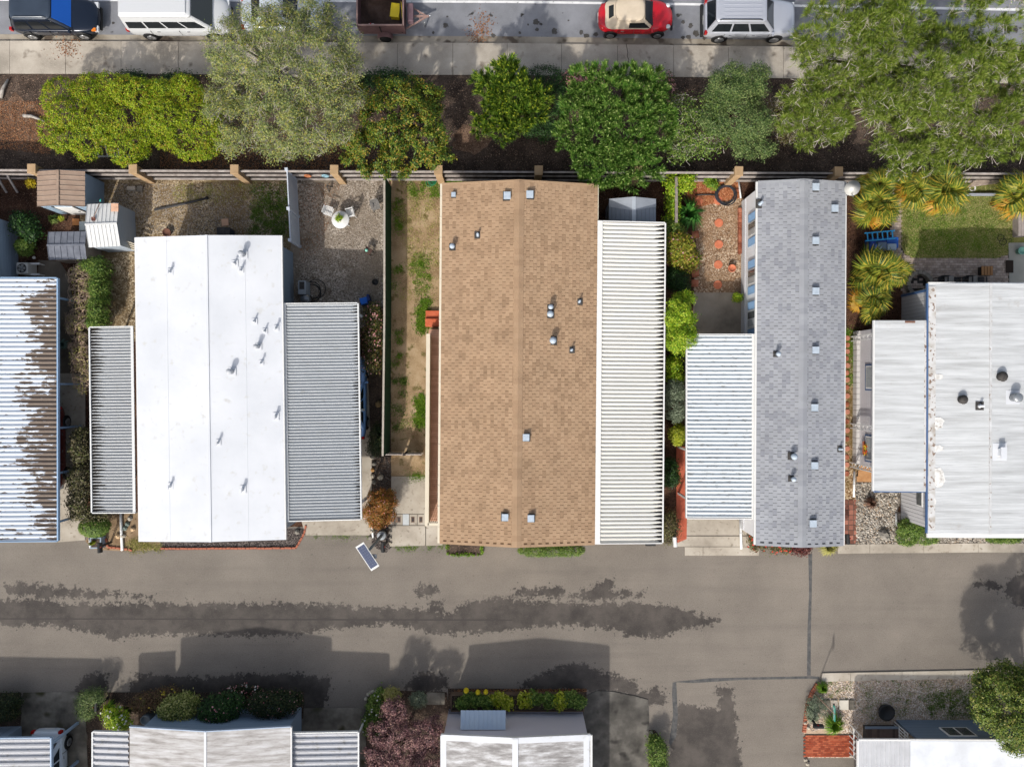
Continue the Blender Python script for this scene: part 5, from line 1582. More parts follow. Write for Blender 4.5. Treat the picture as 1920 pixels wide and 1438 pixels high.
for i, (m, dx) in enumerate(((M_blk, 0), (M_yel, .06), (M_blk, -.08), (mat('handle_wood', [c(176, 132, 84)], .7), .1))):
    MB().tube([(dx, -.75 + i * .1, .1), (dx * .4, .6, .75)], .025, 6).build('handle', m, t_)
r = thing('traffic_cone', 'small red and white cone lying in the trailer corner', 'cone', (P(694, 44, .8).x, P(694, 44, .8).y, .45))
MB().lathe([(.12, 0), (.1, .05), (.05, .25), (.02, .34)], n=12).build('cone', plain('cone_red', c(206, 40, 54), .5), r)
MB().box(0, 0, .015, .28, .28, .03).build('base', M_trim, r)

# ------------------------------------------------------------------ street furniture and yard things
# solar lamp
b = P(717, 1002, 0)
tz = 4.3
tp = P(690, 1035, tz)
sl_ = thing('solar_lamp_post', 'grey street lamp with a tilted white framed solar panel on top', 'street lamp', b)
MB().lathe([(.24, 0), (.24, .3), (.22, .32)], n=20).build('footing', mat('grey_concrete_foot', [c(150, 156, 160), c(172, 178, 182)], .8, 3), sl_)
MB().box(0, 0, .34, .26, .26, .04).build('base_plate', M_metal, sl_)
MB().lathe([(.085, .34), (.065, tz - .1)], n=12).build('pole', mat('pole_grey', [c(104, 116, 120), c(122, 134, 138)], .4, 2, metal=.3), sl_)
pc = P(689, 1043, tz + .12) - b
an = math.atan2(-(1020 - 1067), (672 - 706)) if False else math.atan2(-(1060 - 1027), (700 - 679))
pn = MB().box(0, 0, 0, 1.42, .46, .05)
po = pn.build('solar_panel', M_trim, sl_); po.location = pc; po.rotation_euler = (0, rad(4), an)
M_pv = glass('solar_cells', (.06, .075, .13, 1), .12)
for k in range(2):
    for j in range(9):
        o = MB().box(-.548 + j * .137, -.1 + k * .2, .03, .132, .192, .012).build('solar_cell', M_pv, po)
MB().bar((0, 0, tz - .12), (pc.x, pc.y, tz + .05), .08, .06).build('arm', M_metal, sl_)
hd = MB().box(pc.x * .6 + .2, pc.y * .6 - .1, tz - .06, .5, .22, .08); bevel(hd.build('lamp_head', M_metal, sl_), .03)

def mailbox(label, px, py, rz, m=M_blk, post=M_blk):
    q = P(px, py, 1.15)
    r = thing('mailbox', label, 'mailbox', (q.x, q.y, 0), rz, 'curbside mailboxes')
    MB().box(0, .05, .5, .09, .09, 1.0).build('post', post, r)
    mb = MB()
    pr = [(-.1, 0), (.1, 0), (.1, .14)] + [(.1 * math.cos(rad(a)), .14 + .1 * math.sin(rad(a))) for a in (20, 50, 80, 110, 140, 160)] + [(-.1, .14)]
    n = len(pr)
    mb.add([(x, -.26, 1 + z) for x, z in pr] + [(x, .26, 1 + z) for x, z in pr], [tuple(range(n)), tuple(range(2 * n - 1, n - 1, -1))] + [((i + 1) % n, i, n + i, n + (i + 1) % n) for i in range(n)])
    mb.build('box', m, r)
    MB().box(.11, .05, 1.2, .015, .06, .12).build('flag', M_redlamp, r)
    return r
mailbox('black mailbox beside the footing of the solar lamp', 718, 1026, 0)
mailbox('black mailbox next to the grey square planter at the road edge', 186, 1027, .05)
mailbox('black mailbox at the paver strip below the grey shingle roof', 1590, 1011, .05)
mailbox('dark mailbox among flowers by mossy driveway', 180, 1323, 3.14)
mailbox('black mailbox by brick edging near green street sign', 1535, 1362, 1.57)
mailbox('white mailbox at the end of the red walkway', 1266, 1016, .1, M_trim, M_trim)
mailbox('dark low mailbox in front of cream carport roof', 1220, 1020, 1.57)
def pipe(label, a, b, z=.08, r_=.055, m=M_trim):
    p, q = P(*a, z), P(*b, z)
    o = thing('drain_pipe', label, 'drain pipe', ((p.x + q.x) / 2, (p.y + q.y) / 2, 0), 0, 'white drain pipes laid to the road')
    d = (q - p) / 2
    MB().tube([(-d.x, -d.y, z), (d.x, d.y, z)], r_, 10).build('pipe', m, o)
    k = MB().tube([(-d.x * .02, -d.y * .02, z), (d.x * .02, d.y * .02, z)], r_ * 1.25, 10).build('coupling', m, o)
    return o
pipe('longest white drain pipe, on bare soil left of the white membrane roof', (226, 955), (229, 1032), .12, .07)
pipe('short white drain pipe beside grey square planter', (167.5, 1008), (169.5, 1027))
pipe('white drain pipe left of the solar lamp footing', (697, 975), (699, 1008))
pipe('white drain pipe across the driveway of the grey shingle home', (1388, 970), (1390, 1029), .14, .07)
pipe('white drain pipe along the pebble bed by porch steps', (1602, 884), (1601, 932), .12, .06)
pipe('white vertical looking pipe by green topiary at boxwood hedge corner', (1680, 962), (1681, 986), .12, .05)
# planter square
r = small_box('square_planter', 'grey square planter with yellow green succulents at road edge', 'planter', 179, 1018, 0, .62, .62, .45, mat('planter_grey', [c(140, 158, 176), c(158, 174, 190)], .6, 3))
MB().box(0, 0, .455, .46, .46, .015).build('soil', M_mulch, r)

# meter lids
def lid(px, py, label, m):
    p = P(px, py, .04)
    r = thing('meter_lid', label, 'utility cover', (p.x, p.y, .03), 0, 'utility covers in concrete')
    MB().box(0, 0, .006, .18, .3, .014).build('plate', m, r)
    MB().box(0, 0, .016, .1, .2, .008).build('insert', M_flash, r)
for i, px in enumerate((748, 774, 789)):
    lid(px, 974, ['dark meter lid nearest the red orange shrub, in concrete walkway', 'middle dark meter lid right of the pale square plate', 'dark meter lid closest to the cream parapet'][i], mat('rust_plate', [c(110, 84, 70)], .8))
p = P(761, 974, .04)
o = MB().box(0, 0, .006, .34, .6, .014).build('access_cover', mat('pale_cover', [c(184, 190, 192), c(200, 204, 206)], .6, 5), loc=(p.x, p.y, .031)); o['label'] = 'pale square access plate between dark meter lids'; o['category'] = 'utility cover'
r = thing('utility_vault', 'row of three pale utility boxes in gravel by green street sign', 'utility cover', P(1568, 1320, 0))
for i, (x, w, m) in enumerate(((-.62, .5, M_conc_dirty), (-.15, .38, M_conc), (.38, .52, mat('pale_lid', [c(214, 208, 194)], .7)), (.82, .3, M_conc_dirty))):
    MB().box(x, 0, .05, w - .02, .52, .1).build('cover', m, r)
MB().box(-.18, 0, .105, .12, .18, .012).build('insert', M_flash, r)
MB().box(-.62, 0, .105, .12, .18, .012).build('insert', M_flash, r)
# street sign
b = P(1527, 1299, 0); tp = P(1560, 1340, 2.6)
r = thing('street_sign', 'green street name blade on a thin tan pole at the corner gravel bed', 'sign', b)
h_ = 2.55
MB().lathe([(.035, 0), (.03, h_)], n=8).build('pole', mat('sign_pole', [c(176, 150, 130)], .7), r)
bl = MB().box(0, 0, h_ - .1, .03, .78, .2).build('blade', plain('sign_green', c(70, 170, 150), .5), r)
mb = MB(); yy = -.3
for k in range(9):
    for s in (-1, 1):
        mb.box(s * .017, yy + k * .072, h_ - .1 + R.uniform(-.01, .01), .004, .04 if k % 3 else .025, .1)
mb.build('lettering', M_trim, r)
# bistro set
p = P(638, 412, .74)
tb = thing('bistro_table', 'round white bistro table in gravel yard with potted plant on it', 'table', (p.x, p.y, 0))
MB().lathe([(.47, .7), (.48, .72), (.46, .74)], n=28).build('tabletop', M_trim, tb)
MB().lathe([(.05, 0), (.04, .7)], n=10).build('pedestal', M_trim, tb)
for k in range(3):
    a = rad(90 + 120 * k)
    MB().bar((0, 0, .12), (.4 * math.cos(a), .4 * math.sin(a), .03), .04, .03).build('foot', M_trim, tb)
def chair(label, px, py, rz, m, group):
    q = P(px, py, .45)
    r = thing('garden_chair', label, 'chair', (q.x, q.y, 0), rz, group)
    for k in range(5):
        MB().box(-.18 + k * .09, 0, .45, .075, .42, .025).build('seat_slat', m, r)
    for k in range(4):
        MB().box(-.21 - k * .01, 0, .56 + k * .1, .022, .42, .075).build('back_slat', m, r)
    for sx in (-1, 1):
        for sy in (-1, 1):
            MB().box(sx * .2, sy * .2, .22, .03, .03, .45).build('leg', m, r)
    for sy in (-1, 1):
        MB().bar((-.2, sy * .22, .66), (.2, sy * .22, .64), .05, .025).build('armrest', m, r)
    return r
gc = 'chairs at the bistro table'
chair('pale white slatted chair left of round bistro table', 617, 397, -.35, M_trim, gc)
chair('pale white slatted chair right of round bistro table', 657, 400, math.pi + .25, M_trim, gc)
chair('grey slatted chair standing alone near green screen fence', 704, 386, -1.3, mat('grey_slat', [c(112, 110, 108), c(130, 128, 126)], .7), 'single chair')
q = P(637, 410, .8)
r = thing('table_plant', 'small green potted plant in middle of bistro table', 'potted plant', (q.x, q.y, .74))
MB().lathe([(.1, 0), (.14, .16), (.15, .17)], n=14).build('pot', plain('cream_pot', c(222, 210, 190), .5), r)
TABLE_PLANT = r
def pot(label, px, py, rad_, h, m, name='flower_pot', soil=True, z=0.0):
    q = P(px, py, h)
    r = thing(name, label, 'pot', (q.x, q.y, z))
    MB().lathe([(rad_ * .72, 0), (rad_ * .95, h * .85), (rad_ * 1.08, h * .86), (rad_ * 1.08, h), (rad_ * .88, h), (rad_ * .86, h - .05)], n=18).build('pot', m, r)
    return r
pot('orange terracotta pot beside white skirting near last stepping disc', 1373, 503, .2, .32, M_terra)
pot('dark round pot in gravel near green screen fence', 703, 529, .16, .2, M_blk)
pot('rust brown round pot at edge of white membrane roof', 312, 436, .22, .25, mat('rust_pot', [c(96, 66, 54), c(116, 80, 66)], .9))
pot('black planter tub among gravel behind small blue deck wall', 1663, 1336, .42, .35, M_blk, 'planter_tub')
pot('pale green ringed pot on concrete patio at right edge', 1917, 470, .2, .4, plain('mint_pot', c(120, 176, 160), .5))
ORD = ['first', 'second', 'third', 'fourth', 'fifth', 'sixth', 'seventh', 'eighth', 'ninth', 'tenth', 'eleventh', 'twelfth', 'thirteenth', 'fourteenth']
# stepping discs, square pavers
def disc(label, px, py, rd, m, n=24, name='stepping_stone', hex_=False, grp='round terracotta stepping stones'):
    q = P(px, py, .04)
    o = thing(name, label, 'stepping stone', (q.x, q.y, 0), R.uniform(0, 1), grp)
    MB().lathe([(rd, -.03), (rd, .035), (rd - .015, .045)], n=n, smooth=False).build('stone', m, o)
for i, (x, y) in enumerate([(1310, 377), (1347, 376), (1348, 418), (1348, 458), (1347, 496), (1346, 534)]):
    disc(['round terracotta stepping disc nearest the strap leaved plant', 'round terracotta stepping disc beneath the black hose coil', 'round terracotta stepping disc first below the hose coil', 'round terracotta stepping disc second below the hose coil', 'round terracotta stepping disc level with the terracotta pot', 'round terracotta stepping disc nearest the concrete pad'][i], x, y, .235, M_terra)
for i, (x, y) in enumerate([(1589, 634), (1589, 647), (1589, 659), (1587, 672), (1589, 685), (1588, 699), (1589, 712), (1588, 726), (1589, 742), (1588, 758), (1589, 772), (1588, 790), (1589, 807), (1588, 823), (1589, 841), (1588, 857), (1588, 871), (1588, 888)]):
    disc('%s octagonal stone, %s from top of narrow path right of grey roof' % ('dark weathered' if i % 2 else 'pink', ORD[i // 2]), x, y, .15, M_terra_old if i % 2 else mat('pink_terra', [c(178, 116, 94), c(198, 136, 112)], .85, 4), 8, 'octagon_stone', grp='octagonal stones along the narrow path')
for lb, x, y, m in (('square pinkish paver beside strap leaved plant', 1304, 440, M_terra_old), ('square pinkish paver above the cut paver', 1304, 513, M_terra_old), ('angled pinkish paver at corner of concrete pad', 1303, 531, M_terra_old), ('flat pink stone in brown gravel near white roof', 422, 417, mat('pink_stone', [c(206, 166, 138)], .9))):
    q = P(x, y, .04)
    o = thing('square_paver', lb, 'paver', (q.x, q.y, 0), R.uniform(-.1, .1))
    MB().box(0, 0, .02, .38, .38, .07).build('slab', m, o)
q = P(1382, 357, .05); o = thing('square_paver', 'pinkish bricks laid under white downpipe by pillar', 'paver', (q.x, q.y, 0), -.03)
MB().box(0, 0, .03, .42, .13, .08).build('slab', M_terra_old, o)
o = thing('curb_wall', 'low red brick edging along white skirting of grey roofed home', 'edging', P(1386, 430, 0))
for k in range(9):
    MB().box(0, 1.0 - k * .28, .08, .18, .26, .2).build('brick', M_terra_old, o)
# rocks
def rock(label, px, py, sx, sy, sz, m, grp=None, seed=0):
    q = P(px, py, sz * .5)
    rr = random.Random(seed + int(px * 7 + py))
    o = thing('rock', label, 'rock', (q.x, q.y, 0), rr.uniform(0, 6), grp)
    mb = MB(); vs = []; n = 9
    for i, (h, k) in enumerate(((-.3, .75), (.15, 1.0), (.6, .85), (.95, .45))):
        for j in range(n):
            a = 2 * math.pi * j / n
            f = k * rr.uniform(.82, 1.14)
            vs.append((sx / 2 * f * math.cos(a), sy / 2 * f * math.sin(a), sz * h * rr.uniform(.9, 1.08)))
    fs = [(i * n + j, i * n + (j + 1) % n, (i + 1) * n + (j + 1) % n, (i + 1) * n + j) for i in range(3) for j in range(n)] + [tuple(3 * n + j for j in range(n))]
    mb.add(vs, fs); mb.build('stone', m, o)
M_rk = mat('pale_rock', [c(150, 142, 128), c(190, 182, 166), c(208, 200, 186)], .9, 4, 7, .15, .4, 12)
M_rk2 = mat('grey_rock', [c(120, 116, 108), c(152, 147, 138)], .9, 4, 7, .15, .4, 12)
rock('large grey boulder in the pebble bed by the kerb', 1660, 1003, .8, .55, .35, M_rk2)
rock('pale angular boulder in dark bed above red orange shrub', 713, 895, .3, .36, .25, M_rk)
rock('tan boulder in shade under the green screen fence', 709, 757, .4, .42, .3, mat('tan_rock', [c(120, 100, 70), c(150, 128, 92)], .9, 4))
for i in range(14):
    y = 858 + i * 11.5
    if not 915 < y < 975:
        rock('%s edging rock, %s from the picket gate along the dark bed' % (['pale', 'grey', 'ochre'][i % 3], ORD[i]), 699 + R.uniform(-1, 2) - (3 if y > 970 else 0), y, .24, .27, .18, [M_rk, M_rk2, mat('ochre_rock', [c(176, 130, 80), c(198, 160, 110)], .9, 4)][i % 3], 'edging rocks along the dark bed')
for i in range(5):
    rock('small %s rock, %s from the red orange shrub along walkway edge' % (['pale', 'grey'][i % 2], ORD[i]), 732 + R.uniform(-1, 1), 978 + i * 10, .18, .2, .14, [M_rk, M_rk2][i % 2], 'small rocks along the walkway')
for i, (x, y) in enumerate([(243, 972), (238, 982), (248, 992), (230, 1005), (234, 990), (220, 1005)]):
    rock(['pale stone nearest the ribbed porch cover on bare soil', 'greenish stone below the palest one on bare soil', 'sandy stone closest to white membrane roof on bare soil', 'pale stone just right of longest white drain pipe', 'greenish stone between drain pipe and white roof', 'sandy stone left of longest white drain pipe'][i], x, y, .3, .26, .2, [M_rk, mat('green_rock', [c(120, 132, 124)], .9, 4), mat('sand_rock', [c(214, 184, 146)], .9)][i % 3], 'stones on the bare soil')
for i, (x, y) in enumerate([(690, 1302), (694, 1299), (699, 1297), (705, 1297), (711, 1296), (686, 1310), (1510, 1355), (1516, 1364), (1511, 1424), (1515, 1432), (1221, 1374), (1227, 1384)]):
    rock((['white cobble by purple tree bed, %s counting up from the driveway' % ORD[[1, 2, 3, 4, 5, 0][i]]] if i < 6 else [['pale rock above brick path, nearer the black mailbox', 'pale rock touching the top of brick path', 'pale rock just below the brick path', 'pale rock at bottom edge below brick path', 'pale rock at tip of green bush by stained driveway', 'pale rock on right side of green bush by stained driveway'][i - 6]])[0], x, y, .22, .22, .16, M_rk, ['white cobbles by the purple tree', 'rocks near brick path', 'rocks by green bush'][0 if i < 6 else (1 if i < 10 else 2)])
rock('mound of orange flowers ground rock by bed at white roof corner', 557, 997, .3, .28, .22, M_rk2)
# pebbles in the river-rock bed and roadside strip
def pebbles(name, poly_px, n, s0, s1, cols, z=0.02, seed=3):
    rng = np.random.default_rng(seed)
    pts = rand_in(wpoly(poly_px), n, rng)
    base = np.array([[1, 0, 0], [0.3, .9, 0], [-.8, .6, 0], [-.8, -.6, 0], [.3, -.9, 0], [0, 0, .9]])
    fs = np.array([[0, 1, 5], [1, 2, 5], [2, 3, 5], [3, 4, 5], [4, 0, 5]])
    sc = rng.uniform(s0, s1, n); an = rng.uniform(0, 6.28, n); as_ = rng.uniform(.6, 1, n)
    V = base[None] * np.stack([sc, sc * as_, sc * .7], 1)[:, None, :]
    ca, sa = np.cos(an)[:, None], np.sin(an)[:, None]
    X_ = V[..., 0] * ca - V[..., 1] * sa; Y_ = V[..., 0] * sa + V[..., 1] * ca
    V = np.stack([X_ + pts[:, :1], Y_ + pts[:, 1:], V[..., 2] + z], -1)
    T = V[:, fs].reshape(-1, 3, 3)
    # connected islands per stone
    me = bpy.data.meshes.new(name)
    me.from_pydata(V.reshape(-1, 3).tolist(), [], (fs[None] + np.arange(n)[:, None, None] * 6).reshape(-1, 3).tolist())
    me.materials.append(mat_island(name + '_stone', cols))
    return link(name, me, kind='stuff')
RC = [c(70, 66, 62), c(150, 142, 130), c(206, 198, 184), c(116, 106, 94), c(226, 220, 210), c(168, 140, 108)]
pebbles('river_pebbles', [(1605, 905), (1682, 905), (1682, 1019), (1606, 1021)], 2400, .04, .1, RC)
pebbles('strip_pebbles', [(1755, 1001), (1990, 1001), (1990, 1018), (1755, 1018)], 900, .04, .09, RC, seed=5)
pebbles('corner_gravel', [(1541, 1277), (1840, 1270), (1830, 1345), (1690, 1350), (1520, 1370), (1514, 1320)], 5200, .025, .06, [c(200, 184, 168), c(160, 142, 126), c(226, 216, 206), c(130, 112, 98)], .01, 6)
pebbles('bed_chippings', [(697, 855), (733, 855), (736, 1024), (722, 1034), (700, 1018)], 700, .025, .06, [c(70, 64, 62), c(120, 112, 106), c(40, 36, 36)], .015, 7)
pebbles('yard_gravel', [(566, 345), (726, 345), (730, 560), (566, 560)], 5200, .02, .045, [c(150, 138, 124), c(186, 174, 160), c(112, 100, 88), c(206, 196, 184)], .004, 8)
pebbles('yard_gravel', [(200, 345), (540, 345), (545, 440), (256, 440), (200, 470)], 5200, .02, .045, [c(140, 120, 92), c(180, 160, 130), c(104, 86, 64), c(204, 188, 160)], .0, 9)
pebbles('garden_gravel', [(1304, 395), (1390, 380), (1395, 548), (1302, 548)], 4200, .018, .042, [c(150, 118, 90), c(192, 166, 138), c(110, 80, 58), c(226, 208, 184)], .0, 10)

# hose coils
def coil(label, px, py, rd, m, turns=4, r_=.022, z=.03, jit=.06, seed=1, cat='hose'):
    rr = random.Random(seed)
    q = P(px, py, .1)
    o = thing('hose_coil', label, cat, (q.x, q.y, z))
    for k in range(turns):
        pts = []; ox, oy = rr.uniform(-jit, jit), rr.uniform(-jit, jit); r0 = rd * rr.uniform(.88, 1.08)
        for i in range(25):
            a = 2 * math.pi * i / 24
            pts.append((ox + r0 * math.cos(a), oy + r0 * math.sin(a), .02 + k * r_ * .8 + .01 * math.sin(3 * a + k)))
        MB().tube(pts, r_, 6, cap=False).build('loop', m, o)
    return o
coil('large black irrigation hose coil lying on terracotta disc near the pillar', 1361, 366, .52, mat('black_hose', [c(48, 50, 56), c(66, 68, 76)], .5), 6, .025)
coil('tangled black hoses in shade below bluish side wall', 588, 545, .5, M_blk, 4, .02, jit=.16, seed=4)
coil('tangle of green garden netting by tan pillar', 808, 338, .2, plain('green_net', c(40, 130, 84), .6), 6, .02, jit=.14, seed=6, cat='netting')
coil('black curled hose on lawn edge near patio', 1880, 450, .2, M_blk, 2, .015, jit=.12, seed=8)
coil('white wire ring ornament on mulch by lawn edge', 1824, 352, .16, M_trim, 2, .02, jit=.03, seed=9, cat='ornament')
pa, pb = P(290, 394, .05), P(388, 372, .05)
o = thing('black_pipe', 'long black pipe lying across brown gravel', 'pipe', (pa + pb) / 2)
d = (pb - pa) / 2
MB().tube([(-d.x, -d.y, .02), (d.x * .2, d.y * .2 - .03, .02), (d.x, d.y, .02)], .06, 8).build('tube', mat('pipe_black', [c(58, 58, 60), c(76, 76, 78)], .6), o)
MB().lathe([(.09, 0), (.09, .08)], d.x, d.y, -.03, 10).build('cap', M_blk, o)
pa, pb = P(1304, 366, .05), P(1345, 366, .05)
o = thing('black_pipe', 'thin dark irrigation tube along the red bark bed', 'pipe', (pa + pb) / 2)
MB().tube([((pa - pb).x / 2, 0, .0), (0, .02, .02), ((pb - pa).x / 2, 0, .0)], .04, 8).build('tube', M_flash, o)
pa, pb = P(1385, 339, .05), P(1389, 372, .05)
pipe('thin white downpipe crossing bricks at tan pillar', (1385, 339), (1389, 372), .12, .045)
# air conditioners
def ac(label, px, py, s, m, z=0.0):
    q = P(px, py, .8)
    o = thing('air_conditioner', label, 'air conditioner', (q.x, q.y, z), 0, 'outdoor air conditioning units')
    bevel(MB().box(0, 0, .4, s, s, .8).build('case', m, o), .04)
    MB().lathe([(s * .4, .8), (s * .4, .815), (s * .36, .82)], n=22).build('fan_ring', M_flash, o)
    f = MB()
    for k in range(5):
        a = 2 * math.pi * k / 5
        f.bar((0, 0, .83), (s * .33 * math.cos(a), s * .33 * math.sin(a), .83), .12, .01)
    f.build('fan', mat('fan_grey', [c(150, 150, 146)], .5), o)
    MB().lathe([(.06, .83), (.05, .86)], n=10).build('hub', M_metal, o)
ac('square pale grey air conditioner against pale blue wall', 41, 503, .62, mat('ac_case', [c(196, 194, 188), c(210, 208, 202)], .5))
q = P(64, 505, .5)
o = thing('frame_stand', 'low white frame stand beside the pale grey air conditioner', 'stand', (q.x, q.y, 0))
for y in (-.28, .3): MB().box(0, y, .5, .6, .1, .06).build('bar', M_trim, o)
for x in (-.25, .25):
    for y in (-.28, .3): MB().box(x, y, .24, .06, .06, .46).build('leg', M_trim, o)
r = small_box('utility_cabinet', 'grey box of meters fixed against the bluish wall side', 'utility box', 566, 539, 0, .42, .75, .9, mat('cabinet_grey', [c(160, 166, 172)], .5))
MB().box(.0, .1, .91, .26, .4, .03).build('meter', M_flash, r)
q = P(575, 562, .5)
o = thing('kettle_grill', 'round metal lidded grill in shade at carport corner', 'grill', (q.x, q.y, 0))
MB().lathe([(.1, .45), (.26, .6), (.29, .72), (.26, .82), (.12, .92), (.02, .94)], n=18).build('bowl', plain('grill_metal', c(140, 142, 146), .3, .5, .6), o)
for k in range(3):
    MB().bar((.15 * math.cos(k * 2.1), .15 * math.sin(k * 2.1), .5), (.3 * math.cos(k * 2.1), .3 * math.sin(k * 2.1), 0), .03, .03).build('leg', M_blk, o)
r = small_box('folding_chair', 'bright blue folded camp chair at corner of grey carport', 'chair', 682, 564, 0, .42, .36, .5, plain('bright_blue', c(24, 116, 226), .6), .25)
MB().box(.3, .08, .4, .12, .36, .5).build('backrest', plain('navy_cloth', c(40, 60, 120), .8), r)
for x in (-.2, .2): MB().tube([(x, -.25, 0), (x, -.1, .62)], .02, 6).build('leg', M_blk, r)
q = P(690, 470, .5)
r = thing('side_table', 'small dark wooden side table with mint ornament in gravel', 'table', (q.x, q.y, 0), -.6)
MB().box(0, 0, .48, .4, .34, .04).build('tabletop', mat('dark_wood', [c(74, 56, 50), c(92, 70, 62)], .8), r)
for x in (-.16, .16):
    for y in (-.13, .13): MB().box(x, y, .23, .04, .04, .46).build('leg', M_flash, r)
q = P(687, 469, .55); r = thing('ornament', 'small mint green ornament on dark side table', 'ornament', (q.x, q.y, .5))
MB().lathe([(.02, 0), (.1, .03), (.07, .08), (.02, .12)], n=6, smooth=False).build('figure', plain('mint', c(150, 220, 200), .5), r)
q = P(614, 350, .4); r = thing('birdbath_stand', 'dark metal tripod ornament under pillar in gravel yard', 'ornament', (q.x, q.y, 0))
for k in range(3): MB().bar((0, 0, .5), (.2 * math.cos(k * 2.1 + .5), .2 * math.sin(k * 2.1 + .5), 0), .05, .03).build('leg', M_flash, r)
r = small_box('concrete_block', 'pale concrete block with dark slab beside wood fence', 'block', 245, 353, 0, .46, .22, .25, M_conc); MB().box(.42, -.0, .06, .3, .3, .1).build('slab', M_conc_dirty, r)
r = small_box('storage_bin', 'dark blue grey bin peeking above white roof edge', 'bin', 419, 436, 0, .7, .5, .7, mat('bin_slate', [c(56, 64, 78)], .5), 0, .04, M_flash)
small_box('slatted_crate', 'pale slatted crate between sheds', 'crate', 154, 424, 0, .34, .5, .4, mat('pale_crate', [c(184, 194, 196)], .7))
o = thing('wood_board', 'orange wood board lying on soil by sheds', 'board', P(143, 417, .03)); MB().box(0, 0, .03, .36, .36, .05).build('board', mat('orange_wood', [c(190, 128, 78)], .8, 3), o)
# shovel and tile on the white shed roof
a, b_ = P(175, 410, 2.0), P(189, 374, 2.08)
o = thing('shovel', 'rusty shovel with teal grip lying on white shed roof', 'shovel', a)
d = b_ - a
MB().tube([(0, 0, .02), (d.x, d.y, d.z - .02)], .022, 6).build('handle', mat('shovel_wood', [c(120, 100, 90)], .7), o)
MB().tube([(d.x * .88, d.y * .88, d.z * .9 + .0), (d.x * 1.02, d.y * 1.02, d.z)], .035, 6).build('grip', plain('teal', c(50, 170, 160), .5), o)
mb = MB().add([(-.1, .08, .02), (.1, .08, .02), (.12, -.06, .0), (0, -.2, -.01), (-.12, -.06, .0), (0, .0, -.03)], [(0, 4, 5), (4, 3, 5), (3, 2, 5), (2, 1, 5), (1, 0, 5)]); mb.build('blade', mat('rust', [c(90, 50, 42), c(112, 66, 54)], .8), o)
q = P(216, 390, 1.95); o = thing('roof_tile', 'two peach ceramic tiles resting on white shed roof corner', 'tile', q)
for y in (-.1, .12): MB().box(0, y, .04, .38, .2, .04).build('tile', mat('peach_tile', [c(220, 176, 148)], .7), o)
# ladder by the hedge
M_whitewood = mat('white_wood', [c(186, 186, 188), c(206, 206, 206)], .7, 3)
def ladder(label, a, b, z0, z1, w, n, m):
    p, q = P(*a, z0), P(*b, z1)
    o = thing('ladder', label, 'ladder', p)
    d = q - p; s = Vector((-d.y, d.x, 0)).normalized() * w / 2
    for k in (-1, 1): MB().bar(s * k, d + s * k, .06, .05).build('rail', m, o)
    for i in range(n):
        f = d * ((i + .5) / n)
        MB().bar(f - s, f + s, .06, .035).build('rung', m, o)
    return o
o = thing('trellis', 'leaning pale wooden trellis frame in front of bright hedge', 'trellis', P(200, 292, 0))
for x in (-.35, -.1, .14, .38): MB().bar((x, .75, .5), (x, -.15, .12), .06, .05).build('stile', M_whitewood, o)
MB().bar((-.38, -.1, .16), (.42, -.1, .16), .06, .06).build('rail', M_whitewood, o)
o = thing('trellis', 'second pale wooden trellis slanting down toward tan pillar', 'trellis', P(235, 300, 0))
for i in range(5): MB().bar((-.4 + i * .3, .55 - i * .12, .6), (-.4 + i * .3, .0 - i * .2, .15), .05, .05).build('stile', M_whitewood, o)
MB().bar((-.5, .05, .2), (.95, -.85, .2), .06, .06).build('rail', M_whitewood, o)
ladder('bright blue ladder lying over blue tubs beside fan palms', (1622, 445), (1678, 440), .95, .95, .42, 6, plain('ladder_blue', c(54, 166, 226), .5))
o = thing('storage_tub_pile', 'stack of blue and translucent plastic tubs below blue ladder', 'tubs', P(1648, 462, 0), 0)
for (x, y, z, sx, sy, sz, m) in ((-.35, -.0, .3, .9, .7, .6, plain('tub_blue', c(30, 70, 160), .45)), (.45, .1, .3, .65, .6, .6, plain('tub_blue2', c(36, 96, 190), .45)), (.3, -.18, .72, .5, .35, .2, plain('tub_clear', c(160, 180, 200), .3)), (-.2, -.1, .7, .5, .4, .16, plain('tub_grey', c(110, 128, 150), .4))):
    bevel(MB().box(x, y, z, sx, sy, sz).build('tub', m, o), .04)
# satellite dish
q = P(1598, 352, 3.3)
o = thing('satellite_dish', 'round off white satellite dish at top right corner of grey shingle roof', 'satellite dish', (q.x, q.y, 0))
mb = MB(); prof = [(.02, .0), (.2, .02), (.33, .07), (.38, .1)]
mb.lathe(prof, 0, 0, 0, 24)
dsh = mb.build('dish', mat('dish_white', [c(206, 206, 202), c(222, 222, 218)], .5), o); dsh.location = (0, 0, 3.25); dsh.rotation_euler = (rad(24), rad(-8), 0)
MB().tube([(0, -.1, 3.2), (-.1, -.3, 2.9), (-.1, -.3, 0)], .035, 8).build('mast', M_metal, o)
MB().tube([(0, -.3, 3.25), (-.05, -.5, 3.5)], .02, 6).build('feed_arm', M_metal, o)
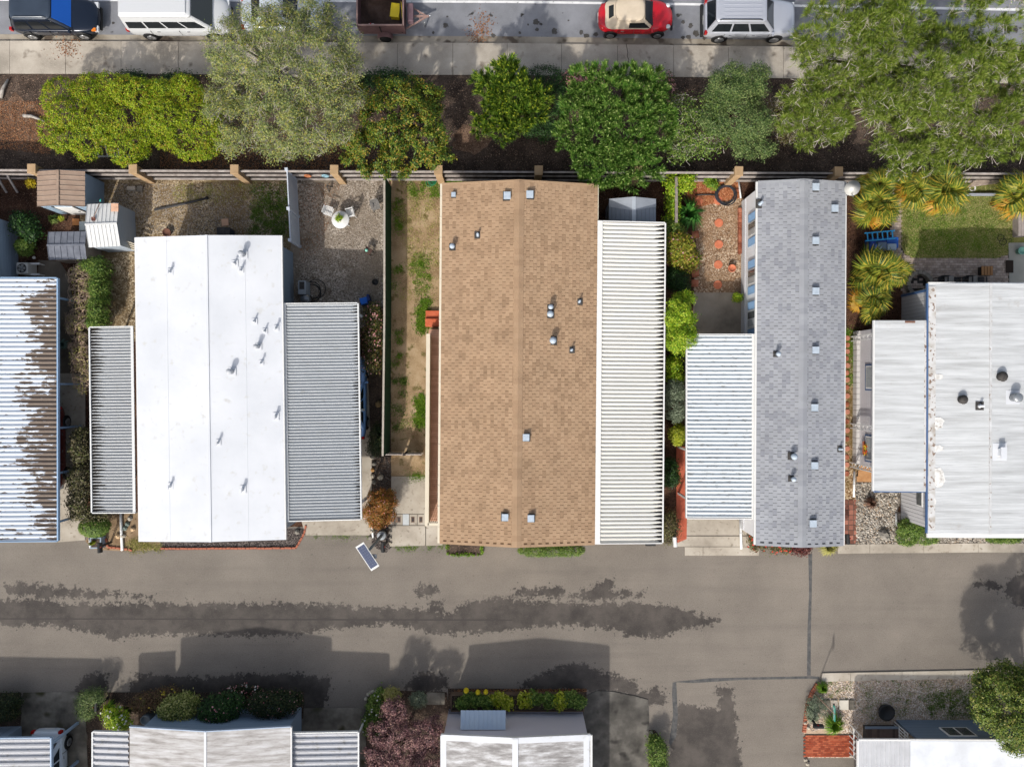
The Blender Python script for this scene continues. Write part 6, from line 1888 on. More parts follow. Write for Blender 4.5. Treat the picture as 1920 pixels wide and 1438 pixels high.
# right patio furniture peeking past the white metal roof
for i, px in enumerate((1766, 1794, 1812, 1838)):
    chair(['black metal patio chair, leftmost beside the white metal roof', 'black metal patio chair, second along the white metal roof', 'black metal patio chair, third along the white metal roof', 'black metal patio chair, rightmost along the white metal roof'][i], px, 527, -1.57 + (i % 2) * 3.14, M_blk, 'patio chairs along the white metal roof')
for px in (1780, 1825):
    q = P(px, 526, .6); o = thing('patio_table', 'grey topped patio table %s' % ('between the left pair of black chairs' if px < 1800 else 'between the right pair of black chairs'), 'table', (q.x, q.y, 0))
    MB().box(0, 0, .6, .5, .5, .04).build('tabletop', mat('table_grey', [c(150, 146, 140)], .6), o); MB().box(0, 0, .3, .08, .08, .58).build('pedestal', M_blk, o)
q = P(1725, 532, .3)
o = thing('fire_pit', 'arched grey stone fire pit rim beside grey siding wall', 'fire pit', (q.x, q.y, 0))
for k in range(16):
    a = 2 * math.pi * k / 16
    MB().box(.62 * math.cos(a), .62 * math.sin(a), .17, .2, .23, .34, a).build('stone', M_rk2, o)
MB().lathe([(.52, 0), (.52, .02)], n=20).build('ash_bed', M_flash, o)
q = P(1850, 508, .3); o = thing('wood_crate', 'light wood crate table on grey pavers near the patio', 'crate', (q.x, q.y, 0))
for k in range(4): MB().box(-.24 + k * .16, 0, .34, .13, .5, .03).build('slat', mat('crate_wood', [c(170, 126, 84)], .8), o)
MB().box(0, 0, .16, .6, .46, .32).build('body', M_wood[2], o)
q = P(1893, 500, .06); o = thing('door_mat', 'dark brown door mat at edge of concrete patio', 'door mat', (q.x, q.y, .05)); MB().box(0, 0, .012, .4, .68, .025).build('mat', mat('mat_brown', [c(50, 40, 34)], .95), o)
o = thing('raised_planter', 'grey timber raised bed with orange fallen leaves at right edge', 'planter', P(1912, 420, 0))
for k in range(3): MB().box(-.35 + k * .16, 0, .25, .14, 1.5, .5).build('board', mat('timber_grey', [c(150, 140, 134), c(172, 162, 156)], .8, 3), o)
MB().box(.4, 0, .2, 1.0, 1.45, .4).build('bed', mat('dark_tile', [c(84, 82, 84)], .7), o)
o = thing('edging_board', 'pale grey edging board along the top of the lawn', 'edging', P(1835, 366, .05)); MB().box(0, 0, .08, 1.7, .1, .2).build('board', mat('edge_grey', [c(170, 176, 186)], .7), o)
o = thing('log_pile', 'weathered driftwood logs behind the lawn at the fence foot', 'logs', P(1850, 345, .1))
for k in range(5): MB().tube([(-1.1 + k * .1, -.15 + k * .1, .12 + .04 * k), (.2, .05 + k * .08, .16 + .04 * k), (1.3 - k * .15, .0 + k * .12, .14 + .04 * k)], [.09, .11, .07], 8).build('log', mat('driftwood', [c(130, 116, 106), c(164, 150, 138)], .9, 5, 7), o)
# left plot details
o = thing('trellis', 'two grey posts with rail by fence in left corner', 'frame', P(25, 352, 0))
MB().bar((-.5, .5, .9), (.35, .5, .9), .08, .08).build('rail', M_rail, o)
for x in (-.35, .25): MB().bar((x, .5, .9), (x + .05, -.3, .1), .1, .08).build('stile', M_rail, o)
o = thing('garden_globe', 'small white globe light on mulch near low shed', 'garden light', P(66, 484, .1)); MB().lathe([(.02, 0), (.07, .05), (.085, .11), (.06, .17), (.01, .19)], n=12).build('globe', M_trim, o)
o = thing('garden_globe', 'small white globe light left of tan metal shed', 'garden light', P(38, 400, .1)); MB().lathe([(.02, 0), (.07, .05), (.085, .11), (.06, .17), (.01, .19)], n=12).build('globe', M_trim, o)
# whisky-barrel pot in bottom bed, white rail gate by the mossy driveway
o = thing('barrel_planter', 'tall grey cylinder planter beside blue front wall', 'planter', (P(272, 1350, .7).x, P(272, 1350, .7).y, 0)); MB().lathe([(.24, 0), (.26, .6), (.26, .72), (.22, .72), (.22, .62)], n=18).build('tub', mat('barrel_grey', [c(120, 130, 136)], .6), o)
o = thing('leaning_branch', 'weathered grey driftwood stake leaning over low green plants', 'driftwood', P(714, 1325, 0)); MB().tube([(0, .8, .3), (.04, .2, .5), (-.06, -.3, .45), (0, -.75, .3)], [.05, .06, .05, .03], 7).build('branch', mat('driftwood2', [c(170, 164, 158)], .9, 5), o)

# small things on and near the wood fence
for lb, px, py, m, rd in (('orange garland ornament hung on the wood fence', 577, 324, plain('garland_orange', c(190, 120, 80), .7), .16), ('pale blue ring ornament hung on the wood fence', 610, 325, plain('ring_blue', c(150, 190, 205), .5), .17)):
    q = P(px, py, 1.3)
    o = thing('wall_ornament', lb, 'ornament', (q.x, fen.location.y - .1, 1.3))
    w = MB().tube([(rd * math.cos(a), 0, rd * math.sin(a)) for a in [rad(24 * k) for k in range(16)]], .045, 7, cap=False)
    w.build('ring', m, o)
a, b = P(1268, 333, 1.6), P(1267, 418, 1.6)
o = thing('garden_beam', 'weathered grey beam on posts over bright climbing leaves', 'beam', ((a.x + b.x) / 2, (a.y + b.y) / 2, 0))
MB().box(0, 0, 1.66, .14, a.y - b.y, .12).build('beam', mat('beam_grey', [c(126, 116, 108), c(164, 154, 146)], .9, 4, 7), o)
for y in (-(a.y - b.y) / 2 + .1, (a.y - b.y) / 2 - .1):
    MB().box(0, y, .8, .1, .1, 1.6).build('post', M_wood[1], o)
q = P(243, 460, .9)
o = thing('side_gate', 'small cream slatted gate between white metal shed and white roof', 'gate', (q.x, q.y, 0), -.35)
for k in range(4):
    MB().box(0, .14 - k * .1, 1.0 - k * .16, .85, .05, .12).build('slat', M_cream, o)
MB().box(-.4, 0, .55, .07, .07, 1.1).build('post', M_cream, o)
# ------------------------------------------------------------------ plants
def sample_blobs(blobs, n, m, cr, hollow, up, rng):
    """blobs: (cx, cy, cz, rx, ry, rz) relative; returns leaf points and outward directions gathered in clumps"""
    B = np.array(blobs, float)
    w = (B[:, 3] * B[:, 4] * B[:, 5]) ** (2 / 3)
    bi = rng.choice(len(B), m, p=w / w.sum())
    d = unit(rng.normal(size=(m, 3)))
    flip = rng.random(m) < up
    d[:, 2] = np.where(flip, np.abs(d[:, 2]), d[:, 2])
    r = hollow + (1 - hollow) * np.sqrt(rng.random(m))
    cp = B[bi, :3] + d * r[:, None] * B[bi, 3:]
    cd = unit(d / B[bi, 3:])
    # drop clumps buried deep inside another blob
    keep = np.ones(m, bool)
    for b in B:
        q = np.linalg.norm((cp - b[:3]) / b[3:], axis=1)
        keep &= q > hollow * .82
    if keep.sum() > m * .15:
        cp, cd, bi = cp[keep], cd[keep], bi[keep]
    ci = rng.integers(0, len(cp), n)
    off = rng.normal(size=(n, 3)) * cr * np.array([1, 1, .75])
    p = cp[ci] + off
    o = unit(cd[ci] + .45 * unit(off))
    return p, o, cp, cd

def foliage(name, parent, blobs, n, size, m, clumps=None, cr=.16, hollow=.72, up=.6, aspect=.5, face=.55, seed=1, needle=False, zmin=.03, kind=None, jitter=.5):
    rng = np.random.default_rng(seed)
    clumps = clumps or max(20, n // 22)
    p, o, cp, cd = sample_blobs(blobs, n, clumps, cr, hollow, up, rng)
    p[:, 2] = np.maximum(p[:, 2], zmin + rng.random(n) * .05)
    nrm = unit(o * face + unit(rng.normal(size=(n, 3))) * (1 - face) + np.array([0, 0, .25]))
    if needle:
        ax = unit(o + rng.normal(size=(n, 3)) * .45)
    else:
        ax = np.cross(nrm, rng.normal(size=(n, 3)))
    ln = size * rng.uniform(1 - jitter, 1 + jitter, n)
    V = leaf_quads(p, ax, nrm, ln, ln * aspect)
    o_ = link(name, npmesh(name, V, 4, m), parent)
    return o_, cp, cd

def twigs(name, parent, starts, ends, r0, r1, m, bend=.15, seed=2, n=4, seg=3):
    rng = random.Random(seed)
    mb = MB()
    for s, e in zip(starts, ends):
        s, e = Vector(s), Vector(e)
        L_ = (e - s).length
        pts = [s.lerp(e, i / seg) + Vector((rng.uniform(-1, 1), rng.uniform(-1, 1), rng.uniform(-.3, 1))) * (bend * L_ * (1 - abs(2 * i / seg - 1)) if 0 < i < seg else 0) for i in range(seg + 1)]
        mb.tube(pts, [r0 + (r1 - r0) * i / seg for i in range(seg + 1)], n, cap=False)
    return mb.build(name, m, parent)

M_bark = mat('bark_brown', [c(70, 56, 46), c(104, 86, 72)], .95, 4, 7, .1, .6, 20)
M_greytwig = mat('grey_twigs', [c(150, 142, 134), c(196, 190, 182)], .9, 6, 5, .1)
M_whitetwig = mat('pale_twigs', [c(178, 168, 158), c(216, 208, 200)], .9, 6, 5, .1)
LF = {
 'hedge': mat_leaf('leaf_hedge', [c(60, 88, 6), c(106, 138, 10), c(144, 170, 18), c(170, 184, 44), c(154, 124, 40)], .3),
 'olive': mat_leaf('leaf_olive', [c(68, 88, 44), c(106, 126, 64), c(138, 152, 92), c(162, 168, 100), c(178, 168, 70)], .25),
 'orange': mat_leaf('leaf_orange', [c(36, 60, 20), c(62, 92, 28), c(94, 120, 34), c(134, 144, 46), c(156, 122, 52)], .25),
 'pineyel': mat_leaf('leaf_pine_yellow', [c(38, 68, 20), c(66, 104, 28), c(104, 136, 40), c(156, 178, 70)], .25),
 'pine': mat_leaf('leaf_pine', [c(52, 90, 32), c(80, 126, 44), c(110, 148, 62), c(142, 170, 82)], .25),
 'pinetip': mat_leaf('leaf_pine_tip', [c(140, 172, 84), c(164, 188, 106), c(186, 198, 126)], .22),
 'bigtip': mat_leaf('leaf_street_tip', [c(118, 138, 62), c(144, 156, 82), c(166, 170, 104)], .25),
 'dark': mat_leaf('leaf_dark', [c(20, 40, 18), c(32, 60, 26), c(48, 82, 34), c(70, 104, 44)], .2),
 'darker': mat_leaf('leaf_darker', [c(18, 30, 16), c(28, 46, 22), c(46, 66, 32), c(84, 80, 46)], .2),
 'mid': mat_leaf('leaf_mid', [c(52, 80, 28), c(82, 114, 40), c(114, 142, 58), c(148, 164, 82)], .27),
 'sage': mat_leaf('leaf_sage', [c(52, 76, 38), c(80, 106, 54), c(112, 134, 74), c(138, 150, 92)], .22),
 'grey': mat_leaf('leaf_grey', [c(86, 100, 78), c(120, 134, 108), c(152, 162, 138)], .2),
 'yellow': mat_leaf('leaf_yellow', [c(96, 122, 20), c(150, 168, 30), c(190, 196, 48), c(206, 206, 90)], .3),
 'bright': mat_leaf('leaf_bright', [c(70, 118, 16), c(120, 162, 26), c(166, 192, 44), c(196, 206, 70)], .35),
 'redor': mat_leaf('leaf_red_orange', [c(84, 72, 20), c(130, 92, 30), c(164, 92, 40), c(176, 116, 60), c(96, 104, 30)], .25),
 'purple': mat_leaf('leaf_purple', [c(56, 38, 44), c(104, 70, 76), c(150, 108, 108), c(182, 146, 132)], .2),
 'big': mat_leaf('leaf_street_tree', [c(74, 100, 30), c(108, 135, 42), c(136, 156, 58), c(158, 168, 86)], .3),
 'brownish': mat_leaf('leaf_brownish', [c(60, 52, 34), c(96, 84, 54), c(120, 112, 70), c(84, 96, 50)], .2),
 'lawn': mat_leaf('blade_lawn', [c(96, 124, 44), c(134, 156, 64), c(178, 174, 106), c(206, 192, 140)], .3),
 'weed': mat_leaf('blade_weed', [c(70, 108, 24), c(104, 144, 36), c(146, 172, 56)], .3),
 'straw': mat_leaf('blade_straw', [c(150, 150, 74), c(176, 172, 96), c(190, 180, 120)], .3),
 'frond': mat_leaf('leaf_frond', [c(62, 88, 32), c(100, 122, 38), c(146, 150, 52), c(190, 166, 62)], .3),
 'frondy': mat_leaf('leaf_frond_yellow', [c(168, 146, 44), c(202, 156, 50), c(190, 118, 44)], .3),
 'pink': mat_leaf('petal_pink', [c(216, 150, 150), c(232, 180, 176), c(206, 120, 126)], .2),
 'white': mat_leaf('petal_white', [c(232, 230, 220), c(244, 243, 238)], .2),
 'red': mat_leaf('petal_red', [c(206, 46, 34), c(222, 80, 54)], .2),
 'yelp': mat_leaf('petal_yellow', [c(226, 200, 30), c(238, 216, 70)], .2),
 'litter': mat_leaf('dead_leaf', [c(120, 78, 50), c(156, 104, 70), c(176, 130, 90), c(96, 66, 46)], .05),
 'cutwood': mat('hedge_wood', [c(176, 150, 130), c(206, 182, 162)], .9, 6, 4),
}
_seed = [100]
def ns():
    _seed[0] += 7
    return _seed[0]

def pblob(px, py, rx, ry, z, rz):
    k = (1 - z / CH) / PPM
    q = P(px, py, z)
    return (q.x, q.y, z, rx * k, ry * k, rz)

def plant(name, label, cat, pb, n, size, m, group=None, part='foliage', stem='stem', stem_m=None, stem_r=.04, flowers=None, extra=None, cr=.16, hollow=.72, aspect=.5, up=.6, face=.55, clumps=None, needle=False, limbs=10, base=None, lump=0, lsc=.42, core=.74):
    """pb: blobs read from the photo (px, py, rx, ry, z, rz)"""
    bl = [pblob(*b) for b in pb]
    if base is None:
        bx = sum(b[0] * b[3] for b in bl) / sum(b[3] for b in bl); by = sum(b[1] * b[3] for b in bl) / sum(b[3] for b in bl)
    else:
        bx, by = P(*base)[:2]
    r = thing(name, label, cat, (bx, by, 0), 0, group)
    rel = [(b[0] - bx, b[1] - by, b[2], b[3], b[4], b[5]) for b in bl]
    s = ns()
    if lump:
        r2 = random.Random(s)
        out = []
        for b in rel:
            out.append((b[0], b[1], b[2], b[3] * core, b[4] * core, b[5] * core))
            for k in range(lump):
                a = k * 2.39996 + r2.uniform(-.4, .4); ez = r2.uniform(-.1, 1) ** 1.0
                hr = math.sqrt(max(0, 1 - ez * ez))
                f = r2.uniform(.62, .84); q = lsc * r2.uniform(.75, 1.2)
                out.append((b[0] + math.cos(a) * hr * b[3] * f, b[1] + math.sin(a) * hr * b[4] * f, b[2] + ez * b[5] * f, b[3] * q, b[4] * q, b[5] * q))
        rel = out
    fo, cp, cd = foliage(part, r, rel, n, size, m, clumps, cr, hollow, up, aspect, face, s, needle)
    mb = MB(); rr = random.Random(s)
    top = max(b[2] for b in rel)
    mb.tube([(0, 0, -.05), (rr.uniform(-.05, .05), rr.uniform(-.05, .05), top * .45), (0, 0, top * .8)], [stem_r * 1.3, stem_r, stem_r * .6], 7)
    idx = rr.sample(range(len(cp)), min(limbs, len(cp)))
    for i in idx:
        e = Vector(cp[i]); mid = Vector((e.x * .45, e.y * .45, top * .35 + e.z * .35))
        mb.tube([(0, 0, top * .25), mid, e], [stem_r * .7, stem_r * .45, stem_r * .2], 5, cap=False)
    mb.build(stem, stem_m or M_bark, r)
    for fl in (flowers or []):
        fm, fn_, fs = fl
        rng = np.random.default_rng(s + 1)
        ii = rng.integers(0, len(cp), fn_)
        p = cp[ii] + cd[ii] * (cr * .9) + rng.normal(size=(fn_, 3)) * cr * .5
        V = leaf_quads(p, np.cross(cd[ii], rng.normal(size=(fn_, 3))), unit(cd[ii] + [0, 0, 1.0]), np.full(fn_, fs), np.full(fn_, fs))
        link('blossoms', npmesh('blossoms', V, 4, fm), r)
    if extra:
        extra(r, rel, cp, cd)
    return r

def twig_extra(m, count, r0=.02, ln=.5, name='branches', inner=.75):
    def f(r, rel, cp, cd):
        rng = random.Random(len(cp))
        idx = [rng.randrange(len(cp)) for _ in range(count)]
        st, en = [], []
        for i in idx:
            e = Vector(cp[i]) + Vector(cd[i]) * .12
            t = Vector((rng.uniform(-1, 1), rng.uniform(-1, 1), rng.uniform(-.1, .5)))
            st.append(e - (Vector(cd[i]) * .6 + t) * ln * rng.uniform(.6, 1.1)); en.append(e)
        twigs(name, r, st, en, r0, r0 * .35, m, .12, len(cp), 3)
    return f

GH = 'clipped bright hedge shrubs on the planting strip'
plant('hedge_shrub', 'bright yellow green shrub at the left end of the hedge by the sidewalk', 'shrub', [(150, 215, 62, 62, 1.9, 1.0), (185, 175, 42, 34, 2.2, .7), (120, 255, 34, 36, 1.5, .8), (160, 262, 44, 32, 1.5, .8)], 30000, .075, LF['hedge'], GH, cr=.06, hollow=.94, lump=5, lsc=.52, clumps=3200)
plant('hedge_shrub', 'bright yellow green shrub in the middle of the hedge above the trellis', 'shrub', [(240, 225, 56, 62, 2.0, 1.0), (265, 180, 48, 40, 2.4, .7), (250, 275, 44, 34, 1.7, .8)], 30000, .075, LF['hedge'], GH, cr=.06, hollow=.94, lump=5, lsc=.52, clumps=3200)
plant('hedge_shrub', 'bright yellow green shrub tucked beside the grey green street tree', 'shrub', [(345, 220, 66, 66, 2.0, 1.0), (330, 175, 48, 34, 2.3, .7), (385, 262, 46, 34, 1.8, .8), (310, 250, 40, 30, 1.8, .7)], 32000, .075, LF['hedge'], GH, cr=.06, hollow=.94, lump=5, lsc=.52, clumps=3400)
plant('ivy_clump', 'dark green ivy clump between hedge and sidewalk', 'ivy', [(245, 150, 30, 14, .6, .4), (335, 148, 34, 10, .6, .4)], 4000, .09, LF['dark'], None, cr=.12)
# grey-green street tree
plant('street_tree', 'large grey green tree with feathery twigs beside the parked white van', 'tree',
    [(540, 150, 120, 120, 5.0, 1.7), (545, 165, 62, 62, 5.7, 1.1), (470, 110, 80, 70, 5.2, 1.2), (600, 100, 80, 80, 5.2, 1.2), (470, 230, 78, 66, 4.6, 1.3), (590, 220, 84, 66, 4.6, 1.3), (510, 60, 70, 44, 5.4, 1.0), (640, 160, 48, 70, 4.6, 1.0), (545, 265, 66, 40, 4.2, 1.0), (590, 40, 48, 36, 5.2, .9), (425, 170, 40, 52, 4.4, .9)],
    110000, .075, LF['olive'], None, 'crown', 'trunk', stem_r=.16, cr=.15, hollow=.74, aspect=.4, clumps=1500, limbs=24, stem_m=M_greytwig, lump=8, lsc=.4, extra=twig_extra(M_greytwig, 5200, .010, .45), base=(535, 165))
plant('orange_leaf_tree', 'bushy tree with orange tinged leaves hanging over the wood fence', 'tree',
    [(740, 230, 84, 70, 3.6, 1.2), (700, 290, 62, 54, 3.2, 1.0), (790, 260, 56, 60, 3.2, 1.0), (745, 180, 66, 36, 3.6, .9), (800, 190, 36, 36, 3.2, .8), (720, 325, 44, 24, 2.9, .6), (820, 295, 30, 26, 2.8, .6)],
    44000, .105, LF['orange'], None, 'crown', 'trunk', stem_r=.1, cr=.11, hollow=.84, clumps=520, limbs=20, lump=11, lsc=.33, base=(750, 245))
plant('ivy_clump', 'dark shaded ivy between grey green tree and sidewalk', 'ivy', [(725, 150, 46, 16, .8, .5), (700, 165, 30, 24, .9, .5)], 4500, .1, LF['dark'], None, cr=.13)
# conifers
def tuft_extra(count, ln, m, mt, per=16, spread=.36, asp=.13):
    def f(r, rel, cp, cd):
        rng = np.random.default_rng(len(cp))
        ii = rng.choice(len(cp), min(count, len(cp)), replace=False)
        c0 = np.repeat(cp[ii], per, 0); d0 = np.repeat(unit(cd[ii] * .8 + [0, 0, .75] + rng.normal(size=(len(ii), 3)) * .15), per, 0)
        ax = unit(d0 + rng.normal(size=c0.shape) * spread)
        l_ = ln * rng.uniform(.7, 1.2, len(c0))
        V = leaf_quads(c0 + ax * l_[:, None] * .5, ax, np.cross(ax, rng.normal(size=c0.shape)), l_, l_ * asp)
        link('needles', npmesh('needles', V, 4, m), r)
        c1 = cp[ii] + d0[::per] * ln * .95
        k = 3
        c1 = np.repeat(c1, k, 0); ax = unit(np.repeat(d0[::per], k, 0) + rng.normal(size=c1.shape) * .6)
        V = leaf_quads(c1, ax, np.cross(ax, rng.normal(size=c1.shape)), np.full(len(c1), ln * .34), np.full(len(c1), ln * .1))
        link('shoot_tips', npmesh('shoot_tips', V, 4, mt), r)
    return f
plant('round_pine', 'round dense dark green pine with upright tufts above cream carport roof', 'tree',
    [(1150, 225, 92, 78, 3.4, 1.4), (1120, 265, 70, 54, 3.1, 1.1), (1190, 250, 62, 64, 3.2, 1.2), (1150, 175, 70, 44, 3.6, 1.0), (1150, 315, 70, 40, 2.8, .9), (1205, 185, 46, 44, 3.0, .9), (1090, 215, 48, 50, 3.0, .9), (1120, 330, 40, 26, 2.5, .7), (1180, 320, 46, 34, 2.7, .9), (1140, 250, 60, 60, 3.3, 1.3)],
    26000, .1, LF['pine'], None, 'crown', 'trunk', stem_r=.12, cr=.1, hollow=.8, clumps=2400, aspect=.25, up=.8, lump=7, lsc=.44, extra=tuft_extra(1500, .42, LF['pine'], LF['pinetip'], 60, .26, .075), base=(1140, 235))
plant('small_pine', 'upright yellowish pine with spiky shoots left of the round dark pine', 'tree',
    [(955, 190, 56, 66, 2.6, 1.1), (925, 165, 36, 34, 2.8, .9), (990, 190, 34, 40, 2.2, .9), (975, 220, 40, 40, 2.3, .9), (930, 235, 34, 30, 2.2, .8), (950, 140, 26, 26, 3.0, .9)],
    14000, .09, LF['pineyel'], None, 'crown', 'trunk', stem_r=.08, cr=.1, hollow=.75, clumps=800, aspect=.25, up=.75, lump=6, lsc=.4, core=.6, extra=tuft_extra(620, .42, LF['pineyel'], LF['yellow'], 46, .28, .08))
plant('groundcover_hedge', 'dark green low hedge behind the yellowish pine', 'shrub', [(1020, 155, 42, 28, 1.3, .7), (1035, 200, 30, 46, 1.2, .7), (1015, 245, 34, 20, .9, .6)], 15000, .07, LF['dark'], None, cr=.1, hollow=.88)
plant('flowering_shrub', 'pink flowering low shrub left of the round dark pine by the sidewalk', 'shrub', [(1075, 155, 22, 22, .9, .5), (1110, 145, 36, 16, .8, .5)], 3500, .09, LF['brownish'], None, flowers=[(LF['pink'], 700, .1)], cr=.12)
plant('flowering_shrub', 'brownish pink shrub right of the round dark pine by the sidewalk', 'shrub', [(1225, 155, 36, 26, .9, .5), (1245, 180, 24, 20, .8, .5)], 4000, .09, LF['brownish'], None, flowers=[(LF['pink'], 420, .09)], cr=.12)
plant('sparse_shrub', 'sparse yellow green shrub showing grey branches beside the round dark pine', 'shrub',
    [(1275, 220, 36, 44, 1.9, .9), (1320, 250, 44, 46, 1.7, .9), (1275, 275, 34, 32, 1.6, .8), (1330, 205, 34, 30, 1.9, .8)], 9000, .09, LF['mid'], None, cr=.14, hollow=.55, clumps=330, extra=twig_extra(M_whitetwig, 260, .016, .6))
plant('green_shrub', 'full mid green shrub right of the sparse shrub on the planting strip', 'shrub',
    [(1385, 215, 62, 66, 2.3, 1.1), (1400, 160, 40, 34, 2.5, .9), (1350, 180, 36, 40, 2.2, .9), (1400, 270, 46, 34, 1.9, .8), (1370, 140, 20, 20, 2.5, .6)], 40000, .075, LF['sage'], None, cr=.12, hollow=.76, clumps=760, lump=7, lsc=.4)
# big sparse street tree top right
def big_extra(r, rel, cp, cd):
    rng = random.Random(5)
    lim_s, lim_e = [], []
    for i in range(40):
        e = Vector(cp[rng.randrange(len(cp))])
        lim_s.append((0, 0, 3.5 + rng.uniform(0, 3))); lim_e.append(e * .96)
    twigs('limbs', r, lim_s, lim_e, .075, .012, M_greytwig, .07, 6, 6, 6)
    twig_extra(M_whitetwig, 4200, .0115, .55)(r, rel, cp, cd)
    tuft_extra(2400, .32, LF['big'], LF['bigtip'], 60, .6, .06)(r, rel, cp, cd)
plant('pine_tree', 'very large airy pine tree with pale bare twigs over sidewalk and street', 'tree',
    [(1720, 150, 120, 100, 8.0, 2.0), (1580, 60, 90, 60, 7.5, 1.5), (1570, 180, 90, 60, 6.5, 1.5), (1660, 50, 90, 60, 8, 1.6), (1850, 60, 110, 80, 8.5, 2), (1840, 190, 110, 80, 7.5, 2), (1680, 240, 80, 60, 6.5, 1.5), (1520, 240, 70, 40, 5.5, 1.0), (1700, 300, 80, 36, 6, 1.2), (1800, 280, 80, 42, 6.5, 1.4), (1520, 120, 44, 60, 6.5, 1.2), (1490, 210, 40, 44, 5.2, .9), (1960, 130, 80, 90, 8, 2), (1620, 140, 60, 50, 7, 1.4), (1880, 270, 50, 30, 6.5, 1)],
    46000, .15, LF['big'], None, 'crown', 'trunk', stem_r=.24, cr=.2, hollow=.6, clumps=2500, aspect=.11, up=.5, limbs=6, extra=big_extra, base=(1745, 215), needle=True, face=.4, lump=8, lsc=.3, core=.35)
plant('low_shrub', 'grey twiggy low shrub beneath left edge of the airy pine', 'shrub', [(1470, 210, 36, 34, 1.2, .6), (1480, 250, 30, 20, 1.0, .5)], 4000, .08, LF['brownish'], None, cr=.14, hollow=.5, clumps=140, extra=twig_extra(M_whitetwig, 160, .016, .5))

# fan palms
def frond_mesh(nm, m, ln=.62, blades=15, seed=1):
    rr = random.Random(seed)
    vs, fs = [], []
    mb = MB()
    mb.tube([(0, 0, 0), (.22, 0, .1), (.42, 0, .12)], [.014, .012, .01], 4, cap=False)
    for k in range(blades):
        a = rad(-88 + 176 * k / (blades - 1)) + rr.uniform(-.05, .05)
        l_ = ln * rr.uniform(.85, 1.1) * (.72 + .28 * math.cos(a))
        d = Vector((math.cos(a), math.sin(a), 0)); s = Vector((-d.y, d.x, 0)) * .021
        o = Vector((.42, 0, .12))
        mid = o + d * l_ * .55 + Vector((0, 0, .02)); tip = o + d * l_ + Vector((0, 0, -.16 - rr.random() * .16))
        mb.add([o, mid - s, tip, mid + s], [(0, 1, 2, 3)])
    return mb.mesh(nm, m)
FM = [frond_mesh('frond', LF['frond'], .5, 24, i) for i in range(3)] + [frond_mesh('frond', LF['frondy'], .46, 20, 9)]
def palm(label, px, py, h, rpx, n=24, yellow=.34):
    n = int(n * 2.1); rpx *= 1.12
    q = P(px, py, h)
    r = thing('fan_palm', label, 'palm', (q.x, q.y, 0), R.uniform(0, 6), 'fan palms in the right hand plot')
    MB().tube([(0, 0, -.02), (.03, .02, h * .5), (0, 0, h)], [.13, .11, .1], 9).build('trunk', M_bark, r)
    sc = rpx / PPM / 1.0
    for i in range(n):
        el = rad(R.choice([-4, 8, 20, 35, 50, 66]) + R.uniform(-12, 12)) if i > 3 else rad(80)
        a = i * 2.39996 + R.uniform(-.6, .6)
        y = R.random() < yellow and el < rad(30)
        o = link('frond', FM[3] if y else FM[R.randrange(3)], r)
        o.matrix_local = Matrix.Translation((0, 0, h)) @ Matrix.Rotation(a, 4, 'Z') @ Matrix.Rotation(-el + .3, 4, 'Y') @ Matrix.Rotation(R.uniform(-1.1, 1.1), 4, 'X') @ Matrix.Scale(sc * R.uniform(.6, 1.08), 4)
    return r
palm('fan palm nearest the satellite dish', 1640, 388, 1.8, 46)
palm('fan palm below the blue tubs, upper of the close pair', 1642, 510, 1.6, 50, 26)
palm('fan palm touching the side porch corner, lower of the close pair', 1633, 566, 1.6, 42)
palm('fan palm partly under the airy pine at the fence', 1640, 350, 1.7, 40)
palm('yellowing fan palm at the lawn corner near the fence', 1712, 355, 1.8, 44, 26, .4)
palm('yellowing fan palm overhanging the top of the lawn', 1762, 362, 1.9, 52, 28, .45)
palm('fan palm between the close pair and grey siding wall', 1680, 510, 1.2, 30)
palm('fan palm at the right edge beside raised timber bed', 1905, 366, 1.9, 48, 26, .4)

# straplike plants: joined blades belong to one plant
def strap_plant(name, label, cat, px, py, rpx, h, n, m, wd_=.05, group=None, tipdrop=.6, lean=None, seed=1):
    rr = random.Random(seed + int(px))
    q = P(px, py, h * .4); L_ = rpx / PPM
    r = thing(name, label, cat, (q.x, q.y, 0), 0, group)
    mb = MB()
    for i in range(n):
        a = rr.uniform(0, 2 * math.pi) if lean is None else rr.gauss(lean, .8)
        ln = L_ * rr.uniform(.6, 1.1); up = h * rr.uniform(.7, 1.2)
        d = Vector((math.cos(a), math.sin(a), 0)); s = Vector((-d.y, d.x, 0)) * wd_ * .5
        p0 = d * .06; p1 = d * ln * .45 + Vector((0, 0, up)); p2 = d * ln + Vector((0, 0, up * (1 - tipdrop)))
        mb.add([p0 - s, p0 + s, p1 + s * 1.1, p1 - s * 1.1, p2], [(0, 1, 2, 3), (3, 2, 4)])
    mb.build('leaves', m, r)
    return r
strap_plant('agapanthus', 'dark green strap leaved clump left of the round stepping discs', 'plant', 1290, 402, 36, .8, 150, mat_leaf('strap_green', [c(40, 90, 34), c(66, 122, 48), c(100, 150, 66)], .25), .06)
strap_plant('agapanthus', 'strap leaved clump spilling beside the pink flowering bush', 'plant', 1298, 486, 22, .5, 60, mat_leaf('strap_green2', [c(70, 110, 34), c(110, 146, 48)], .25), .05)
strap_plant('agave', 'pale blue green agave in shade beside the woody hedge', 'plant', 119, 646, 12, .35, 34, mat_leaf('agave_blue', [c(90, 120, 110), c(124, 152, 138)], .1), .07, tipdrop=.4)
strap_plant('yucca', 'small green spiky rosette on mulch between the sheds', 'plant', 101, 411, 12, .4, 46, mat_leaf('yucca_green', [c(90, 124, 50), c(150, 170, 90)], .2), .05)
strap_plant('succulent', 'yellow green succulents growing in the grey square planter', 'plant', 179, 1016, 7, .7, 24, LF['yellow'], .06)
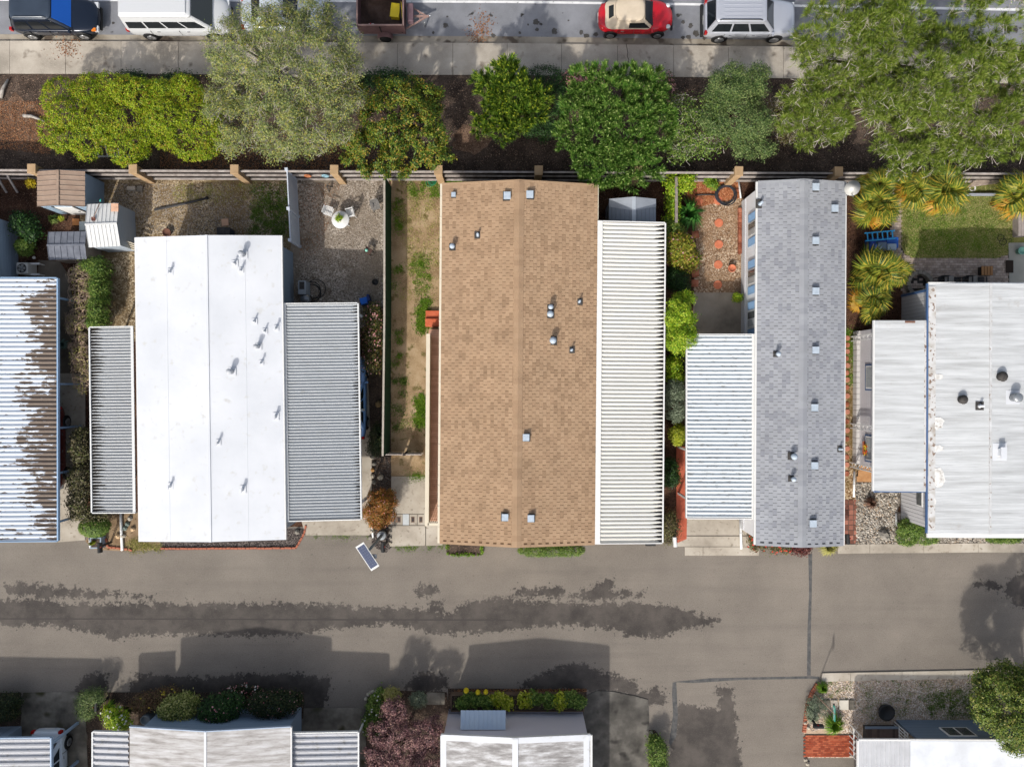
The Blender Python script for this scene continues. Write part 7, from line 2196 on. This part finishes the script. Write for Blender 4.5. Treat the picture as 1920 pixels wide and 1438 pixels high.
strap_plant('spiky_grass', 'bright green spiky grass clump below the green street sign', 'plant', 1562, 1356, 24, .55, 200, LF['weed'], .04)
strap_plant('spiky_grass', 'bright green clump at the corner where kerb begins', 'plant', 1541, 1288, 14, .35, 120, LF['weed'], .04)
strap_plant('ornamental_grass', 'rusty brown grass tussock in the pebble bed', 'plant', 1631, 942, 14, .45, 150, mat_leaf('rust_grass', [c(86, 62, 50), c(124, 92, 76), c(150, 120, 100)], .2), .03)
strap_plant('ornamental_grass', 'pale straw grass tussock at the grey roof corner by kerb', 'plant', 1552, 1024, 22, .45, 190, LF['straw'], .035)
strap_plant('bromeliad', 'dry brown leaved rosette among the bottom left flower bed', 'plant', 244, 1326, 15, .4, 60, LF['brownish'], .05)
strap_plant('clivia', 'bright green strappy clump in bottom left bed', 'plant', 207, 1324, 15, .5, 70, LF['bright'], .05)

GS = 'garden shrubs'
plant('hedge', 'long clipped hedge with bare woody left side and green right side', 'hedge', [(188, 505, 16, 20, .9, .8), (188, 540, 15, 26, .95, .75), (188, 580, 15, 28, .95, .75), (186, 605, 15, 14, .9, .7), (170, 500, 16, 10, 1.2, .4)], 15000, .08, LF['mid'], None, cr=.1, hollow=.9)
plant('woody_hedge', 'cut back woody hedge top with bare tan twigs', 'hedge', [(156, 520, 24, 26, 1.1, .6), (156, 560, 22, 34, 1.1, .6), (150, 610, 22, 32, 1.1, .6), (154, 660, 20, 40, 1.1, .6), (156, 710, 16, 30, 1.0, .5)], 3000, .07, LF['straw'], None, cr=.12, hollow=.5, clumps=220, extra=twig_extra(LF['cutwood'], 1700, .016, .42))
plant('dark_shrub', 'dark glossy shrub strip between long carport and narrow porch cover', 'shrub', [(155, 840, 18, 40, 1.2, .7), (153, 900, 20, 34, 1.3, .7), (150, 940, 18, 24, 1.3, .6), (160, 965, 26, 10, 1.2, .5), (190, 965, 16, 9, 1.0, .4)], 9000, .11, mat_leaf('leaf_brown_glossy', [c(40, 40, 24), c(74, 72, 44), c(118, 108, 80), c(84, 96, 40)], .15), None, cr=.13)
plant('topiary', 'smooth clipped round green topiary by the driveway edge', 'topiary', [(178, 987, 27, 19, .95, .62)], 15000, .06, LF['mid'], None, cr=.035, hollow=.97, face=.75)
plant('round_shrub', 'leafy dark green shrub beside pale blue wall', 'shrub', [(48, 424, 22, 22, .9, .6), (40, 415, 14, 14, 1.0, .5), (60, 440, 14, 12, .8, .5)], 3600, .13, LF['dark'], GS, cr=.12)
plant('round_shrub', 'round clipped green shrub below leafy dark shrub at pale blue wall', 'shrub', [(48, 463, 16, 16, .7, .5)], 4500, .07, LF['mid'], GS, cr=.05, hollow=.92)
plant('potted_flower', 'yellow chrysanthemum ball in left corner near tan pillar', 'flowers', [(58, 344, 8, 8, .5, .2)], 700, .07, LF['yelp'], None, cr=.05)
plant('potted_flower', 'pale yellow flower head beside the white shed wall', 'flowers', [(115, 410, 5, 5, .4, .14)], 260, .07, LF['yellow'], None, cr=.04)
plant('red_orange_shrub', 'red orange flowering shrub between driveway and walkway', 'shrub', [(714, 950, 28, 28, 1.0, .7), (702, 960, 20, 20, .9, .6), (724, 935, 20, 20, 1.0, .6), (712, 975, 22, 14, .7, .5)], 20000, .065, LF['redor'], None, cr=.08, hollow=.84, lump=6, flowers=[(LF['pink'], 160, .06)])
plant('rose_bush', 'loose rose bushes with pink blooms beside green screen fence', 'shrub', [(700, 590, 18, 20, 1.0, .6), (700, 630, 20, 26, 1.1, .6), (700, 675, 18, 28, 1.1, .6), (706, 610, 14, 20, 1.1, .5)], 7000, .09, mat_leaf('leaf_rose', [c(40, 46, 24), c(74, 80, 38), c(110, 112, 54), c(120, 84, 54)], .2), None, flowers=[(LF['pink'], 260, .1)], cr=.15, hollow=.5)
plant('dark_shrub', 'dark shaded shrub between wide grey carport and green screen fence', 'shrub', [(706, 820, 12, 26, .8, .5), (704, 840, 14, 14, .7, .4)], 3600, .08, LF['darker'], None, cr=.1)
plant('climber', 'bright green climbing leaves over grey beam beside red bark bed', 'climber', [(1282, 345, 18, 16, 1.3, .4), (1260, 350, 12, 24, 1.2, .5), (1262, 385, 10, 26, 1.1, .5), (1258, 420, 12, 20, .9, .4), (1290, 335, 12, 8, 1.3, .3)], 6500, .11, LF['bright'], None, cr=.11, hollow=.6)
plant('flowering_bush', 'yellow green bush with pink white blooms beside cream carport', 'shrub', [(1275, 470, 26, 30, 1.2, .7), (1265, 455, 18, 18, 1.2, .6), (1290, 490, 16, 18, 1.0, .6)], 7500, .11, mat_leaf('leaf_mixed', [c(80, 96, 24), c(126, 140, 36), c(170, 170, 60), c(150, 96, 50)], .25), None, flowers=[(LF['pink'], 60, .13)], cr=.13, hollow=.65)
plant('dark_shrub', 'low dark shrub in shade above the yellow green tree', 'shrub', [(1268, 522, 20, 22, .8, .5), (1280, 535, 14, 12, .7, .4)], 4200, .08, LF['dark'], None, cr=.1)
plant('citrus_tree', 'dense yellow green small tree between the cream and white carports', 'tree', [(1270, 585, 27, 30, 2.4, .9), (1270, 632, 28, 30, 2.3, .9), (1262, 605, 20, 26, 2.5, .8), (1285, 610, 18, 40, 2.1, .8), (1262, 645, 18, 16, 2.2, .7), (1282, 560, 18, 14, 2.2, .6)], 22000, .085, LF['bright'], None, 'crown', 'trunk', cr=.09, hollow=.82, stem_r=.06, lump=7, lsc=.42, clumps=620)
plant('round_shrub', 'grey green rounded shrub between the two white carports', 'shrub', [(1266, 735, 18, 24, 1.0, .6), (1266, 765, 18, 26, 1.0, .6)], 7000, .08, LF['grey'], GS, cr=.08, hollow=.88)
plant('round_shrub', 'low dark growth beside white carport above grey green shrub', 'shrub', [(1270, 690, 18, 14, .5, .3), (1272, 670, 16, 12, .6, .3)], 2600, .08, LF['darker'], GS, cr=.1)
plant('yellow_shrub', 'yellow variegated little shrub at the head of the red walkway', 'shrub', [(1272, 815, 15, 18, .7, .4)], 3400, .09, LF['yellow'], None, cr=.08)
plant('round_shrub', 'dark green shrub along the edge of red walkway', 'shrub', [(1256, 885, 15, 26, .8, .5), (1262, 895, 10, 14, .8, .4)], 4200, .09, LF['dark'], GS, cr=.1)
plant('dry_shrub', 'brownish dry shrub at road end of the red walkway', 'shrub', [(1254, 985, 18, 26, .7, .4), (1252, 1005, 16, 12, .6, .3)], 5000, .08, LF['brownish'], None, cr=.12, hollow=.6)
plant('clipped_hedge', 'clipped green hedge block at road edge below brown roof', 'hedge', [(1002, 1031, 30, 11, .35, .35), (1034, 1031, 36, 11, .35, .35), (1068, 1031, 28, 11, .35, .35)], 13000, .055, LF['mid'], None, cr=.05, hollow=.92)
plant('weed_border', 'thin bright weeds fringing dark planter at road edge below brown roof', 'weeds', [(839, 1030, 3, 10, .08, .06), (870, 1040, 32, 3, .08, .06), (904, 1030, 3, 10, .08, .06)], 1500, .06, LF['weed'], None, cr=.03, limbs=2, stem_r=.01)
plant('red_flowers', 'red flowers with grassy leaves at corner of grey shingle roof', 'flowers', [(1445, 1025, 24, 10, .35, .2), (1415, 1012, 12, 18, .4, .2), (1470, 1027, 12, 7, .3, .2)], 3000, .09, LF['brownish'], None, flowers=[(LF['red'], 130, .1)], cr=.1)
plant('dark_red_shrub', 'dark burgundy low shrub at road end of grey shingle home', 'shrub', [(1501, 1028, 18, 9, .3, .22)], 2000, .09, mat_leaf('leaf_burgundy', [c(60, 26, 26), c(96, 44, 40), c(120, 66, 56)], .15), None, cr=.1)
plant('boxwood_hedge', 'glossy boxwood hedge by the kerb below grey white siding', 'hedge', [(1705, 990, 22, 18, .6, .5), (1735, 1003, 22, 17, .6, .5), (1700, 1008, 18, 13, .5, .4)], 9500, .075, LF['mid'], None, cr=.07, hollow=.9)
plant('low_hedge', 'low green hedge at the right end of kerb bed', 'hedge', [(1882, 1010, 32, 7, .35, .25)], 3800, .07, LF['mid'], None, cr=.06, hollow=.88)
plant('pot_shrub', 'small bright shrub in brick pot at corner of concrete pad', 'potted plant', [(1382, 558, 9, 8, .6, .3)], 1300, .07, LF['bright'], None, cr=.05)
plant('window_box_flowers', 'yellow and red blossoms in terracotta window box', 'flowers', [(1622, 838, 2.5, 5, 1.3, .1), (1624, 847, 2.5, 4, 1.3, .1)], 220, .07, LF['yelp'], None, flowers=[(LF['red'], 60, .09)], cr=.04, limbs=2, stem_r=.01)
for i, (x, y) in enumerate(((1326, 335), (1338, 345), (1332, 350))):
    pass
plant('vegetable_plants', 'small leafy green plants in the red bark bed', 'plant', [(1326, 336, 8, 7, .35, .2), (1336, 347, 9, 6, .35, .2)], 900, .11, LF['weed'], None, cr=.08)
# south side
plant('hedge_shrub', 'dark square clipped hedge in bottom left corner by mossy driveway', 'hedge', [(10, 1315, 30, 16, .7, .5), (8, 1335, 30, 14, .7, .5), (-30, 1325, 30, 22, .7, .5)], 9000, .08, LF['darker'], None, cr=.09, hollow=.88)
plant('rosemary', 'feathery dark green rosemary bush right of mossy driveway', 'shrub', [(165, 1318, 20, 26, .9, .5), (178, 1304, 18, 14, .9, .5), (160, 1335, 14, 12, .8, .4)], 8000, .08, LF['sage'], None, cr=.1, aspect=.25)
plant('white_flower_clump', 'white flowering clump left of the streaky white roof corner', 'flowers', [(218, 1345, 20, 18, .8, .4), (230, 1355, 16, 12, .8, .4), (205, 1335, 12, 10, .7, .3)], 3200, .1, LF['bright'], None, flowers=[(LF['white'], 46, .14)], cr=.12)
plant('variegated_shrub', 'yellow variegated rounded shrub in front of bluish wall', 'shrub', [(333, 1330, 34, 26, 1.1, .6), (350, 1318, 22, 18, 1.0, .5)], 9000, .1, mat_leaf('leaf_variegated', [c(50, 70, 26), c(110, 128, 54), c(176, 178, 96), c(200, 196, 130)], .2), None, cr=.1, hollow=.8)
plant('camellia', 'dark green shrub with pale pink blooms at the middle of bluish wall', 'shrub', [(412, 1332, 36, 28, 1.2, .7), (435, 1318, 26, 18, 1.1, .6), (395, 1340, 22, 18, 1.1, .5)], 9500, .1, LF['dark'], None, flowers=[(LF['pink'], 60, .11)], cr=.11, hollow=.82)
plant('camellia', 'dark olive shrub at right end of the bluish wall', 'shrub', [(512, 1320, 46, 22, 1.2, .6), (540, 1312, 26, 16, 1.1, .5), (490, 1318, 24, 18, 1.1, .5)], 11000, .09, LF['darker'], None, flowers=[(LF['pink'], 120, .06)], cr=.11, hollow=.8)
plant('brown_groundcover', 'rusty brown leafed ground shrub along road in front of bluish wall', 'shrub', [(290, 1310, 30, 16, .5, .35), (320, 1300, 26, 10, .45, .3), (265, 1318, 20, 14, .5, .3)], 5500, .08, mat_leaf('leaf_rustbrown', [c(60, 44, 30), c(100, 74, 52), c(128, 100, 74), c(92, 96, 46)], .15), None, flowers=[(LF['yelp'], 22, .12)], cr=.11)
plant('pink_border_flowers', 'pale pink speckled border flowers along the road near bluish wall', 'flowers', [(460, 1293, 34, 8, .3, .2), (430, 1300, 20, 7, .3, .2), (480, 1305, 16, 8, .4, .2)], 2600, .08, LF['darker'], None, flowers=[(LF['pink'], 150, .08), (LF['white'], 30, .12)], cr=.1)
plant('purple_tree', 'purple leaved bushy tree between carport roof and lilac wall', 'tree', [(760, 1385, 58, 42, 2.2, .9), (745, 1335, 32, 34, 1.7, .8), (800, 1370, 36, 40, 1.9, .8), (720, 1420, 40, 36, 2.0, .8), (770, 1440, 60, 40, 2.3, .9), (715, 1375, 24, 30, 1.8, .7)], 40000, .08, LF['purple'], None, 'crown', 'trunk', cr=.1, hollow=.8, clumps=560, lump=11, lsc=.3, stem_r=.08, stem_m=M_bark)
plant('green_groundcover', 'leafy bright green plants left of the purple leaved tree', 'plant', [(703, 1328, 14, 26, .4, .25), (697, 1360, 16, 20, .5, .3), (712, 1300, 8, 10, .3, .2), (695, 1345, 10, 10, .4, .2)], 3800, .11, LF['mid'], None, flowers=[(LF['white'], 16, .12)], cr=.1)
plant('lavender', 'grey leaved lavender mound above the purple leaved tree', 'plant', [(784, 1312, 16, 14, .5, .3)], 2600, .06, LF['grey'], None, cr=.07)
plant('straw_shrub', 'yellow green grassy shrub at the road edge near purple tree', 'plant', [(735, 1302, 16, 12, .4, .3)], 2000, .08, LF['straw'], None, cr=.08)
plant('green_bush', 'yellow green bush at road corner of stained driveway', 'shrub', [(1232, 1410, 17, 28, .7, .5), (1236, 1440, 18, 22, .7, .5), (1226, 1390, 12, 12, .5, .4)], 6000, .08, LF['mid'], None, cr=.1)
plant('lavender', 'grey leaved lavender mound inside the brick edged corner', 'plant', [(1531, 1326, 20, 22, .35, .25), (1522, 1340, 10, 14, .3, .2)], 3800, .06, LF['grey'], None, cr=.08)
plant('corner_tree', 'dense leafy green tree over the gravel bed at right edge', 'tree', [(1885, 1320, 56, 60, 3.2, 1.3), (1860, 1285, 36, 30, 2.8, 1.0), (1900, 1370, 40, 36, 3.0, 1.0), (1940, 1300, 60, 60, 3.4, 1.3), (1850, 1330, 26, 36, 2.6, .9), (1890, 1262, 40, 20, 2.8, .8)], 40000, .1, mat_leaf('leaf_corner', [c(44, 66, 20), c(80, 104, 34), c(116, 136, 50), c(150, 146, 76)], .25), None, 'crown', 'trunk', cr=.12, hollow=.78, stem_r=.12, base=(1905, 1325), lump=8, lsc=.4, core=.92, clumps=1000)
# planter trough with aeoniums
tr_ = thing('planter_trough', 'long low wooden planter trough in front of lilac wall', 'planter', P(970, 1312, 0))
tw, td = 246 / PPM, 30 / PPM
for (x, y, sx, sy) in ((0, td / 2, tw, .06), (0, -td / 2, tw, .06), (-tw / 2, 0, .06, td), (tw / 2, 0, .06, td)):
    MB().box(x, y, .2, sx, sy, .4).build('side_board', mat('trough_wood', [c(96, 80, 66), c(124, 106, 90)], .9), tr_)
MB().box(0, 0, .34, tw - .08, td - .08, .02).build('soil', M_mulch, tr_)
for i, (x, y, rr_) in enumerate([(868, 1318, 12), (880, 1310, 13), (897, 1314, 14), (915, 1316, 12), (932, 1310, 14), (948, 1318, 13), (985, 1312, 15), (1003, 1308, 13), (1030, 1312, 15), (1050, 1314, 16), (1070, 1310, 15), (1085, 1314, 12)]):
    L_ = LF['yellow'] if i in (4, 5, 6, 9) else LF['mid']
    plant('aeonium', ('%s rosette plant, %s from the left end of planter trough' % ('yellow green' if L_ is LF['yellow'] else 'dark green', (ORD + ['last'])[i])), 'plant', [(x, y, rr_, rr_ * .9, .62, .22)], 800, .13, L_, 'yellow green rosettes in the trough' if L_ is LF['yellow'] else 'green rosettes in the trough', cr=.08, limbs=3, stem_r=.02)
for i, (x, y) in enumerate(((874, 1295), (896, 1298), (911, 1297))):
    q = P(x, y, .9)
    o = thing('flower_spike', ['tallest golden yellow flower cone at left of trough', 'golden yellow flower cone, middle of the three at trough', 'golden yellow flower cone, right of the three at trough'][i], 'flower', (q.x, q.y, .35), 0, 'yellow flower cones at the trough')
    MB().lathe([(.02, 0), (.02, .4)], n=6).build('stalk', M_bark, o)
    MB().lathe([(.1, .38), (.15 - .02 * i, .45), (.13, .58), (.07, .7), (.02, .76)], n=12).build('bloom', mat('bloom_yellow', [c(206, 182, 20), c(232, 214, 50)], .8, 20, 4, bump=.5, bscale=30), o)

# ------------------------------------------------------------------ grass, weeds and litter (uncountable)
def blades(name, poly_px, n, h, m, wd_=.02, clump=None, seed=1, z=0.0, lean=.5, label=None):
    rng = np.random.default_rng(seed)
    pts = rand_in(wpoly(poly_px), n, rng)
    if clump:
        cen = rand_in(wpoly(poly_px), clump, rng)
        ci = rng.integers(0, clump, n)
        pts = cen[ci] + rng.normal(size=(n, 2)) * rng.uniform(.05, .22, clump)[ci][:, None]
    base = np.concatenate([pts, np.full((n, 1), z)], 1)
    a = rng.uniform(0, 6.28, n)
    ax = unit(np.stack([np.cos(a) * lean * rng.uniform(.3, 2.2, n), np.sin(a) * lean * rng.uniform(.3, 2.2, n), np.ones(n)], 1))
    ln = h * rng.uniform(.5, 1.2, n)
    V = leaf_quads(base + ax * ln[:, None] * .5, ax, np.stack([np.cos(a + 1.5), np.sin(a + 1.5), np.zeros(n)], 1) * .3 + np.array([0, 0, 1.0]), ln, np.full(n, wd_))
    o = link(name, npmesh(name, V, 4, m), kind='stuff')
    return o
blades('grass', lawn_px, 42000, .08, LF['lawn'], .028, lean=1.2, seed=3, z=.006)
blades('grass', [(1700, 400), (1860, 390), (1870, 470), (1705, 478)], 12000, .08, LF['weed'], .028, clump=160, lean=1.2, seed=4, z=.006)
blades('grass', [(478, 345), (545, 345), (545, 440), (470, 440)], 9000, .09, LF['mid'], .03, clump=110, lean=1.0, seed=5)
blades('grass', [(320, 345), (480, 345), (480, 380), (330, 380)], 3000, .06, LF['straw'], .03, clump=80, lean=1.2, seed=6)
blades('weeds', [(770, 480), (806, 480), (812, 600), (785, 600)], 2600, .09, LF['weed'], .028, clump=60, lean=1.0, seed=7)
blades('weeds', [(783, 570), (806, 560), (800, 632), (787, 625)], 2400, .12, LF['weed'], .035, clump=40, lean=1.0, seed=8)
blades('weeds', [(765, 340), (828, 340), (826, 372), (770, 368)], 1900, .09, LF['weed'], .028, clump=30, lean=1.0, seed=9)
blades('weeds', [(780, 740), (797, 740), (794, 800), (782, 800)], 3000, .11, LF['weed'], .035, clump=26, lean=1.0, seed=10)
blades('weeds', [(738, 350), (752, 350), (752, 700), (738, 700)], 2000, .1, LF['weed'], .03, clump=14, lean=1.0, seed=11)
blades('weeds', [(745, 340), (826, 350), (826, 560), (750, 560)], 4000, .08, LF['straw'], .03, clump=140, lean=1.1, seed=12)
blades('weeds', [(735, 700), (760, 700), (760, 845), (735, 845)], 1400, .1, LF['mid'], .03, clump=9, lean=1.0, seed=13)
blades('weeds', [(760, 889), (795, 889), (795, 896), (760, 896)], 600, .08, LF['weed'], .025, clump=16, lean=1.0, seed=14, z=.02)
blades('weeds', [(731, 1022), (838, 1021), (838, 1027), (731, 1028)], 900, .06, LF['weed'], .03, clump=26, lean=1.0, seed=15)
blades('weeds', [(574, 1001), (697, 1001), (697, 1006), (574, 1006)], 700, .05, LF['weed'], .03, clump=22, lean=1.0, seed=16)
blades('weeds', [(1580, 620), (1610, 620), (1608, 720), (1582, 720)], 3800, .07, LF['weed'], .03, clump=90, lean=1.0, seed=17)
blades('weeds', [(1540, 1278), (1820, 1272), (1830, 1345), (1560, 1345)], 5200, .07, LF['mid'], .03, clump=120, lean=1.0, seed=18)
blades('weeds', [(1740, 1300), (1830, 1290), (1830, 1345), (1740, 1340)], 5200, .08, LF['mid'], .03, clump=70, lean=1.0, seed=19)
blades('weeds', [(240, 1014), (302, 1014), (302, 1030), (240, 1030)], 2200, .07, LF['straw'], .03, clump=40, lean=1.0, seed=20)
blades('weeds', [(828, 335), (870, 335), (870, 344), (828, 344)], 1400, .1, LF['weed'], .03, clump=20, lean=1.0, seed=21)
def litter(name, poly_px, n, size, m, z, seed, clump=None):
    rng = np.random.default_rng(seed)
    pts = rand_in(wpoly(poly_px), n, rng)
    if clump:
        cen = rand_in(wpoly(poly_px), clump, rng); ci = rng.integers(0, clump, n)
        pts = cen[ci] + rng.normal(size=(n, 2)) * .3
    nrm = unit(rng.normal(size=(n, 3)) * .35 + [0, 0, 1.0]); ax = np.cross(nrm, rng.normal(size=(n, 3)))
    ln = size * rng.uniform(.5, 1.3, n)
    V = leaf_quads(np.concatenate([pts, z + .02 * rng.random((n, 1))], 1), ax, nrm, ln, ln * .6)
    link(name, npmesh(name, V, 4, m), kind='stuff')
M_chip = mat_leaf('bark_chip', [c(44, 34, 28), c(78, 60, 50), c(120, 96, 80), c(168, 146, 126)], .0, .9)
litter('bark_chips', [(-100, 140), (2000, 156), (2000, 338), (-100, 335)], 22000, .075, M_chip, -.008, 31)
litter('fallen_leaves', [(0, 190), (95, 190), (95, 290), (0, 280)], 3000, .08, LF['litter'], -.004, 32)
litter('fallen_leaves', [(300, 265), (670, 265), (670, 318), (300, 318)], 5000, .08, LF['litter'], -.004, 33)
litter('fallen_leaves', [(1290, 335), (1384, 336), (1388, 372), (1300, 390)], 2600, .07, mat_leaf('red_chip', [c(150, 80, 50), c(190, 120, 80), c(214, 160, 120)], 0, .9), .004, 34)
litter('fallen_leaves', [(885, 34), (920, 34), (920, 66), (885, 66)], 360, .09, LF['litter'], -.11, 35, 3)
litter('fallen_leaves', [(80, 82), (140, 82), (140, 96), (80, 96)], 200, .09, LF['litter'], .008, 36, 4)
litter('fallen_leaves', [(560, 345), (640, 345), (600, 470), (562, 500)], 900, .06, LF['litter'], .008, 37)
litter('fallen_leaves', [(850, 1292), (1100, 1290), (1100, 1296), (850, 1297)], 900, .07, LF['litter'], .02, 38)
litter('fallen_leaves', [(1248, 950), (1268, 950), (1266, 1010), (1248, 1010)], 900, .06, LF['litter'], .0, 39)
litter('fallen_leaves', [(1120, 336), (1245, 336), (1245, 420), (1120, 420)], 1500, .05, M_chip, -.002, 40)
litter('bark_chips', [(0, 345), (150, 345), (100, 520), (0, 520)], 3000, .05, M_chip, -.004, 41)
# fallen branches at the left of the strip
for lb, a, b in (('grey fallen branch on mulch near left end of sidewalk', (2, 185), (16, 150)), ('thick grey fallen branch lying on brown leaf litter', (45, 218), (84, 228))):
    p, q = P(*a, .08), P(*b, .08)
    o = thing('fallen_branch', lb, 'branch', p); d = q - p
    MB().tube([(0, 0, .04), (d.x * .4, d.y * .4 + .08, .1), (d.x, d.y, .03)], [.1, .09, .05], 7).build('limb', M_greytwig, o)

foliage('leaves', TABLE_PLANT, [(0, 0, .24, .17, .17, .1)], 220, .09, LF['bright'], 30, .05, seed=5, zmin=.1)

plant('leafy_shrub', 'bright leafy shrub along cream carport edge above the pink flowering bush', 'shrub', [(1258, 432, 13, 24, 1.0, .5), (1270, 436, 12, 14, .9, .4)], 3600, .09, LF['mid'], None, cr=.1)
plant('leafy_shrub', 'bright leafy shrub under eave of cream carport, below the yellow green tree', 'shrub', [(1262, 684, 14, 14, 1.0, .4), (1266, 708, 14, 12, .9, .4)], 3000, .09, LF['bright'], None, cr=.1)
